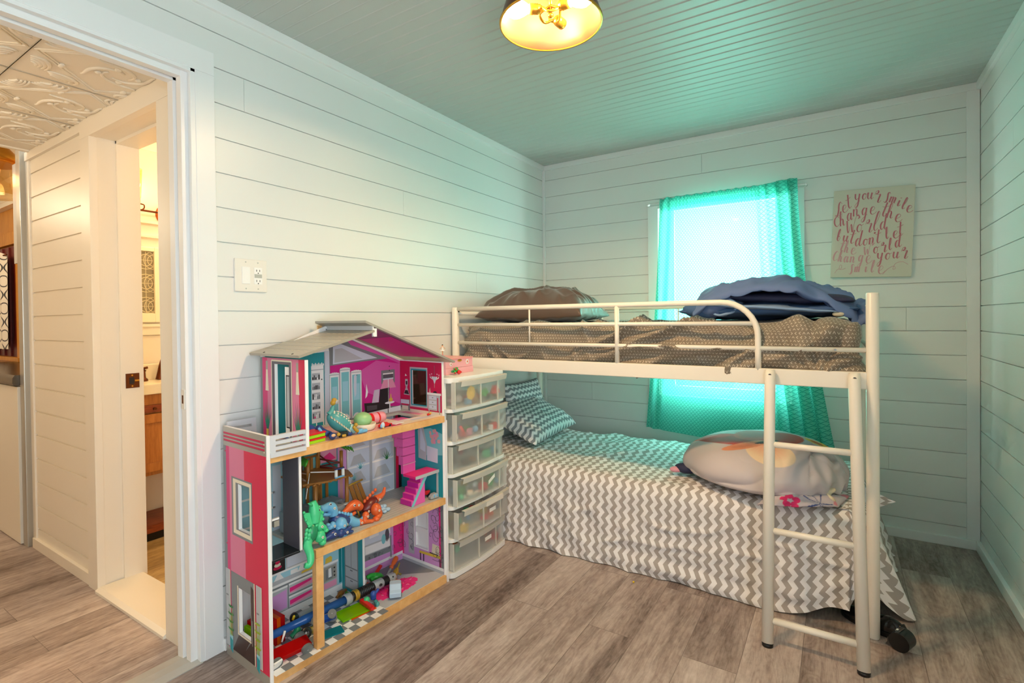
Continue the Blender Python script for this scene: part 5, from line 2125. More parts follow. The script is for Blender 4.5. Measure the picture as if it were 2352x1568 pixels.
DB().bx(0.178, 0.208, 0.2835, 0.3095, 0.035, 0.3705, 'pine').part('corner_post', bevel=0.0015)

# left outside panel with its window and door
w = DB()
holed(w, 0.0, 0.012, 0.0, 0.312, 0.0, 0.852, [(0.108, 0.190, 0.491, 0.655), (0.100, 0.187, 0.113, 0.278)], 'dh_white')
for (a, b, m) in ((0.0, 0.020, 'dh_grey'), (0.020, 0.044, 'dh_pink_mid'), (0.044, 0.155, 'dh_pink_light'), (0.155, 0.309, 'dh_pink')):
    for (z0, z1) in ((0.035, 0.113), (0.113, 0.278), (0.278, 0.491), (0.491, 0.655), (0.655, 0.782)):
        hole = (0.100, 0.187) if z0 == 0.113 else (0.108, 0.190) if z0 == 0.491 else None
        for s0, s1 in ([(a, b)] if not hole else [(a, min(b, hole[0])), (max(a, hole[1]), b)]):
            if s1 - s0 > 0.001:
                w.left(rc(s0, s1, z0, z1), m, 1)
w.left(rc(0, 0.309, 0.0, 0.035), 'dh_silver', 1)
w.left(rc(0, 0.309, 0.782, 0.852), 'dh_silver', 1)
for z in (0.803, 0.816, 0.829):
    w.left(rc(0.004, 0.300, z - 0.0032, z + 0.0032), 'dh_crimson', 2)
    w.left(rc(0.004, 0.300, z - 0.0045, z - 0.0032), 'dh_charcoal', 2)
for (d0, z0) in ((0.298, 0.796), (0.298, 0.822), (0.016, 0.762), (0.285, 0.762), (0.018, 0.42)):
    w.left([(d0 + 0.0035 * cos(k), z0 + 0.0035 * sin(k)) for k in [i * PI / 5 for i in range(10)]], 'dh_cream' if z0 > 0.79 else 'dh_crimson', 3)
lp_ = w.part('side_panel')
w = DB()
# window frame
for r in (rc(0.060, 0.108, 0.462, 0.676), rc(0.190, 0.210, 0.462, 0.676), rc(0.108, 0.190, 0.655, 0.676), rc(0.108, 0.190, 0.462, 0.491)):
    w.left(r, 'dh_grey', 2)
for r in (rc(0.072, 0.092, 0.472, 0.670), rc(0.192, 0.204, 0.472, 0.670), rc(0.092, 0.192, 0.658, 0.670), rc(0.092, 0.192, 0.472, 0.487)):
    w.left(r, 'dh_cream', 3)
w.part('window_frame', lp_)
w = DB()
# printed front door, side lights and bamboo planters
for r in (rc(0.045, 0.100, 0.036, 0.325), rc(0.187, 0.216, 0.036, 0.325), rc(0.100, 0.187, 0.278, 0.325), rc(0.100, 0.187, 0.036, 0.113)):
    w.left(r, 'dh_grey', 2)
w.left([(0.120, 0.036), (0.214, 0.036), (0.214, 0.300), (0.190, 0.310), (0.190, 0.110)], 'dh_brown', 3)
w.left([(0.052, 0.036), (0.125, 0.036), (0.180, 0.108), (0.100, 0.108)], 'dh_brown', 3)
for r in (rc(0.092, 0.100, 0.106, 0.284), rc(0.100, 0.190, 0.106, 0.113)):
    w.left(r, 'dh_cream', 4)
w.left(rc(0.196, 0.2005, 0.10, 0.19), 'dh_silver', 5)
w.left(rc(0.212, 0.219, 0.036, 0.326), 'dh_cream', 4)
for (a, b) in ((0.004, 0.040), (0.226, 0.266)):
    w.left(rc(a, b, 0.040, 0.326), 'dh_grey_lt', 3)
    w.left(rc(b - 0.004, b, 0.040, 0.326), 'dh_cream', 4)
    for z in (0.135, 0.225):
        w.left(rc(a + 0.004, a + 0.02, z, z + 0.006), 'dh_grey', 4)
for c in (0.042, 0.236):
    w.left([(c - 0.010, 0.035), (c + 0.012, 0.022), (c + 0.014, 0.085), (c - 0.012, 0.095)], 'dh_sky', 5)
    w.left([(c - 0.008, 0.033), (c + 0.010, 0.022), (c + 0.012, 0.070), (c - 0.010, 0.078)], 'dh_teal', 6)
    rb = random.Random(int(c * 1000))
    for k in range(6):
        x = c - 0.008 + 0.0035 * k
        h = 0.15 + 0.05 * rb.random()
        w.left([(x, 0.085), (x + 0.0018, 0.085), (x + 0.0018 + 0.004 * (k - 3) * 0.5, h), (x + 0.004 * (k - 3) * 0.5, h)], 'dh_lime', 7)
        for j in range(4):
            zz, s = 0.105 + 0.028 * j, 0.010 * (1 if (j + k) % 2 else -1)
            w.left([(x, zz), (x + s, zz + 0.008), (x + s * 1.3, zz + 0.004), (x + s * 0.4, zz - 0.002)], 'dh_lime' if c > .1 else 'dh_green', 7)
w.part('printed_door', lp_)

# back panel (gable shape) with its prints
w = DB()
w.prism([q(0, 0, 0), q(DW, 0, 0), q(DW, 0, 1.035), q(0.43, 0, 1.215), q(0.145, 0, 1.105), q(0.145, 0, 0.79), q(0, 0, 0.79)], (0.008, 0, 0), 'dh_white')
B_ = w.back
# attic
B_([(0.157, 0.785), (0.362, 0.785), (0.362, 1.17), (0.157, 1.10)], 'dh_teal', 1)
B_([(0.357, 0.785), (0.420, 0.785), (0.424, 1.103), (0.362, 1.100)], 'dh_teal', 2)
B_(rc(0.420, 0.446, 0.785, 1.106), 'dh_ice', 2)
B_([(0.446, 0.785), (0.848, 0.785), (0.848, 1.033), (0.43, 1.205), (0.446, 1.10)], 'dh_grey', 1)
B_([(0.449, 0.80), (0.614, 0.80), (0.640, 0.83), (0.830, 0.81), (0.846, 0.81), (0.846, 1.02), (0.80, 1.052), (0.60, 1.046), (0.449, 1.040)], 'dh_magenta', 2)
B_([(0.64, 0.90), (0.846, 0.82), (0.846, 1.02), (0.70, 1.046), (0.60, 1.00)], 'dh_magenta_lt', 3)
B_([(0.56, 1.125), (0.75, 1.06), (0.846, 1.02), (0.846, 1.034), (0.52, 1.165)], 'dh_magenta_lt', 3)
B_([(0.617, 0.772), (0.848, 0.772), (0.848, 0.81), (0.617, 0.80)], 'dh_white', 4)
B_([(0.460, 1.040), (0.720, 1.052), (0.706, 1.075), (0.506, 1.145), (0.460, 1.130)], 'dh_grey', 4)
B_([(0.462, 1.045), (0.706, 1.058), (0.504, 1.134), (0.464, 1.122)], 'dh_ice', 5)
B_([(0.470, 1.052), (0.62, 1.060), (0.51, 1.115), (0.474, 1.112)], 'dh_grey_lt', 6)
# bookcase
B_(rc(0.357, 0.416, 0.800, 1.045), 'dh_white', 3)
for i in range(8):
    a = 0.359 + 0.0075 * i
    B_([(a, 1.045), (a + 0.0075, 1.045), (a + 0.0055, 1.058 - 0.004 * (i % 2)), (a + 0.002, 1.058 - 0.004 * (i % 2))], 'dh_white', 3)
B_(rc(0.357, 0.417, 1.026, 1.030), 'dh_grey_lt', 4)
for i, z in enumerate((0.818, 0.858, 0.900, 0.942, 0.984)):
    B_(rc(0.360, 0.398, z, z + 0.030), 'dh_grey_lt', 4)
    rk = random.Random(i)
    for j in range(5):
        a = 0.361 + 0.0073 * j
        B_(rc(a, a + 0.0058, z + 0.002, z + 0.010 + 0.016 * rk.random()), rk.choice(['dh_ink', 'dh_grey', 'dh_white', 'dh_charcoal', 'dh_hot'] if i < 2 else ['dh_ink', 'dh_grey', 'dh_white', 'dh_charcoal']), 5)
for a in (0.376, 0.410):
    B_(rc(a, a + 0.005, 0.785, 0.802), 'dh_white', 4)
# folding screen
for (a, b, z0, z1, m) in ((0.446, 0.492, 0.793, 0.996, 'dh_aqua'), (0.499, 0.549, 0.795, 1.014, 'dh_teal'), (0.557, 0.611, 0.793, 0.998, 'dh_aqua')):
    B_(rc(a - 0.003, b + 0.003, z0 - 0.004, z1 + 0.004), 'dh_grey_lt', 5)
    B_(rc(a, b, z0, z1), 'dh_white', 6)
    B_(rc(a + 0.005, b - 0.005, z0 + 0.006, z1 - 0.008), 'dh_aqua', 7)
    B_(rc(a + 0.010, b - 0.010, z0 + 0.08, z1 - 0.05), 'dh_sky', 8)
    for i in range(5):
        c = a + (b - a) * (i + 0.5) / 5
        r = 0.0055 + 0.004 * sin(PI * (i + 0.5) / 5)
        B_([(c + r * cos(t), z1 + 0.004 + r * sin(t)) for t in [k * PI / 6 for k in range(7)]], 'dh_white', 6)
    B_([(0.5 * (a + b) + 0.020 * cos(t), z0 + 0.022 * sin(t)) for t in [k * PI / 8 for k in range(9)]], 'dh_white', 8)
B_([(0.570, 0.985), (0.585, 0.99), (0.582, 0.90), (0.574, 0.885), (0.568, 0.93)], 'dh_ice', 9)
# chaise, blanket, side table, floor lamp
B_([(0.626, 0.850), (0.776, 0.838), (0.776, 0.806), (0.632, 0.803)], 'dh_ink', 6)
B_([(0.719, 0.905), (0.777, 0.908), (0.772, 0.83), (0.712, 0.84)], 'dh_ink', 6)
B_([(0.640, 0.836), (0.70, 0.832), (0.70, 0.812), (0.642, 0.810)], 'dh_charcoal', 7)
for a in (0.632, 0.765):
    B_(rc(a, a + 0.004, 0.785, 0.805), 'dh_ink', 6)
B_([(0.684, 0.905), (0.715, 0.907), (0.709, 0.845), (0.670, 0.846)], 'dh_ice', 8)
for k in range(4):
    B_([(0.686 + 0.007 * k, 0.904), (0.688 + 0.007 * k, 0.904), (0.677 + 0.008 * k, 0.848), (0.674 + 0.008 * k, 0.848)], 'dh_rose', 9)
B_(rc(0.728, 0.812, 0.930, 0.995), 'dh_grey', 4)
B_(rc(0.740, 0.800, 0.954, 0.978), 'dh_charcoal', 5)
B_(rc(0.738, 0.802, 0.974, 0.980), 'dh_white', 6)
B_(rc(0.738, 0.802, 0.948, 0.955), 'dh_ice', 6)
B_([(0.742, 0.948), (0.798, 0.948), (0.818, 0.905), (0.722, 0.905)], 'dh_rose', 5)
B_(rc(0.768, 0.772, 0.83, 0.95), 'dh_white', 6)
B_([(0.7765 + 0.030 * cos(t), 0.834 + 0.006 * sin(t)) for t in [k * PI / 8 for k in range(16)]], 'dh_white', 9)
B_(rc(0.773, 0.780, 0.787, 0.832), 'dh_white', 9)
B_([(0.775, 0.838), (0.793, 0.838), (0.796, 0.850), (0.787, 0.858), (0.786, 0.876), (0.782, 0.876), (0.781, 0.858), (0.772, 0.850)], 'dh_yellow', 9)
for (a, z) in ((0.777, 1.012), (0.777, 0.992), (0.405, 0.985), (0.585, 0.986)):
    B_([(a + 0.003 * cos(k), z + 0.003 * sin(k)) for k in [i * PI / 4 for i in range(8)]], 'dh_ink', 9)
B_([(0.632, 0.872), (0.640, 0.94), (0.648, 0.90), (0.643, 0.882)], 'dh_white', 8)
# living floor
B_(rc(0.012, 0.30, 0.400, 0.773), 'dh_sky', 1)
B_(rc(0.180, 0.215, 0.400, 0.66), 'dh_ice', 2)
for z in (0.55, 0.49, 0.44):
    B_(rc(0.03, 0.19, z, z + 0.008), 'dh_white', 2)
B_(rc(0.30, 0.40, 0.400, 0.773), 'dh_aqua', 1)
B_(rc(0.40, 0.48, 0.400, 0.773), 'dh_teal', 1)
B_(rc(0.395, 0.475, 0.62, 0.70), 'dh_rose', 2)
B_([(0.40, 0.64), (0.44, 0.66), (0.47, 0.63), (0.43, 0.62)], 'dh_hot', 3)
B_(rc(0.48, 0.53, 0.400, 0.773), 'dh_lav', 1)
B_(rc(0.488, 0.505, 0.400, 0.773), 'dh_blush', 2)
B_(rc(0.525, 0.80, 0.400, 0.773), 'dh_white', 1)
for (a, b) in ((0.534, 0.652), (0.668, 0.797)):
    for (z0, z1) in ((0.405, 0.475), (0.482, 0.560), (0.568, 0.640), (0.648, 0.700), (0.706, 0.765)):
        B_(rc(a, b, z0, z1), 'dh_ice', 2)
        B_([(a + 0.01, z0 + 0.004), (b - 0.02, z0 + 0.008), (b - 0.05, z1 - 0.02), (a + 0.03, z1 - 0.025)], 'dh_grey_lt', 3)
B_(rc(0.652, 0.668, 0.40, 0.773), 'dh_grey_lt', 3)
for (pc, z0) in ((0.600, 0.545), (0.565, 0.50), (0.755, 0.555)):
    sc = 1.0 if pc > 0.7 else 0.8
    for k in range(9):
        an = PI * (k + 0.5) / 9
        c, s = cos(an), sin(an)
        L = 0.052 * sc
        B_([(pc - 0.004 * s, z0 + 0.004), (pc + 0.004 * s, z0 + 0.004), (pc + L * c, z0 + L * s * 1.1 - 0.012 * abs(c))], 'dh_green' if pc > 0.7 else 'dh_aqua', 5)
B_(rc(0.800, 0.812, 0.400, 0.773), 'dh_grey', 2)
B_(rc(0.812, 0.829, 0.400, 0.773), 'dh_crimson', 2)
B_(rc(0.829, 0.848, 0.400, 0.773), 'dh_ink', 2)
# kitchen and bedroom on the ground floor
B_(rc(0.012, 0.495, 0.035, 0.388), 'dh_sky', 1)
B_(rc(0.012, 0.168, 0.065, 0.30), 'dh_ice', 2)
B_(rc(0.168, 0.228, 0.225, 0.30), 'dh_ink', 2)
for k in range(3):
    B_([(0.195 + (0.018 - 0.004 * k) * cos(t), 0.246 + 0.011 * k + 0.008 * sin(t)) for t in [i * PI / 6 for i in range(12)]], 'dh_cream' if k == 1 else 'dh_crimson', 3 + k)
B_(rc(0.231, 0.362, 0.226, 0.33), 'dh_grey_lt', 2)
B_(rc(0.236, 0.355, 0.231, 0.325), 'dh_ice', 3)
B_(rc(0.168, 0.362, 0.218, 0.226), 'dh_white', 3)
for c in (0.20, 0.30):
    B_([(c - 0.006, 0.218), (c + 0.006, 0.218), (c + 0.022, 0.193), (c - 0.022, 0.193)], 'dh_white', 2)
B_(rc(0.250, 0.282, 0.196, 0.214), 'dh_white', 3)
B_([(0.165, 0.195), (0.395, 0.195), (0.395, 0.170), (0.165, 0.170)], 'dh_grey_lt', 3)
B_([(0.165, 0.178), (0.395, 0.178), (0.395, 0.168), (0.165, 0.168)], 'dh_white', 4)
B_([(0.295, 0.182), (0.345, 0.182), (0.350, 0.196), (0.300, 0.190)], 'dh_yellow', 5)
B_([(0.320, 0.192), (0.336, 0.192), (0.333, 0.199), (0.323, 0.198)], 'dh_crimson', 6)
B_(rc(0.335, 0.345, 0.200, 0.228), 'dh_charcoal', 4)
B_(rc(0.160, 0.400, 0.060, 0.168), 'dh_grey', 2)
for (a, b, z0, z1) in ((0.166, 0.236, 0.062, 0.160), (0.241, 0.352, 0.116, 0.162), (0.241, 0.352, 0.064, 0.110)):
    B_(rc(a, b, z0, z1), 'dh_grey_lt', 3)
    B_([(a + 0.006, z0 + 0.004), (b - 0.004, z0 + 0.008), (b - 0.004, z1 - 0.016), (a + 0.004, z1 - 0.024)], 'dh_lav' if z1 < 0.161 and a < 0.2 else 'dh_rose', 4)
    if a > 0.2:
        B_([(a + 0.004, z0 + 0.010), (b - 0.010, z0 + 0.022), (b - 0.010, z1 - 0.014), (a + 0.004, z0 + 0.028)], 'dh_hot', 5)
    B_(rc(a, b, z1 - 0.008, z1), 'dh_white', 5)
B_(rc(0.398, 0.470, 0.060, 0.178), 'dh_grey_lt', 3)
B_(rc(0.398, 0.474, 0.166, 0.176), 'dh_white', 4)
B_(rc(0.402, 0.464, 0.098, 0.160), 'dh_silver', 4)
B_(rc(0.410, 0.444, 0.104, 0.150), 'dh_grey', 5)
B_([(0.424, 0.112), (0.440, 0.112), (0.438, 0.152), (0.424, 0.150)], 'dh_white', 6)
for z in (0.112, 0.128, 0.146):
    B_([(0.454 + 0.004 * cos(k), z + 0.004 * sin(k)) for k in [i * PI / 4 for i in range(8)]], 'dh_ink', 6)
B_(rc(0.402, 0.464, 0.066, 0.092), 'dh_rose', 4)
B_([(0.409, 0.178), (0.442, 0.178), (0.444, 0.196), (0.436, 0.204), (0.412, 0.200)], 'dh_yellow', 5)
B_(rc(0.478, 0.492, 0.066, 0.388), 'dh_teal_dk', 2)
B_(rc(0.012, 0.495, 0.035, 0.060), 'dh_white', 3)
B_(rc(0.506, 0.848, 0.035, 0.388), 'dh_lav', 1)
B_(rc(0.79, 0.848, 0.075, 0.388), 'dh_hot', 2)
B_(rc(0.506, 0.77, 0.190, 0.300), 'dh_white', 2)
B_(rc(0.506, 0.765, 0.170, 0.250), 'dh_ice', 3)
B_([(0.614, 0.108), (0.780, 0.098), (0.772, 0.176), (0.614, 0.182)], 'dh_grey_lt', 4)
B_([(0.620, 0.138), (0.768, 0.130), (0.766, 0.168), (0.620, 0.174)], 'dh_white', 5)
B_([(0.614, 0.108), (0.776, 0.100), (0.775, 0.126), (0.614, 0.134)], 'dh_grey', 5)
B_(rc(0.645, 0.700, 0.205, 0.270), 'dh_white', 5)
B_([(0.750 + 0.013 * cos(t), 0.188 + 0.032 * sin(t)) for t in [i * PI / 8 for i in range(16)]], 'dh_charcoal', 5)
B_([(0.728 + 0.013 * cos(t), 0.176 + 0.024 * sin(t)) for t in [i * PI / 8 for i in range(16)]], 'dh_aqua', 6)
B_(rc(0.768, 0.776, 0.072, 0.180), 'dh_grey', 6)
B_(rc(0.506, 0.848, 0.064, 0.078), 'dh_white', 6)
# black scroll wallpaper lines (part of the print)
rs = random.Random(11)


def scrolls(fn, n, a0, a1, b0, b1, r0, r1, lim=0.0008):
    for k in range(n):
        ca, cb = rs.uniform(a0, a1), rs.uniform(b0, b1)
        R_, tw, ph = rs.uniform(r0, r1), rs.choice([-1, 1]), rs.uniform(0, 6)
        pts = []
        for i in range(14):
            t = i / 13
            r = R_ * (1 - 0.8 * t)
            pts.append(fn(min(max(ca + r * cos(ph + tw * 5 * t), a0), a1), min(max(cb + r * 1.2 * sin(ph + tw * 5 * t), b0), b1)))
        w.tube(pts, lim, 'dh_charcoal', 4)


scrolls(lambda a, b: q(a, 0.0112, b), 12, 0.784, 0.845, 0.10, 0.36, 0.012, 0.03)
scrolls(lambda a, b: q(a, 0.0112, b), 10, 0.62, 0.765, 0.106, 0.128, 0.006, 0.012)
bp = w.part('back_panel')

# right panel with its lower window
w = DB()
holed(w, 0.848, 0.860, 0.0, 0.300, 0.0, 1.040, [(0.106, 0.192, 0.128, 0.300)], 'dh_white')
w.bx(0.860, 0.868, 0.0, 0.310, 0.0, 0.765, 'dh_white')
R_ = w.right
R_(rc(0.0, 0.298, 0.785, 1.035), 'dh_crimson', 1)
R_(rc(0.0, 0.298, 0.765, 0.800), 'dh_cream', 2)
R_(rc(0.080, 0.204, 0.812, 1.007), 'dh_grey_lt', 2)
R_(rc(0.088, 0.198, 0.820, 0.999), 'dh_teal', 3)
R_(rc(0.098, 0.110, 0.826, 0.992), 'dh_white', 4)
R_(rc(0.104, 0.196, 0.826, 0.992), 'dh_mirror', 5)
R_([(0.006, 0.790), (0.078, 0.790), (0.076, 0.845), (0.012, 0.842)], 'dh_grey', 2)
R_(rc(0.012, 0.074, 0.822, 0.842), 'dh_ice', 3)
R_(rc(0.016, 0.070, 0.814, 0.822), 'dh_crimson', 3)
R_(rc(0.022, 0.066, 0.792, 0.812), 'dh_cream', 3)
R_([(0.046, 0.945), (0.064, 0.946), (0.066, 0.92), (0.060, 0.905), (0.077, 0.866), (0.034, 0.868), (0.050, 0.905), (0.044, 0.92)], 'dh_grey_lt', 2)
R_([(0.050, 0.935), (0.062, 0.936), (0.062, 0.918), (0.050, 0.918)], 'dh_ink', 3)
R_([(0.038, 0.872), (0.073, 0.870), (0.064, 0.890), (0.046, 0.890)], 'dh_ink', 3)
R_([(0.048, 0.972), (0.060, 0.962), (0.044, 0.960)], 'dh_white', 2)
R_(rc(0.206, 0.288, 0.806, 0.880), 'dh_grey_lt', 2)
R_(rc(0.200, 0.294, 0.880, 0.890), 'dh_white', 3)
for z in (0.814, 0.836, 0.858):
    R_(rc(0.214, 0.262, z, z + 0.017), 'dh_ice', 3)
    R_(rc(0.234, 0.242, z + 0.007, z + 0.011), 'dh_grey', 4)
R_(rc(0.268, 0.275, 0.800, 0.868), 'dh_crimson', 4)
for a in (0.210, 0.280):
    R_(rc(a, a + 0.006, 0.790, 0.808), 'dh_grey_lt', 2)
R_([(0.215, 0.89), (0.226, 0.89), (0.222, 0.915), (0.216, 0.905)], 'dh_blush', 4)
R_([(0.24, 0.89), (0.27, 0.89), (0.262, 0.899), (0.247, 0.898)], 'dh_ink', 4)
# chandelier
R_(rc(0.2505, 0.2525, 0.975, 1.02), 'dh_grey', 2)
R_([(0.236, 0.968), (0.267, 0.968), (0.260, 0.950), (0.2535, 0.935), (0.2495, 0.935), (0.243, 0.950)], 'dh_ice', 2)
for s in (-1, 1):
    for k, (da, dz) in enumerate(((0.018, 0.980), (0.030, 0.976))):
        R_([(0.2515 + s * 0.010, 0.952), (0.2515 + s * da, 0.962), (0.2515 + s * da, 0.972), (0.2515 + s * (da - 0.004), 0.966)], 'dh_white', 3)
        R_([(0.2515 + s * da + 0.004 * cos(t), dz + 0.004 * sin(t)) for t in [i * PI / 4 for i in range(8)]], 'dh_rose', 4)
R_(rc(0.2505, 0.2525, 0.915, 0.940), 'dh_grey_lt', 3)
# living room side wall
R_(rc(0.0, 0.298, 0.400, 0.757), 'dh_teal', 1)
R_([(0.13, 0.70), (0.22, 0.72), (0.298, 0.70), (0.298, 0.60), (0.14, 0.58)], 'dh_aqua', 2)
R_([(0.135, 0.757), (0.160, 0.757), (0.195, 0.640), (0.190, 0.560), (0.135, 0.566)], 'dh_grey_lt', 3)
R_([(0.195, 0.632), (0.268, 0.626), (0.266, 0.558), (0.195, 0.562)], 'dh_ice', 3)
R_([(0.150, 0.73), (0.185, 0.64), (0.183, 0.60), (0.148, 0.61)], 'dh_ice', 4)
for k in range(22):
    a = rs.uniform(0, 2 * PI)
    r = 0.034 * rs.random() ** 0.5
    R_([(0.248 + r * cos(a) + 0.0085 * cos(t), 0.680 + r * 1.15 * sin(a) + 0.0095 * sin(t)) for t in [i * PI / 4 for i in range(8)]], 'dh_blush' if k % 3 else 'dh_rose', 4 + k * 0.1)
# bedroom side wall
for (d0, d1, z0, z1) in ((0.0, 0.106, 0.035, 0.388), (0.192, 0.298, 0.035, 0.388), (0.106, 0.192, 0.035, 0.128), (0.106, 0.192, 0.300, 0.388)):
    R_(rc(d0, d1, z0, z1), 'dh_lav', 1)
R_(rc(0.0, 0.02, 0.06, 0.388), 'dh_hot', 2)
R_(rc(0.268, 0.280, 0.06, 0.388), 'dh_hot', 2)
R_(rc(0.280, 0.298, 0.06, 0.388), 'dh_grey', 2)
R_(rc(0.055, 0.096, 0.08, 0.388), 'dh_grey_lt', 2)
R_(rc(0.0, 0.298, 0.035, 0.050), 'dh_grey_lt', 3)
R_(rc(0.0, 0.298, 0.050, 0.064), 'dh_white', 4)
R_([(0.218, 0.118), (0.270, 0.118), (0.270, 0.163), (0.224, 0.166)], 'dh_cream', 4)
R_([(0.132, 0.098), (0.276, 0.104), (0.278, 0.118), (0.134, 0.110)], 'dh_yellow', 5)
R_(rc(0.205, 0.262, 0.116, 0.120), 'dh_ink', 6)
for a in (0.138, 0.160, 0.271):
    R_(rc(a, a + 0.006, 0.064, 0.100), 'dh_ink', 5)
scrolls(lambda a, b: q(0.8445, a, b), 22, 0.012, 0.09, 0.10, 0.36, 0.012, 0.03)
scrolls(lambda a, b: q(0.8445, a, b), 26, 0.205, 0.295, 0.09, 0.36, 0.012, 0.035)
rp = w.part('side_panel')
w = DB()
for r in (rc(0.096, 0.106, 0.120, 0.308), rc(0.192, 0.200, 0.120, 0.308), rc(0.106, 0.192, 0.120, 0.128), rc(0.106, 0.192, 0.300, 0.308)):
    w.right(r, 'dh_white', 6)
w.bx(0.8485, 0.8595, 0.107, 0.191, 0.195, 0.222, 'dh_white')
w.part('window_frame', rp)

# attic wall with the balcony door
w = DB()
w.bx(0.145, 0.157, 0.0, 0.104, 0.7855, 1.098, 'dh_white')
w.bx(0.145, 0.157, 0.206, 0.312, 0.7855, 1.098, 'dh_white')
w.bx(0.145, 0.157, 0.104, 0.206, 1.080, 1.098, 'dh_white')
for (a, b, m) in ((0.0, 0.014, 'dh_grey'), (0.014, 0.050, 'dh_pink_mid'), (0.050, 0.104, 'dh_pink_light'), (0.206, 0.270, 'dh_pink_light'), (0.270, 0.309, 'dh_pink')):
    w.left(rc(a, b, 0.79, 1.098), m, 1, 0.145)
w.left(rc(0.104, 0.206, 1.080, 1.098), 'dh_pink_light', 1, 0.145)
for r in (rc(0.084, 0.104, 0.79, 1.088), rc(0.206, 0.224, 0.79, 1.088), rc(0.100, 0.210, 1.076, 1.090)):
    w.left(r, 'dh_charcoal', 2, 0.145)
for r in (rc(0.081, 0.086, 0.79, 1.090), rc(0.221, 0.226, 0.79, 1.090), rc(0.084, 0.224, 1.086, 1.092)):
    w.left(r, 'dh_cream', 3, 0.145)
for c in (0.048, 0.262):
    w.left(rc(c - 0.007, c + 0.007, 1.052, 1.086), 'dh_silver', 2, 0.145)
    w.left([(c - 0.006, 1.052), (c + 0.006, 1.052), (c + 0.012, 0.97), (c - 0.012, 0.97)], 'dh_cream', 2, 0.145)
    for k in range(7):
        an = 0.95 + 1.25 * k / 6
        L = 0.13 if k in (2, 3, 4) else 0.11
        w.left([(c - 0.003, 0.815), (c + 0.004, 0.815), (c + L * cos(an) * 0.55, 0.815 + L * sin(an))], 'dh_green' if k % 2 else 'dh_teal_dk', 3 + k * 0.1, 0.145)
    w.left(rc(c - 0.008, c + 0.008, 0.786, 0.822), 'dh_yellow' if c < 0.1 else 'dh_cream', 5, 0.145)
w.part('attic_wall')
w = DB()
w.bx(0.160, 0.163, 0.150, 0.2055, 0.80, 1.065, 'dh_white')
w.bx(0.1585, 0.160, 0.163, 0.195, 0.84, 1.03, 'dh_grey_lt')
for r in (rc(0.160, 0.164, 0.835, 1.035), rc(0.194, 0.198, 0.835, 1.035), rc(0.160, 0.198, 1.030, 1.035), rc(0.160, 0.198, 0.835, 0.840)):
    w.left(r, 'dh_ink', 1, 0.1584)
w.part('balcony_door')
# balcony railings
w = DB()
for (d0, d1) in ((0.298, 0.312),):
    w.bx(0.0125, 0.032, d0, d1, 0.7865, 0.849, 'dh_railing')
    w.bx(0.142, 0.1445, d0, d1, 0.7865, 0.849, 'dh_railing')
    for (z0, z1) in ((0.7865, 0.7915), (0.7985, 0.810), (0.817, 0.8285), (0.8355, 0.849)):
        w.bx(0.032, 0.142, d0, d1, z0, z1, 'dh_railing')
w.bx(0.0125, 0.1445, 0.3125, 0.3145, 0.7755, 0.7905, 'dh_railing')
w.part('railing')
w = DB()
w.bx(0.0125, 0.120, 0.0, 0.008, 0.7905, 0.806, 'dh_railing')
w.bx(0.104, 0.120, 0.0, 0.008, 0.806, 0.866, 'dh_railing')
w.bx(0.0125, 0.020, 0.0, 0.008, 0.806, 0.866, 'dh_railing')
for (z0, z1) in ((0.816, 0.834), (0.844, 0.866)):
    w.bx(0.020, 0.104, 0.0, 0.008, z0, z1, 'dh_railing')
w.part('railing')

# roofs
w = DB()
RL = [(0.118, 1.1065), (0.448, 1.1905), (0.446, 1.2000), (0.116, 1.1160)]
w.prism([q(a, -0.030, b) for a, b in RL], (0.350, 0, 0), 'dh_roof')
nv = Vector((0, -(1.1905 - 1.1065), 0.33)).normalized()
for r in range(7):
    for c in range(9):
        u = 0.05 + 0.045 * r
        dd = -0.012 + 0.040 * c + (0.020 if r % 2 else 0)
        if dd > 0.300:
            continue
        a, b = 0.116 + u * 0.969, 1.1160 + u * 0.2466
        w.prism([q(a, dd, b + 0.0002), q(a + 0.003, dd, b + 0.0010), q(a + 0.003, dd + 0.020, b + 0.0010), q(a, dd + 0.020, b + 0.0002)], tuple(Vector((0, nv.y, nv.z)) * 0.0006), 'dh_tile_mark')
    u = 0.062 + 0.045 * r
    a, b = 0.116 + u * 0.969, 1.1160 + u * 0.2466
    w.prism([q(a, -0.030, b), q(a + 0.0012, -0.030, b + 0.0003), q(a + 0.0012, 0.320, b + 0.0003), q(a, 0.320, b)], tuple(Vector((0, nv.y, nv.z)) * 0.0003), 'dh_grey')
for dd in (0.06, 0.26):
    w.cyl(q(0.128, dd, 1.119), q(0.1275, dd, 1.1205), 0.004, 'dh_ink', 10)
w.part('roof_panel')
w = DB()
RR_ = [(0.404, 1.2280), (0.915, 1.0320), (0.919, 1.0400), (0.404, 1.2375)]
w.prism([q(a, -0.030, b) for a, b in RR_], (0.350, 0, 0), 'dh_silver')
w.poly([q(0.45, 0.009, 1.2095), q(0.844, 0.009, 1.0587), q(0.844, 0.298, 1.0587), q(0.45, 0.298, 1.2095)][::-1], 'dh_plum')
w.poly([q(0.60, 0.020, 1.1514), q(0.844, 0.020, 1.0580), q(0.844, 0.285, 1.0580), q(0.56, 0.285, 1.1667)][::-1], 'dh_magenta')
w.part('roof_panel')
w = DB()
w.bx(0.436, 0.444, -0.028, 0.318, 1.1985, 1.2155, 'dh_grey_lt')
w.bx(0.415, 0.4355, -0.034, -0.026, 1.178, 1.219, 'pine')
w.bx(0.4445, 0.460, 0.306, 0.318, 1.172, 1.205, 'dh_white')
w.bx(0.441, 0.4445, 0.311, 0.3185, 1.176, 1.214, 'dh_white')
w.part('ridge_box')

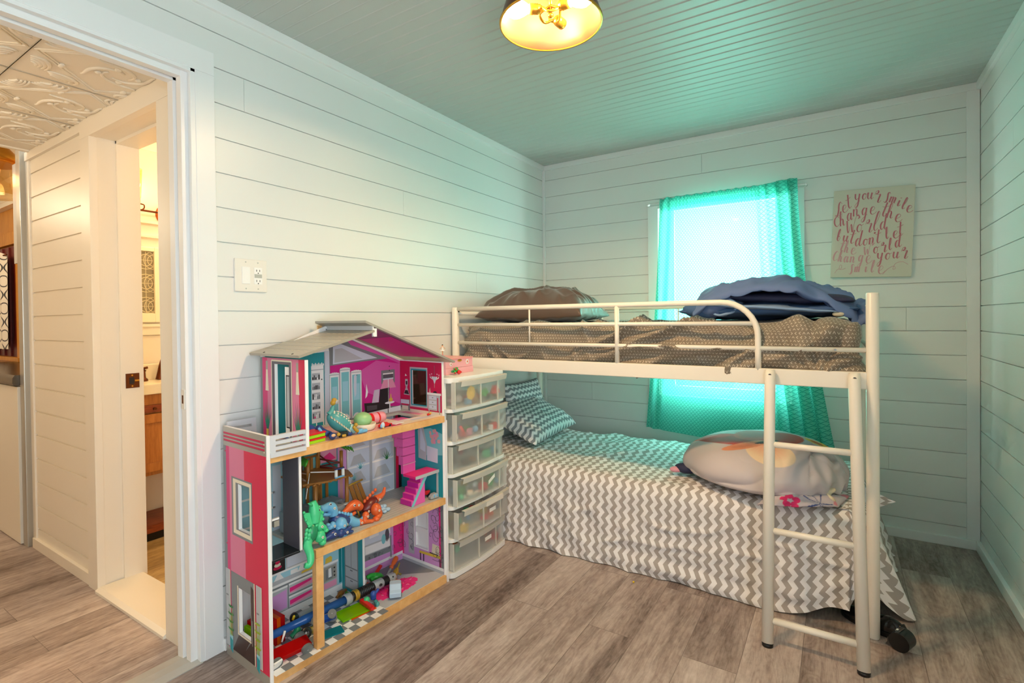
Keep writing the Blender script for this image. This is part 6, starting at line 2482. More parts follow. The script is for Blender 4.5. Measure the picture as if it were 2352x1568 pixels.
# lift, stairs, room divider
w = DB()
w.bx(0.124, 0.134, 0.186, 0.292, 0.418, 0.756, 'dh_charcoal')
w.bx(0.1235, 0.1345, 0.292, 0.296, 0.410, 0.756, 'dh_white')
w.bx(0.014, 0.0235, 0.186, 0.296, 0.418, 0.756, 'dh_grey_lt')
w.bx(0.014, 0.134, 0.180, 0.296, 0.410, 0.418, 'dh_black_gloss')
w.bx(0.014, 0.050, 0.290, 0.2955, 0.553, 0.562, 'dh_white')
w.bx(0.030, 0.050, 0.270, 0.2955, 0.530, 0.552, 'dh_silver')
w.part('lift', bevel=0.001)
w = DB()
N = 6
for i in range(N):
    z1 = 0.772 - (0.772 - 0.533) * (i + 1) / N
    d0 = 0.100 + 0.090 * i / N
    w.bx(0.700, 0.775, d0, 0.190, z1 - 0.004, z1 + (0.772 - 0.533) / N, 'dh_stair')
    zt = z1 + (0.772 - 0.533) / N + 0.0006
    w.poly([q(0.700, d0 - 0.0, zt), q(0.700, d0 + 0.016, zt), q(0.775, d0 + 0.016, zt), q(0.775, d0, zt)], 'dh_hot')
    w.bx(0.699, 0.776, d0 + 0.0145, d0 + 0.0165, zt - 0.005, zt, 'dh_rose')
w.bx(0.700, 0.846, 0.190, 0.272, 0.520, 0.530, 'dh_hot')
w.bx(0.700, 0.846, 0.272, 0.276, 0.518, 0.5315, 'dh_grey_lt')
w.bx(0.840, 0.846, 0.262, 0.270, 0.4005, 0.520, 'dh_grey_lt')
N = 5
for i in range(N):
    z1 = 0.519 - (0.519 - 0.402) * (i + 1) / N
    w1 = 0.748 - 0.070 * (i + 1) / N
    zt = z1 + (0.519 - 0.402) / N
    w.bx(w1, 0.760 - 0.012 * 0, 0.194, 0.268, z1 - 0.0006, zt, 'dh_stair')
    w.poly([q(w1 - 0.0003, 0.195, z1), q(w1 - 0.0003, 0.267, z1), q(w1 - 0.0003, 0.267, zt - 0.001), q(w1 - 0.0003, 0.195, zt - 0.001)][::-1], 'dh_stair_dk')
w.prism([q(0.676, 0.2685, 0.4005), q(0.690, 0.2685, 0.4005), q(0.775, 0.2685, 0.518), q(0.755, 0.2685, 0.518)], (0.002, 0, 0), 'dh_aqua')
w.part('staircase')
w = DB()
w.bx(0.494, 0.504, 0.009, 0.160, 0.0365, 0.3875, 'dh_white')
w.left(rc(0.010, 0.158, 0.037, 0.387), 'dh_teal', 1, 0.494)
w.left(rc(0.030, 0.128, 0.050, 0.30), 'dh_grey', 2, 0.494)
w.left(rc(0.036, 0.122, 0.150, 0.29), 'dh_grey_lt', 3, 0.494)
w.left(rc(0.078, 0.080, 0.150, 0.29), 'dh_charcoal', 4, 0.494)
for z in (0.055, 0.102):
    w.left(rc(0.036, 0.122, z, z + 0.042), 'dh_grey_lt', 3, 0.494)
    w.left(rc(0.070, 0.088, z + 0.032, z + 0.036), 'dh_charcoal', 4, 0.494)
w.left([(0.066 + 0.008 * cos(t), 0.255 + 0.014 * sin(t)) for t in [i * PI / 5 for i in range(10)]], 'dh_blush', 5, 0.494)
w.part('room_divider')
# ---------------------------------------------------------------- toys in the dollhouse
def tm(w_, d_, z_, rz=0.0, rx=0.0, ry=0.0):
    return DHM @ Matrix.Translation((d_, w_, z_)) @ Euler((rx, ry, rz)).to_matrix().to_4x4()


def toy(name, label, w_, d_, z_, rz=0.0, cat='toy', group=None):
    return thing(name, label, cat, parent_matrix=tm(w_, d_, z_, rz), group=group)


S0, S1, S2 = 0.0358, 0.4008, 0.7858


def screw(mb, c, n, r, m='t_cream'):
    c, n = Vector(c), Vector(n).normalized()
    mb.cyl(c - n * 0.002, c + n * 0.0016, r, m, 12)
    mb.cyl(c + n * 0.0012, c + n * 0.0020, r * 0.45, 't_grey', 8)


def dino(name, label, base, P, col, body, plates=None, group='take-apart toy dinosaurs on the middle floor', style='long'):
    """P: points in dollhouse (w, d, z); parts are separate plastic pieces"""
    t = toy(name, label, *base)
    inv = WM[t.name].inverted()

    def g(p):
        return inv @ (DHM @ Vector(q(*p)))
    pt = {k: [g(x) for x in v] for k, v in P.items() if k not in ('br', 'hr', 'tr', 'lr', 'legs')}
    b = pt['body']
    cen = (b[0] + b[-1]) / 2
    w = MB()
    w.tube(catmull(b, 5), [0.004 + P['br'][0][0] * max(0.25, sin(PI * (0.12 + 0.80 * i / (5 * (len(b) - 1))))) for i in range(5 * (len(b) - 1) + 1)], body, 16)
    bo = w.build('body', t, local=True)
    hd = pt['head']
    w = MB()
    hr = P['hr'][0]
    hc = catmull(hd, 5)
    n = len(hc)
    prof = [hr[min(len(hr) - 1, int(i * len(hr) / n))] for i in range(n)]
    prof = [sum(prof[max(0, i - 2):i + 3]) / len(prof[max(0, i - 2):i + 3]) for i in range(n)]
    w.tube(hc, prof, col, 14)
    if 'jaw' in pt:
        w.tube(catmull(pt['jaw'], 4), 0.0075, col, 10)
    if 'frill' in pt:
        f = pt['frill']
        c = f[0]
        for k in range(1, len(f) - 1):
            w.prism([c, f[k], f[k + 1]], (f[k + 1] - c).cross(f[k] - c).normalized() * 0.006, col)
        for k in range(1, len(f)):
            w.ell(f[k] * 0.94 + c * 0.06, 0.006, col, seg=8, rings=6)
    if 'horn' in pt:
        for k in range(0, len(pt['horn']), 2):
            w.tube([pt['horn'][k], pt['horn'][k + 1]], [0.005, 0.0012], col, 8)
    he = w.build('head', t, local=True)
    for e in pt.get('eye', []):
        w = MB()
        w.ell(e, 0.0052, 't_white', seg=10, rings=7)
        w.ell(e + Vector((0.0036, -0.0005, 0.0008)), 0.0030, 't_black', seg=8, rings=6)
        w.build('eye', t, local=True)
    tl = catmull(pt['tail'], 5)
    w = MB()
    r0, r1 = P['tr'][0]
    w.tube(tl, [r0 + (r1 - r0) * i / (len(tl) - 1) for i in range(len(tl))], col, 12)
    w.build('tail', t, local=True)
    for i, lg in enumerate(P.get('legs', [])):
        L = [g(x) for x in lg]
        w = MB()
        r = P['lr'][0][i % len(P['lr'][0])]
        w.ell(L[0], (r, r, r * 1.15), col, seg=14, rings=9)
        cc = catmull(L, 5)
        w.tube(cc, [r * (0.85 - 0.35 * sin(PI * 0.5 * k / (len(cc) - 1))) for k in range(len(cc))], col, 12)
        w.ell(L[-1], (r * 0.75, r * 0.65, r * 0.5), col, seg=10, rings=7)
        lo = w.build('leg', t, local=True)
        w = MB()
        screw(w, L[0] + Vector((r * 0.96, 0, 0)), (1, 0, 0.1), 0.0046)
        w.build('screw', lo, local=True)
    if 'plates' in pt:
        w = MB()
        for p in pt['plates']:
            w.ell(p, (0.006, 0.0075, 0.0085), plates or col, seg=8, rings=6)
        w.build('back_plates', t, local=True)
    if 'scr' in pt:
        for p in pt['scr']:
            w = MB()
            screw(w, p, (1, 0, 0), 0.0046)
            w.build('screw', t, local=True)
    return t


dino('toy_dinosaur', 'mint green horned toy dinosaur hanging over the left end of the middle floor', (0.19, 0.28, S1), dict(
    body=[(0.183, 0.285, 0.492), (0.176, 0.288, 0.470), (0.172, 0.286, 0.446), (0.168, 0.284, 0.428)], br=[(0.019,)],
    head=[(0.189, 0.275, 0.570), (0.192, 0.279, 0.545), (0.192, 0.283, 0.518), (0.188, 0.288, 0.492)], hr=[(0.013, 0.020, 0.021, 0.016)],
    frill=[(0.190, 0.284, 0.530), (0.146, 0.283, 0.543), (0.150, 0.290, 0.515), (0.160, 0.296, 0.490), (0.188, 0.300, 0.484), (0.222, 0.292, 0.496), (0.224, 0.285, 0.520), (0.214, 0.280, 0.545)],
    horn=[(0.180, 0.285, 0.560), (0.160, 0.292, 0.575)], eye=[(0.204, 0.293, 0.538)],
    tail=[(0.163, 0.288, 0.448), (0.152, 0.298, 0.425), (0.150, 0.318, 0.400), (0.146, 0.326, 0.378), (0.136, 0.328, 0.368), (0.124, 0.326, 0.372)], tr=[(0.017, 0.009)],
    legs=[[(0.207, 0.292, 0.478), (0.222, 0.296, 0.468), (0.228, 0.298, 0.456)], [(0.205, 0.292, 0.441), (0.216, 0.296, 0.426), (0.212, 0.298, 0.416)]], lr=[(0.015, 0.021)],
    plates=[(0.152, 0.296, 0.480), (0.148, 0.298, 0.468), (0.147, 0.298, 0.455), (0.162, 0.300, 0.476), (0.158, 0.302, 0.462), (0.156, 0.302, 0.450), (0.155, 0.301, 0.438)]),
    't_mint', 't_mint_dk', 't_mint')
dino('toy_dinosaur', 'light blue crested toy dinosaur with dark blue back in the middle of the pile', (0.33, 0.235, S1), dict(
    body=[(0.300, 0.228, 0.466), (0.318, 0.230, 0.450), (0.345, 0.232, 0.436), (0.378, 0.230, 0.430)], br=[(0.026,)],
    head=[(0.252, 0.228, 0.512), (0.270, 0.226, 0.510), (0.292, 0.224, 0.508), (0.306, 0.224, 0.494), (0.310, 0.226, 0.470)], hr=[(0.015, 0.015, 0.021, 0.022, 0.018)],
    jaw=[(0.262, 0.228, 0.489), (0.280, 0.228, 0.483), (0.298, 0.228, 0.480)], eye=[(0.283, 0.246, 0.526)],
    tail=[(0.372, 0.232, 0.432), (0.392, 0.236, 0.420), (0.415, 0.240, 0.412), (0.436, 0.242, 0.418), (0.445, 0.242, 0.440)], tr=[(0.024, 0.007)],
    legs=[[(0.318, 0.262, 0.440), (0.305, 0.268, 0.420), (0.322, 0.272, 0.404)], [(0.286, 0.255, 0.445), (0.268, 0.258, 0.440), (0.262, 0.260, 0.456)]], lr=[(0.024, 0.013)],
    plates=[(0.318 + 0.0135 * k, 0.232, 0.480 - 0.006 * k) for k in range(6)],
    scr=[(0.296, 0.254, 0.508), (0.350, 0.256, 0.428)]), 't_skyblue', 't_navy', 't_skyblue')
dino('toy_dinosaur', 'orange toy dinosaur with maroon back at the right of the dinosaur pile', (0.48, 0.22, S1), dict(
    body=[(0.456, 0.212, 0.438), (0.480, 0.214, 0.446), (0.505, 0.214, 0.460), (0.528, 0.212, 0.472)], br=[(0.024,)],
    head=[(0.352, 0.222, 0.462), (0.375, 0.218, 0.468), (0.402, 0.214, 0.476), (0.425, 0.212, 0.474), (0.448, 0.212, 0.456)], hr=[(0.009, 0.015, 0.020, 0.022, 0.016)],
    jaw=[(0.366, 0.224, 0.446), (0.390, 0.222, 0.444), (0.415, 0.220, 0.448)], eye=[(0.402, 0.234, 0.484)],
    tail=[(0.524, 0.214, 0.470), (0.548, 0.212, 0.474), (0.570, 0.208, 0.482), (0.580, 0.206, 0.505)], tr=[(0.017, 0.005)],
    legs=[[(0.500, 0.245, 0.440), (0.512, 0.252, 0.418), (0.490, 0.258, 0.406)], [(0.447, 0.246, 0.430), (0.436, 0.256, 0.414), (0.462, 0.264, 0.407)], [(0.420, 0.246, 0.412), (0.440, 0.256, 0.408), (0.470, 0.262, 0.406)]], lr=[(0.023, 0.015, 0.012)],
    plates=[(0.470 + 0.014 * k, 0.210, 0.476 + 0.008 * k) for k in range(5)],
    scr=[(0.424, 0.233, 0.478), (0.468, 0.240, 0.440), (0.532, 0.232, 0.470)]), 't_orange', 't_maroon', 't_orange')
dino('toy_dinosaur', 'dark blue toy dinosaur lying lowest in front of the dinosaur pile', (0.29, 0.280, S1), dict(
    body=[(0.290, 0.278, 0.414), (0.305, 0.280, 0.416), (0.320, 0.280, 0.415)], br=[(0.013,)],
    head=[(0.240, 0.272, 0.412), (0.258, 0.274, 0.418), (0.278, 0.276, 0.420), (0.296, 0.278, 0.416)], hr=[(0.010, 0.015, 0.017, 0.012)],
    eye=[(0.272, 0.291, 0.424)], tail=[(0.316, 0.280, 0.415), (0.334, 0.282, 0.418), (0.350, 0.282, 0.426)], tr=[(0.015, 0.006)],
    legs=[[(0.322, 0.286, 0.416), (0.334, 0.290, 0.412), (0.346, 0.291, 0.410)]], lr=[(0.011,)]),
    't_navy', 't_navy', 't_navy')

# ankylosaurus on the upper floor, standing on its nose
t = toy('toy_dinosaur', 'teal armoured toy dinosaur with white spikes tipped over on the upper floor', 0.335, 0.245, S2)
inv = WM[t.name].inverted()
g = lambda p: inv @ (DHM @ Vector(q(*p)))
c = g((0.328, 0.245, 0.838))
ax = (g((0.372, 0.258, 0.800)) - g((0.296, 0.235, 0.870))).normalized()
RM = ax.to_track_quat('X', 'Z').to_matrix()
w = MB()
w.ell(c, (0.056, 0.036, 0.034), 't_teal', seg=22, rings=14, R=RM)
bo = w.build('body', t, local=True)
w = MB()
for row in (-0.75, -0.25, 0.25, 0.75):
    for k in range(8):
        s = -0.044 + 0.088 * k / 7
        e = (1 - (s / 0.056) ** 2) ** 0.5
        p = RM @ Vector((s, 0.036 * e * sin(row), 0.034 * e * cos(row)))
        w.ell(c + p, (0.0036, 0.0036, 0.0036), 't_cream', seg=7, rings=5)
for side in (-1, 1):
    for k in range(9):
        s = -0.046 + 0.092 * k / 8
        e = (1 - (s / 0.058) ** 2) ** 0.5
        a = RM @ Vector((s, side * 0.034 * e, -0.004))
        b = RM @ Vector((s + 0.002, side * (0.034 * e + 0.018), -0.008))
        w.tube([c + a, c + b], [0.0042, 0.0008], 't_cream', 7)
w.build('spikes', bo, local=True)
w = MB()
w.tube(catmull([c - ax * 0.050, g((0.300, 0.235, 0.880)), g((0.308, 0.232, 0.895)), g((0.314, 0.232, 0.905))], 5), [0.014 - 0.0006 * i for i in range(16)], 't_teal', 10)
w.build('tail', t, local=True)
w = MB()
for (p, r) in (((0.310, 0.232, 0.915), 0.0105), ((0.324, 0.234, 0.917), 0.010), ((0.317, 0.230, 0.923), 0.011)):
    w.ell(g(p), r, 't_gold' if r > 0.0102 else 't_silver', seg=10, rings=7)
w.build('tail_club', t, local=True)
w = MB()
w.tube([c + ax * 0.046, g((0.372, 0.266, 0.806)), g((0.381, 0.275, 0.790))], [0.023, 0.019, 0.006], 't_teal_lt', 12)
w.build('head', t, local=True)

# tins, pouch, robot figure bits
for i, (z, lab) in enumerate(((S2, 'red and yellow toy box at the bottom of the stack beside the attic wall'), (S2 + 0.0195, 'red and yellow toy box on top of its twin beside the attic wall'))):
    t = toy('toy_box', lab, 0.208, 0.252, z, 0.12, group=None)
    MB().box(-0.034, 0.034, -0.042, 0.030, 0, 0.012, 't_lime').build('body', t, local=True, bevel=0.002)
    MB().box(-0.036, 0.036, -0.044, 0.032, 0.0122, 0.0185, 't_red').build('lid', t, local=True, bevel=0.002)
t = toy('toy_pouch', 'crumpled blue plastic pouch behind the red and yellow toy boxes', 0.235, 0.155, S2)
w = MB()
w.grid(lambda u, v: ((v - .5) * 0.13 + 0.008 * nz(u * 5, v * 5), (u - .5) * 0.125 + 0.006 * nz(v * 7, u * 4, 2), 0.004 + 0.045 * sin(PI * u) ** 0.6 * sin(PI * v) ** 0.6 * (0.8 + 0.5 * nz(u * 4, v * 4, 7))), 30, 30, 't_indigo')
w.build('fabric', t, local=True, solid=0.002)
w = MB()
w.tube([(0.055, -0.03, 0.020), (0.058, 0.0, 0.032), (0.050, 0.035, 0.036)], 0.003, 't_orange', 6)
w.build('cord', t, local=True)


def figure(name, label, base, joints, cols=None):
    """small jointed figure; joints: dict of polylines in (w, d, z)"""
    t = toy(name, label, *base)
    inv = WM[t.name].inverted()
    g = lambda p: inv @ (DHM @ Vector(q(*p)))
    for part, (pl, rr, m) in joints.items():
        w = MB()
        if len(pl) == 1:
            w.ell(g(pl[0]), rr, m, seg=12, rings=8)
        else:
            w.tube(catmull([g(p) for p in pl], 4), rr, m, 10)
            w.ell(g(pl[-1]), (rr if not isinstance(rr, (list, tuple)) else rr[-1]) * 1.1, m, seg=8, rings=6)
        w.build(part.rstrip('0123456789'), t, local=True)
    return t


figure('toy_figure', 'dark blue toy figure lying under the teal spiky dinosaur', (0.262, 0.275, S2), {
    'head': ([(0.268, 0.288, S2 + 0.014)], (0.014, 0.015, 0.013), 't_navy'),
    'face': ([(0.266, 0.298, S2 + 0.018)], (0.006, 0.009, 0.006), 't_skin'),
    'torso': ([(0.258, 0.272, S2 + 0.020), (0.248, 0.250, S2 + 0.032), (0.246, 0.235, S2 + 0.040)], 0.013, 't_navy'),
    'arm1': ([(0.240, 0.262, S2 + 0.030), (0.232, 0.270, S2 + 0.036), (0.226, 0.268, S2 + 0.046)], 0.0055, 't_skyblue'),
    'arm2': ([(0.264, 0.262, S2 + 0.028), (0.276, 0.262, S2 + 0.022), (0.284, 0.268, S2 + 0.012)], 0.0055, 't_navy'),
    'leg1': ([(0.246, 0.235, S2 + 0.040), (0.252, 0.215, S2 + 0.040), (0.256, 0.200, S2 + 0.024)], 0.006, 't_navy')}, None)
figure('toy_figure', 'gold and black toy figure behind the spiky dinosaur head', (0.300, 0.280, S2), {
    'torso': ([(0.300, 0.286, S2 + 0.012), (0.318, 0.284, S2 + 0.012), (0.332, 0.282, S2 + 0.010)], 0.010, 't_black'),
    'head': ([(0.292, 0.292, S2 + 0.016)], (0.007, 0.008, 0.007), 't_gold'),
    'arm1': ([(0.306, 0.294, S2 + 0.008), (0.316, 0.298, S2 + 0.008)], 0.0055, 't_gold'),
    'leg1': ([(0.332, 0.284, S2 + 0.009), (0.350, 0.288, S2 + 0.008)], 0.0065, 't_navy')}, None)
figure('toy_figure', 'light blue and gold toy figure lying in front of the cream bowl', (0.385, 0.285, S2), {
    'torso': ([(0.384, 0.287, S2 + 0.010), (0.400, 0.287, S2 + 0.010)], 0.0095, 't_skyblue'),
    'leg1': ([(0.402, 0.290, S2 + 0.008), (0.420, 0.291, S2 + 0.008)], 0.0065, 't_skyblue'),
    'arm1': ([(0.382, 0.290, S2 + 0.012), (0.372, 0.290, S2 + 0.020), (0.366, 0.288, S2 + 0.030)], 0.0065, 't_gold'),
    'head': ([(0.376, 0.286, S2 + 0.038)], (0.008, 0.008, 0.008), 't_gold')}, None)
t = toy('toy_bowl', 'cream toy bowl on the edge of the upper floor', 0.452, 0.235, S2)
MB().lathe([(0, 0.001), (0.040, 0.0), (0.046, 0.006), (0.050, 0.026), (0.048, 0.027), (0.043, 0.010), (0, 0.006)], 't_cream', 28).build('bowl', t, local=True)
o = MB().ell((0, 0, 0), (0.0375, 0.0375, 0.031), 't_softgreen', seg=24, rings=14).build('toy_ball')
l, r, s = tm(0.450, 0.232, S2 + 0.041).decompose()
o.location = l
tag(o, 'soft pale green ball resting in the cream toy bowl', 'toy')
t = toy('toy_drum', 'white toy cylinder with red bands lying behind the cream bowl', 0.560, 0.175, S2)
w = MB()
X = Matrix.Translation((0, 0, 0.0245)) @ Matrix.Rotation(-PI / 2, 4, 'X') @ Matrix.Translation((0, 0, -0.045))
w.lathe([(0, 0), (0.022, 0), (0.024, 0.006), (0.024, 0.075), (0.021, 0.088), (0, 0.092)], 't_pink', 24, X=X)
w.build('body', t, local=True)
for a, b in ((0.004, 0.022), (0.048, 0.056)):
    MB().lathe([(0.0243, a), (0.0248, (a + b) / 2), (0.0243, b)], 't_red', 24, X=X).build('band', t, local=True)
t = toy('toy_car', 'small red toy car on the upper floor right of the bowl', 0.535, 0.268, S2, 0.15)
w = MB()
w.prism([(-0.011, -0.030, 0.004), (-0.011, 0.032, 0.004), (-0.011, 0.034, 0.011), (-0.011, 0.012, 0.013), (-0.011, 0.004, 0.021), (-0.011, -0.014, 0.021), (-0.011, -0.024, 0.013), (-0.011, -0.031, 0.012)], (0.022, 0, 0), 't_red')
w.build('body', t, local=True, bevel=0.0015)
for y in (-0.018, 0.020):
    MB().cyl((-0.013, y, 0.0052), (0.013, y, 0.0052), 0.0052, 't_black', 14).build('wheels', t, local=True)
figure('toy_bird', 'small white and blue toy bird sitting before the red toy car', (0.508, 0.285, S2), {
    'body': ([(0.508, 0.288, S2 + 0.014)], (0.008, 0.009, 0.013), 't_ice'),
    'foot1': ([(0.504, 0.291, S2 + 0.0035), (0.510, 0.291, S2 + 0.0035)], 0.0028, 't_yellow'),
    'wing1': ([(0.499, 0.288, S2 + 0.018), (0.497, 0.290, S2 + 0.008)], 0.003, 't_skyblue')}, None)
o = MB().box(-0.022, 0.022, -0.030, 0.030, 0, 0.003, 't_white').build('toy_booklet', bevel=0.0005)
l, r, s = tm(0.615, 0.245, S2, 0.2).decompose()
o.location, o.rotation_euler = l, r.to_euler()
tag(o, 'white paper booklet lying on the upper floor near the stair hole', 'paper')
figure('toy_bug', 'tiny red and yellow toy on the upper floor by the side wall', (0.822, 0.235, S2), {
    'body': ([(0.815, 0.235, S2 + 0.005), (0.830, 0.235, S2 + 0.007)], 0.005, 't_red'), 'wing1': ([(0.822, 0.240, S2 + 0.010), (0.832, 0.240, S2 + 0.011)], 0.003, 't_yellow')}, None)

# tree house playset
t = toy('tree_house', 'brown plastic tree house playset with green leaf roof corners on the middle floor', 0.33, 0.14, S1)
inv = WM[t.name].inverted()
g = lambda a, b, c_: inv @ (DHM @ Vector(q(a, b, c_)))
w = MB()
w.prism([g(0.185, 0.05, 0.406), g(0.420, 0.05, 0.404), g(0.428, 0.18, 0.404), g(0.330, 0.205, 0.404), g(0.19, 0.18, 0.404)], (0, 0, 0.080), 't_rock')
rk = random.Random(4)
for k in range(26):
    w.ell(g(rk.uniform(0.19, 0.42), rk.uniform(0.05, 0.19), 0.482), (rk.uniform(0.006, 0.016), rk.uniform(0.008, 0.02), 0.005), 't_rock' if k % 4 else 't_rock_dk', seg=8, rings=5)
w.build('rock_base', t, local=True, bevel=0.003)
for k, (a, b, z0, z1) in enumerate(((0.258, 0.185, 0.486, 0.605), (0.408, 0.175, 0.486, 0.592), (0.350, 0.06, 0.486, 0.612), (0.200, 0.07, 0.486, 0.612))):
    MB().tube([g(a, b, z0 - 0.06 * (k < 2)), g(a, b, z1)], 0.0078, 't_brown', 10).build('post', t, local=True)
w = MB()
w.prism([g(0.205, 0.185, 0.604), g(0.300, 0.210, 0.600), g(0.425, 0.190, 0.592), g(0.440, 0.140, 0.598), g(0.385, 0.045, 0.612), g(0.195, 0.045, 0.616)], (0, 0, 0.007), 't_brown')
for k in range(9):
    a = 0.22 + 0.024 * k
    w.ell(g(a, 0.196 + 0.006 * sin(k * 1.7), 0.602 - 0.0007 * k), (0.006, 0.008, 0.006), 't_brown', seg=7, rings=5)
w.build('platform', t, local=True)
for k, (a, b, z0, z1) in enumerate(((0.240, 0.165, 0.60, 0.695), (0.415, 0.130, 0.60, 0.690), (0.360, 0.050, 0.615, 0.715))):
    MB().tube([g(a, b, z0), g(a, b, z1)], 0.0070, 't_brown', 10).build('post', t, local=True)
w = MB()
w.tube([g(0.20, 0.05, 0.672), g(0.36, 0.05, 0.672)], 0.0050, 't_brown', 6)
for k in range(6):
    a = 0.212 + 0.027 * k
    w.prism([g(a, 0.048, 0.618), g(a + 0.012, 0.048, 0.618), g(a + 0.012, 0.048, 0.672), g(a, 0.048, 0.672)], (0.005, 0, 0), 't_brown')
for a in (0.262, 0.290):
    w.prism([g(a, 0.054, 0.622), g(a + 0.020, 0.054, 0.622), g(a + 0.020, 0.054, 0.660), g(a, 0.054, 0.660)], (0.003, 0, 0), 't_brown_dk')
w.build('back_railing', t, local=True)
w = MB()
for k in range(7):
    a = 0.205 + 0.030 * k
    w.prism([g(a, 0.056, 0.487), g(a + 0.012, 0.056, 0.487), g(a + 0.012, 0.056, 0.560), g(a, 0.056, 0.560)], (0.005, 0, 0), 't_brown')
w.tube([g(0.20, 0.058, 0.560), g(0.40, 0.058, 0.556)], 0.005, 't_brown', 6)
w.build('lower_railing', t, local=True)
w = MB()
for (z0, z1, z2, z3) in ((0.655, 0.640, 0.610, 0.650), (0.620, 0.616, 0.655, 0.612)):
    w.tube([g(0.362, 0.055, z0), g(0.412, 0.128, z1)], 0.0038, 't_maroon', 6)
    w.tube([g(0.362, 0.055, z2 + 0.015), g(0.412, 0.128, z3 - 0.01)], 0.003, 't_maroon', 6)
w.build('side_railing', t, local=True)
w = MB()
for z0, z1 in ((0.650, 0.640), (0.622, 0.612)):
    w.tube([g(0.196, 0.06, z0), g(0.238, 0.16, z1)], 0.0038, 't_brown_dk', 6)
w.tube([g(0.196, 0.06, 0.655), g(0.238, 0.16, 0.612)], 0.003, 't_brown_dk', 6)
w.build('side_railing', t, local=True)
for (a, b, z, s) in ((0.238, 0.165, 0.698, -1), (0.418, 0.132, 0.700, 1)):
    w = MB()
    for k in range(6):
        p0 = g(a + 0.004 * k * s, b - 0.030 + 0.012 * k, z + 0.006)
        p1 = g(a + s * 0.032, b - 0.030 + 0.013 * k, z - 0.014 - 0.003 * (k % 2))
        w.tube([p0, (p0 + p1) / 2 + Vector((0, 0, 0.003)), p1], [0.007, 0.008, 0.003], 't_leaf', 7, flat=0.4)
    w.build('leaf_roof', t, local=True)
w = MB()
w.tube([g(0.244, 0.175, 0.648), g(0.335, 0.200, 0.632)], 0.0022, 't_white', 6)
w.tube([g(0.240, 0.175, 0.645), g(0.205, 0.205, 0.560)], 0.0016, 't_white', 6)
w.build('pulley_line', t, local=True)
w = MB()
for (a, b) in ((0.330, 0.340), (0.362, 0.372)):
    w.prism([g(a, 0.206, 0.612), g(b, 0.206, 0.612), g(b, 0.206, 0.642), g(a, 0.206, 0.642)], (0.006, 0, 0), 't_white')
w.prism([g(0.330, 0.206, 0.607), g(0.372, 0.206, 0.607), g(0.372, 0.206, 0.613), g(0.330, 0.206, 0.613)], (0.006, 0, 0), 't_skyblue')
w.prism([g(0.330, 0.206, 0.640), g(0.372, 0.206, 0.640), g(0.372, 0.206, 0.645), g(0.330, 0.206, 0.645)], (0.006, 0, 0), 't_navy')
w.build('winch', t, local=True)
t = toy('toy_bridge', 'brown plank rope bridge piece leaning beside the tree house', 0.49, 0.14, S1)
inv = WM[t.name].inverted()
g = lambda a, b, c_: inv @ (DHM @ Vector(q(a, b, c_)))
w = MB()
for k in range(3):
    a0, a1 = 0.446 + 0.022 * k, 0.464 + 0.023 * k
    w.prism([g(a0, 0.13, 0.532), g(a0 + 0.017, 0.13, 0.533), g(a1 + 0.019, 0.155, 0.440), g(a1, 0.155, 0.440)], (0.005, 0, 0), 't_brown')
w.build('planks', t, local=True)
w = MB()
w.tube([g(0.435, 0.135, 0.534), g(0.520, 0.130, 0.541)], 0.004, 't_gold', 6)
w.tube([g(0.460, 0.165, 0.440), g(0.545, 0.150, 0.452)], 0.004, 't_gold', 6)
w.tube([g(0.462, 0.170, 0.436), g(0.466, 0.180, S1 + 0.003)], 0.004, 't_gold', 6)
w.build('rope_bars', t, local=True)


def rocks(name, label, base, cells, m):
    t = toy(name, label, *base)
    w = MB()
    rr = random.Random(len(cells))
    for (a, b, c_, r) in cells:
        w.ell((a, b, max(c_, r * 0.72)), (r, r * 1.15, r * 0.72), m, seg=9, rings=6)
    w.build('rock_body', t, local=True)
    return t


rocks('toy_rock', 'pale blue toy rock lying right of the orange dinosaur', (0.568, 0.205, S1), [(0, 0, .008, .014), (.012, .018, .006, .012), (-.012, -.014, .010, .014), (.004, -.022, .006, .012), (.02, -.006, .004, .010), (-.006, .012, .020, .012), (-.004, -.004, .024, .010)], 't_paleblue')
rocks('toy_rock', 'small pale blue toy rock between the bridge piece and the stairs', (0.545, 0.115, S1), [(0, 0, .012, .016), (.010, .018, .008, .012), (-.008, .01, .026, .012), (0, -.02, .008, .012)], 't_paleblue')
rocks('toy_rock', 'dark teal lumpy toy piece behind the orange dinosaur', (0.490, 0.150, S1), [(0, 0, .02, .022), (.004, .02, .014, .016), (.0, -.018, .016, .016), (0, 0, .040, .012)], 't_rock_dk')
# tractor and shoe by the stairs
t = toy('toy_tractor', 'red toy tractor with green wheels under the pink stairs landing', 0.795, 0.215, S1, -0.5)
w = MB()
w.box(-0.010, 0.010, -0.006, 0.030, 0.012, 0.026, 't_red')
w.box(-0.009, 0.009, -0.012, 0.010, 0.026, 0.040, 't_red')
w.box(-0.006, 0.006, 0.010, 0.036, 0.022, 0.030, 't_red')
w.build('body', t, local=True, bevel=0.002)
for (x, y, r) in ((0.014, -0.010, 0.0175), (-0.014, -0.010, 0.0175)):
    w = MB()
    w.cyl((x - 0.005, y, r), (x + 0.005, y, r), r, 't_black', 20)
    w.cyl((x - 0.0056, y, r), (x + 0.0056, y, r), r * 0.84, 't_green', 18)
    w.build('wheel', t, local=True)
for x in (0.011, -0.011):
    MB().cyl((x - 0.004, 0.030, 0.0095), (x + 0.004, 0.030, 0.0095), 0.0095, 't_black', 16).build('wheel', t, local=True)
t = toy('toy_shuttle', 'grey and blue toy vehicle on the middle floor edge by the side wall', 0.815, 0.268, S1, -0.15)
w = MB()
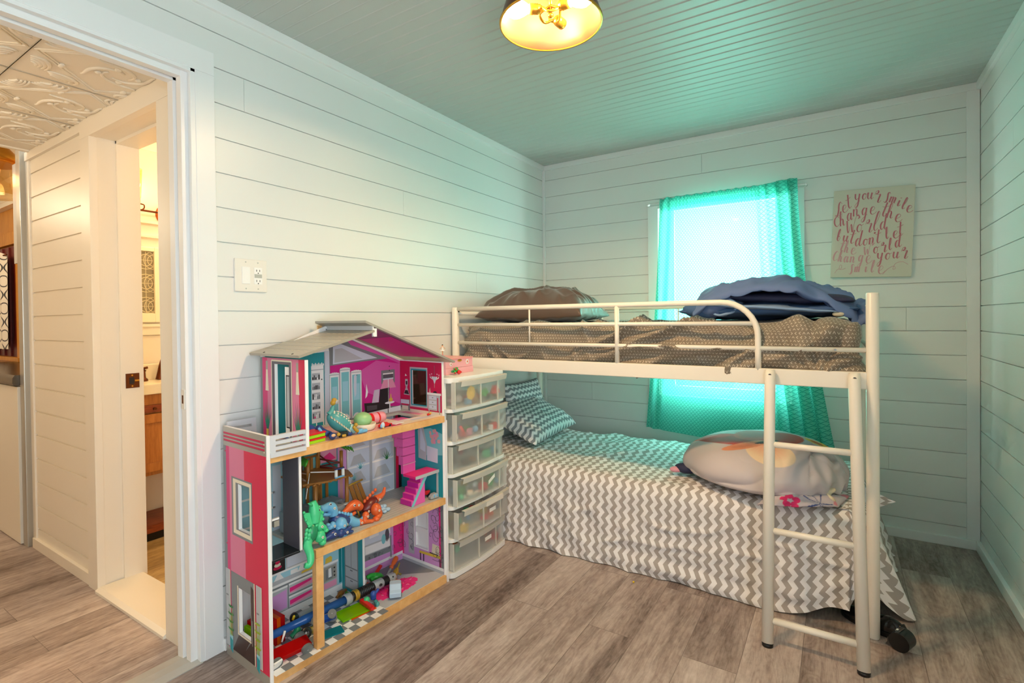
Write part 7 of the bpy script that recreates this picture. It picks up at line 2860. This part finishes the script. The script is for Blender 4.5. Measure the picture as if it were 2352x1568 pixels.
w.prism([(-0.010, -0.022, 0.002), (-0.010, 0.022, 0.002), (-0.010, 0.024, 0.016), (-0.010, 0.010, 0.026), (-0.010, -0.010, 0.024), (-0.010, -0.024, 0.012)], (0.020, 0, 0), 't_silver')
w.build('body', t, local=True, bevel=0.003)
w = MB()
for y in (-0.002, 0.014):
    w.ell((0.0105, y, 0.014), (0.002, 0.0045, 0.007), 't_skyblue', seg=10, rings=6)
w.build('window', t, local=True)

# ---- ground floor
t = toy('toy_sabre', 'toy light tube with blue blade and black ribbed silver handle across the ground floor', 0.37, 0.165, 0.07)
inv = WM[t.name].inverted()
g = lambda a, b, c_: inv @ (DHM @ Vector(q(a, b, c_)))
A_, B2 = g(0.020, 0.178, 0.094), g(0.662, 0.165, 0.066)
ln = (B2 - A_).length
qd = (B2 - A_).to_track_quat('Z', 'X').to_matrix().to_4x4()
X = Matrix.Translation(A_) @ qd
MB().lathe([(0, 0), (0.0125, 0.002), (0.014, 0.02), (0.0145, 0.18), (0.016, 0.181), (0.016, 0.376), (0, 0.378)], 'tube_blue', 24, X=X).build('blade', t, local=True)
w = MB()
w.lathe([(0.0175, 0.372), (0.0225, 0.374), (0.0225, 0.398), (0.019, 0.402), (0, 0.402)], 't_silver', 26, X=X)
w.lathe([(0, 0.402), (0.0195, 0.402), (0.0195, 0.416), (0, 0.416)], 't_black', 26, X=X)
w.lathe([(0.0195, 0.416), (0.022, 0.418), (0.022, 0.425), (0.0195, 0.427), (0.022, 0.429), (0.022, 0.436), (0.0195, 0.438)], 't_gold', 26, X=X)
pr_ = [(0.0175, 0.438)]
for k in range(9):
    z = 0.440 + 0.0085 * k
    pr_ += [(0.0215, z), (0.0215, z + 0.005), (0.018, z + 0.0055), (0.018, z + 0.008)]
w.lathe(pr_ + [(0.0185, 0.520)], 't_black', 26, X=X)
w.lathe([(0.0185, 0.520), (0.0215, 0.524), (0.0215, 0.566), (0.019, 0.570)], 't_silver', 26, X=X)
w.lathe([(0.0205, 0.570), (0.0205, 0.600)], 't_black', 26, X=X)
w.lathe([(0.0205, 0.600), (0.0215, 0.603), (0.0215, 0.635), (0.016, ln), (0, ln)], 't_silver', 26, X=X)
w.build('handle', t, local=True)
w = MB()
up = X @ Vector((0.0215, 0.0, 0.618))
w.ell(X @ Vector((0.0, 0.0205, 0.618)), (0.008, 0.008, 0.008), 't_silver', seg=12)
w.ell(X @ Vector((0.012, 0.018, 0.618)), (0.004, 0.004, 0.004), 't_black', seg=10)
w.ell(X @ Vector((0.004, 0.021, 0.545)), (0.006, 0.009, 0.006), 't_black', seg=10)
w.build('button', t, local=True)
# translucent tile box
t = toy('tile_box', 'red and orange translucent tile cube in the left corner of the ground floor', 0.088, 0.120, S0, 0.05)
w = MB()
w.box(-0.045, 0.045, -0.048, 0.048, 0.0, 0.098, 'clear_red')
w.build('tiles', t, local=True, bevel=0.003)
w = MB()
for y in (-0.020, 0.022):
    w.box(-0.0460, 0.0460, y - 0.007, y + 0.007, 0.0005, 0.0988, 'clear_orange')
w.build('inner_frame', t, local=True)
w = MB()
w.box(-0.040, 0.046, -0.062, -0.0485, 0.0, 0.085, 'clear_lime')
w.build('end_tile', t, local=True, bevel=0.003)


def wheelcar(name, label, base, bodycol, wr, L, Wd, tilt, hub='t_grey', bodyh=0.018, zc=0.022):
    t = toy(name, label, *base)
    T = Euler(tilt).to_matrix().to_4x4()
    w = MB()
    w.box(-Wd / 2, Wd / 2, -L / 2, L / 2, zc - bodyh / 2, zc + bodyh / 2, bodycol, X=T)
    w.build('body', t, local=True, bevel=0.006, seg=3)
    w = MB()
    for y in (-L * 0.36, L * 0.36):
        w.cyl(T @ Vector((-Wd / 2 - 0.004, y, zc)), T @ Vector((Wd / 2 + 0.004, y, zc)), 0.003, 't_silver', 8)
    w.build('axle', t, local=True)
    for sx in (-1, 1):
        for sy in (-1, 1):
            x, y = sx * (Wd / 2 + 0.006), sy * L * 0.36
            w = MB()
            w.cyl(T @ Vector((x - 0.006, y, zc)), T @ Vector((x + 0.006, y, zc)), wr, hub, 24)
            w.cyl(T @ Vector((x + sx * 0.0058, y, zc)), T @ Vector((x + sx * 0.0066, y, zc)), wr * 0.12, 't_silver', 8)
            w.build('wheel', t, local=True, bevel=0.001)
    return t


wheelcar('tile_car', 'red translucent toy car base with grey wheels at the ground floor edge', (0.098, 0.250, S0, -0.12), 'clear_red', 0.0195, 0.150, 0.052, (0, 0.28, 0), zc=0.0235)
wheelcar('tile_car', 'blue translucent toy car base tipped up on its grey wheels beside the wooden post', (0.268, 0.232, S0, -0.65), 'clear_blue', 0.0165, 0.085, 0.044, (0.25, -0.75, 0), zc=0.042)
t = toy('magnet_tile', 'lime green translucent tile lying flat on the checkered floor', 0.405, 0.215, S0, -0.15)
MB().box(-0.038, 0.038, -0.066, 0.066, 0.004, 0.0085, 'clear_lime').build('pane', t, local=True, bevel=0.001)
w = MB()
for (a, b, c_, e) in ((-0.04, 0.04, -0.068, -0.064), (-0.04, 0.04, 0.064, 0.068), (-0.04, -0.036, -0.064, 0.064), (0.036, 0.04, -0.064, 0.064)):
    w.box(a, b, c_, e, 0.003, 0.0095, 'clear_lime')
w.build('rim', t, local=True)
t = toy('magnet_tile', 'orange translucent tile under the lime green one', 0.425, 0.222, S0, -0.1)
MB().box(-0.040, 0.040, -0.055, 0.058, 0.0002, 0.0030, 'clear_orange').build('pane', t, local=True)
t = toy('magnet_tile', 'teal translucent tile on the checkered floor beside the wooden post', 0.265, 0.262, S0, -0.3)
MB().box(-0.024, 0.024, -0.045, 0.045, 0.0002, 0.0050, 'clear_teal').build('pane', t, local=True)
t = toy('toy_baton', 'bright red toy bar lying across the lime green tile', 0.455, 0.232, S0 + 0.0105, 0.0)
w = MB()
w.box(-0.042, 0.046, -0.009, 0.009, 0.0, 0.015, 't_red', X=Matrix.Rotation(-0.12, 4, 'Z'))
w.cyl((0.046, -0.0055, 0.0078), (0.050, -0.0058, 0.0078), 0.0085, 't_red', 14)
w.build('bar', t, local=True, bevel=0.003)
# light blue car
t = toy('toy_car', 'pale blue rounded toy car on the pink rug in the ground floor bedroom', 0.602, 0.242, S0 + 0.0035, 0.85)
KC = 1.5
CM = Matrix.Rotation(0.0, 4, 'Z')
w = MB()
pr_ = [(-0.036, 0.004), (0.036, 0.004), (0.038, 0.016), (0.030, 0.020), (0.016, 0.022), (0.006, 0.034), (-0.016, 0.035), (-0.027, 0.023), (-0.037, 0.018)]
w.prism([(-0.0165 * KC, a * KC, b * KC) for a, b in pr_], (0.033 * KC, 0, 0), 't_bluecar')
w.build('body', t, local=True, bevel=0.005, seg=3)
w = MB()
w.prism([(a * KC, b * KC, c_ * KC) for a, b, c_ in ((-0.0125, 0.0155, 0.0246), (-0.0125, 0.0085, 0.0325), (0.0125, 0.0085, 0.0325), (0.0125, 0.0155, 0.0246))], (0, 0.0016, 0.0014), 't_silver')
w.build('window', t, local=True)
for y in (-0.023, 0.023):
    for x in (-0.0145, 0.0145):
        MB().cyl(((x - 0.0035) * KC, y * KC, 0.0068 * KC), ((x + 0.0035) * KC, y * KC, 0.0068 * KC), 0.0065 * KC, 't_black', 16).build('wheel', t, local=True)
# screwdriver
t = toy('toy_screwdriver', 'orange handled toy screwdriver with grey shaft in the ground floor bedroom', 0.70, 0.10, S0)
inv = WM[t.name].inverted()
g = lambda a, b, c_: inv @ (DHM @ Vector(q(a, b, c_)))
a, b, c_ = g(0.650, 0.118, 0.048), g(0.694, 0.104, 0.075), g(0.742, 0.088, 0.104)
MB().tube([a, b], 0.0055, 't_silver', 10).build('shaft', t, local=True)
ds = (c_ - b)
MB().tube([b - ds * 0.05, b + ds * 0.08, b + ds * 0.2, b + ds * 0.5, b + ds * 0.85, c_, c_ + ds * 0.04], [0.009, 0.010, 0.007, 0.011, 0.0125, 0.009, 0.003], 't_orange', 14).build('handle', t, local=True)
o = MB().box(-0.008, 0.008, -0.035, 0.035, 0, 0.006, 't_red').build('toy_wedge', bevel=0.002)
l, r, s = tm(0.652, 0.055, S0 + 0.002, 0.25, 0.5).decompose()
o.location, o.rotation_euler = l + Vector((0, 0, 0.02)), r.to_euler()
tag(o, 'red toy bar beneath the orange screwdriver', 'toy')
figure('toy_animal', 'bright green toy animal lying behind the light tube handle', (0.60, 0.10, S0), {
    'body': ([(0.575, 0.105, S0 + 0.030), (0.600, 0.108, S0 + 0.036), (0.625, 0.116, S0 + 0.024)], [0.012] * 4 + [0.019] * 4 + [0.014], 't_green'),
    'head': ([(0.560, 0.098, S0 + 0.045), (0.578, 0.102, S0 + 0.050), (0.596, 0.106, S0 + 0.046)], 0.0095, 't_green'),
    'leg1': ([(0.590, 0.116, S0 + 0.028), (0.580, 0.128, S0 + 0.014)], 0.0055, 't_green'),
    'leg2': ([(0.618, 0.125, S0 + 0.020), (0.634, 0.138, S0 + 0.010)], 0.008, 't_green'),
    'snout': ([(0.553, 0.098, S0 + 0.040), (0.550, 0.100, S0 + 0.030)], 0.0065, 't_white')}, None)
figure('toy_animal', 'gold and olive toy dinosaur beside the orange screwdriver', (0.70, 0.13, S0), {
    'body': ([(0.672, 0.140, S0 + 0.016), (0.690, 0.136, S0 + 0.024), (0.708, 0.128, S0 + 0.032)], [0.006] * 3 + [0.013] * 4 + [0.009] * 2, 't_gold'),
    'tail': ([(0.705, 0.128, S0 + 0.032), (0.724, 0.122, S0 + 0.042), (0.732, 0.118, S0 + 0.050)], 0.004, 't_olive'),
    'leg1': ([(0.690, 0.140, S0 + 0.018), (0.684, 0.150, S0 + 0.006)], 0.005, 't_gold'),
    'leg2': ([(0.702, 0.136, S0 + 0.022), (0.716, 0.144, S0 + 0.012)], 0.005, 't_olive')}, None)
figure('toy_animal', 'blue and white toy bird lying below the green toy animal', (0.56, 0.125, S0), {
    'body': ([(0.555, 0.128, S0 + 0.014), (0.575, 0.130, S0 + 0.014)], 0.012, 't_white'),
    'wing1': ([(0.552, 0.132, S0 + 0.022), (0.566, 0.132, S0 + 0.026)], 0.007, 't_skyblue'),
    'tail': ([(0.535, 0.122, S0 + 0.012), (0.546, 0.126, S0 + 0.012)], 0.006, 't_green')}, None)
o = MB().box(-0.010, 0.010, -0.036, 0.036, 0, 0.012, 't_orange').build('toy_block', bevel=0.003)
l, r, s = tm(0.545, 0.085, S0, 0.1).decompose()
o.location, o.rotation_euler = l, r.to_euler()
tag(o, 'orange toy block beside the room divider on the bedroom floor', 'toy')
figure('toy_animal', 'tan and green toy dinosaur on the checkered floor by the divider', (0.455, 0.060, S0), {
    'body': ([(0.420, 0.075, S0 + 0.012), (0.445, 0.068, S0 + 0.016), (0.478, 0.055, S0 + 0.012)], [0.006] * 3 + [0.012] * 3 + [0.007] * 3, 't_brown'),
    'leg1': ([(0.440, 0.078, S0 + 0.012), (0.432, 0.090, S0 + 0.006)], 0.006, 't_olive'),
    'leg2': ([(0.468, 0.070, S0 + 0.010), (0.476, 0.086, S0 + 0.007)], 0.006, 't_leaf')}, None)
figure('toy_figure', 'teal and navy toy creature sitting in front of the light tube handle', (0.478, 0.235, S0), {
    'body': ([(0.500, 0.220, S0 + 0.018), (0.498, 0.222, S0 + 0.038)], 0.0125, 't_indigo'),
    'head': ([(0.470, 0.214, S0 + 0.024)], (0.012, 0.013, 0.012), 't_mint'),
    'leg1': ([(0.498, 0.236, S0 + 0.012), (0.492, 0.256, S0 + 0.009)], 0.0085, 't_teal'),
    'arm1': ([(0.506, 0.222, S0 + 0.036), (0.522, 0.222, S0 + 0.046)], 0.006, 't_indigo')}, None)
o = MB().ell((0, 0, 0), (0.0145, 0.0145, 0.0145), 't_olive', seg=16).build('toy_ball')
l, r, s = tm(0.222, 0.205, S0 + 0.015).decompose()
o.location = l
tag(o, 'small olive yellow toy ball left of the wooden post', 'toy')
figure('toy_animal', 'green and pink small toy between the tile cube and the red car', (0.160, 0.185, S0), {
    'body': ([(0.150, 0.185, S0 + 0.014), (0.165, 0.185, S0 + 0.022), (0.176, 0.180, S0 + 0.028)], 0.0125, 't_mint_dk'),
    'arm1': ([(0.150, 0.198, S0 + 0.014), (0.144, 0.205, S0 + 0.006)], 0.005, 't_skin'),
    'leg1': ([(0.172, 0.195, S0 + 0.014), (0.180, 0.206, S0 + 0.007)], 0.006, 't_mint_dk')}, None)
o = MB().tube([(0, -0.018, 0), (0, 0.018, 0)], [0.0028, 0.0042], 't_white', 8).build('toy_bat')
l, r, s = tm(0.100, 0.218, S0 + 0.056, 0.1, 1.2).decompose()
o.location, o.rotation_euler = l, r.to_euler()
tag(o, 'thin white toy bat leaning above the red toy car', 'toy')
figure('toy_penguin', 'black white and yellow toy penguin lying behind the blue blade', (0.205, 0.115, S0), {
    'body': ([(0.222, 0.112, S0 + 0.026), (0.250, 0.108, S0 + 0.026), (0.282, 0.104, S0 + 0.020)], 0.020, 't_silver'),
    'head': ([(0.200, 0.118, S0 + 0.042)], (0.019, 0.017, 0.021), 't_black'),
    'beak': ([(0.186, 0.132, S0 + 0.046), (0.190, 0.134, S0 + 0.058)], 0.0048, 't_yellow')}, None)
o = MB().box(-0.003, 0.003, -0.010, 0.022, 0, 0.030, 't_white').build('toy_card')
l, r, s = tm(0.030, 0.286, S0, 0.1, 0.0, 0.5).decompose()
o.location, o.rotation_euler = l + Vector((-0.004, 0, 0.002)), r.to_euler()
tag(o, 'white card standing in the front left corner of the ground floor', 'toy')
t = toy('toy_helmet', 'round black toy wheel lying behind the red toy car', 0.190, 0.215, S0 + 0.0225)
MB().lathe([(0.006, -0.006), (0.020, -0.0065), (0.022, 0), (0.020, 0.0065), (0.006, 0.006), (0.004, 0.002)], 't_black', 22, X=Matrix.Rotation(1.1, 4, 'Y')).build('tyre', t, local=True)
MB().lathe([(0, -0.003), (0.008, -0.003), (0.008, 0.003), (0, 0.003)], 't_silver', 14, X=Matrix.Rotation(1.1, 4, 'Y')).build('hub', t, local=True)
# ---------------------------------------------------------------- outside: yard seen dimly through the curtain
w = MB()
w.box(-3, 6, 0.2, 9, -0.5, -0.4, 't_leaf')
struct(w, 'ground')
w = MB()
w.box(0.9, 1.30, 3.0, 3.1, -0.4, 1.02, 'kitchen_pine')
tag(w.build('garden_gate'), 'dark garden gate outside seen dimly through the teal curtain', 'gate')
rr = random.Random(9)
for k, (x, y, z, s) in enumerate(((0.3, 4.0, -0.05, 0.75), (-1.3, 4.3, 0.05, 0.8), (-2.9, 4.2, -0.1, 0.8), (-0.6, 6.6, 0.1, 0.9))):
    w = MB()
    for j in range(70):
        d = Vector((rr.gauss(0, 1), rr.gauss(0, 1), rr.gauss(0, 1))).normalized() * s * rr.uniform(0.75, 1.0)
        w.ell(Vector((x, y, z)) + Vector((d.x, d.y * 0.5, d.z * 0.9)), 0.16 * s, 't_leaf', seg=7, rings=5)
    w.ell((x, y, z), (s * 0.85, s * 0.45, s * 0.8), 't_leaf', seg=14, rings=10)
    tag(w.build('shrub'), ['rounded shrub outside straight behind the curtain', 'shrub outside left of the garden gate', 'shrub outside farthest left of the window', 'taller shrub outside behind the garden gate'][k], 'shrub', 'shrubs outside the window')

# ---------------------------------------------------------------- world, lights, camera
wd = bpy.data.worlds.new('World')
SC.world = wd
wd.use_nodes = True
bg = wd.node_tree.nodes['Background']
bg.inputs[0].default_value = (0.80, 0.92, 1.0, 1)
bg.inputs[1].default_value = SKY


def area(name, loc, rot, sx, sy, power, col, spread=None):
    l = bpy.data.lights.new(name, 'AREA')
    l.shape = 'RECTANGLE'
    l.size, l.size_y = sx, sy
    l.energy = power
    l.color = col
    if spread:
        l.spread = spread
    o = bpy.data.objects.new(name, l)
    COL.objects.link(o)
    o.location, o.rotation_euler = loc, rot
    return o


area('daylight_back', (1.32, 0.16, 1.36), (PI / 2, 0, PI), 0.62, 1.2, P_BACK, (0.93, 1.0, 0.98)).rotation_euler = (-PI / 2, 0, 0)
area('daylight_side', (RW + 0.13, 0.5 * (VY0 + VY1), 0.5 * (VZ0 + VZ1)), (0, PI / 2, 0), VZ1 - VZ0, VY1 - VY0, P_FRONT, (0.90, 0.95, 1.0))


def point(name, loc, power, col, r=0.05):
    l = bpy.data.lights.new(name, 'POINT')
    l.energy, l.color, l.shadow_soft_size = power, col, r
    o = bpy.data.objects.new(name, l)
    COL.objects.link(o)
    o.location = loc
    return o


WARM = (1.0, 0.80, 0.55)
point('hall_lamp', (-0.75, -3.75, 1.95), P_HALL, WARM, 0.08)
point('kitchen_light', (-2.9, -3.3, 2.1), P_KIT, WARM, 0.08)
point('vanity_bulb', (BW + 0.14, -1.62, 2.04), P_BATH, (1.0, 0.76, 0.45), 0.04)
point('bath_ceiling_bulb', (-0.8, -1.7, 2.15), P_BATH * 0.7, (1.0, 0.77, 0.47), 0.05)

cam = bpy.data.cameras.new('Camera')
co = bpy.data.objects.new('Camera', cam)
COL.objects.link(co)
ya, pi_, ro = -0.5677, -0.0117, -0.0111
fw = Vector((sin(ya) * cos(pi_), cos(ya) * cos(pi_), sin(pi_)))
r_ = Vector((cos(ya), -sin(ya), 0))
u_ = r_.cross(fw)
R2 = r_ * cos(ro) + u_ * sin(ro)
U2 = -r_ * sin(ro) + u_ * cos(ro)
mx = Matrix(((R2.x, U2.x, -fw.x, 1.9685), (R2.y, U2.y, -fw.y, -3.5683), (R2.z, U2.z, -fw.z, 1.2346), (0, 0, 0, 1)))
co.matrix_world = mx
cam.sensor_width = 36
cam.lens = 1179.19 / 2352 * 36
cam.shift_y = -(784 - 747.59) / 2352
cam.clip_start = 0.02
SC.camera = co

SC.view_settings.view_transform = 'Standard'
SC.view_settings.look = 'None'
SC.view_settings.exposure = EXPO
SC.view_settings.gamma = 1
cy = SC.cycles
cy.max_bounces = 8
cy.diffuse_bounces = 5
cy.glossy_bounces = 3
cy.transmission_bounces = 4
cy.transparent_max_bounces = 16
cy.caustics_reflective = False
cy.caustics_refractive = False
cy.sample_clamp_indirect = 6.0
cy.use_denoising = True
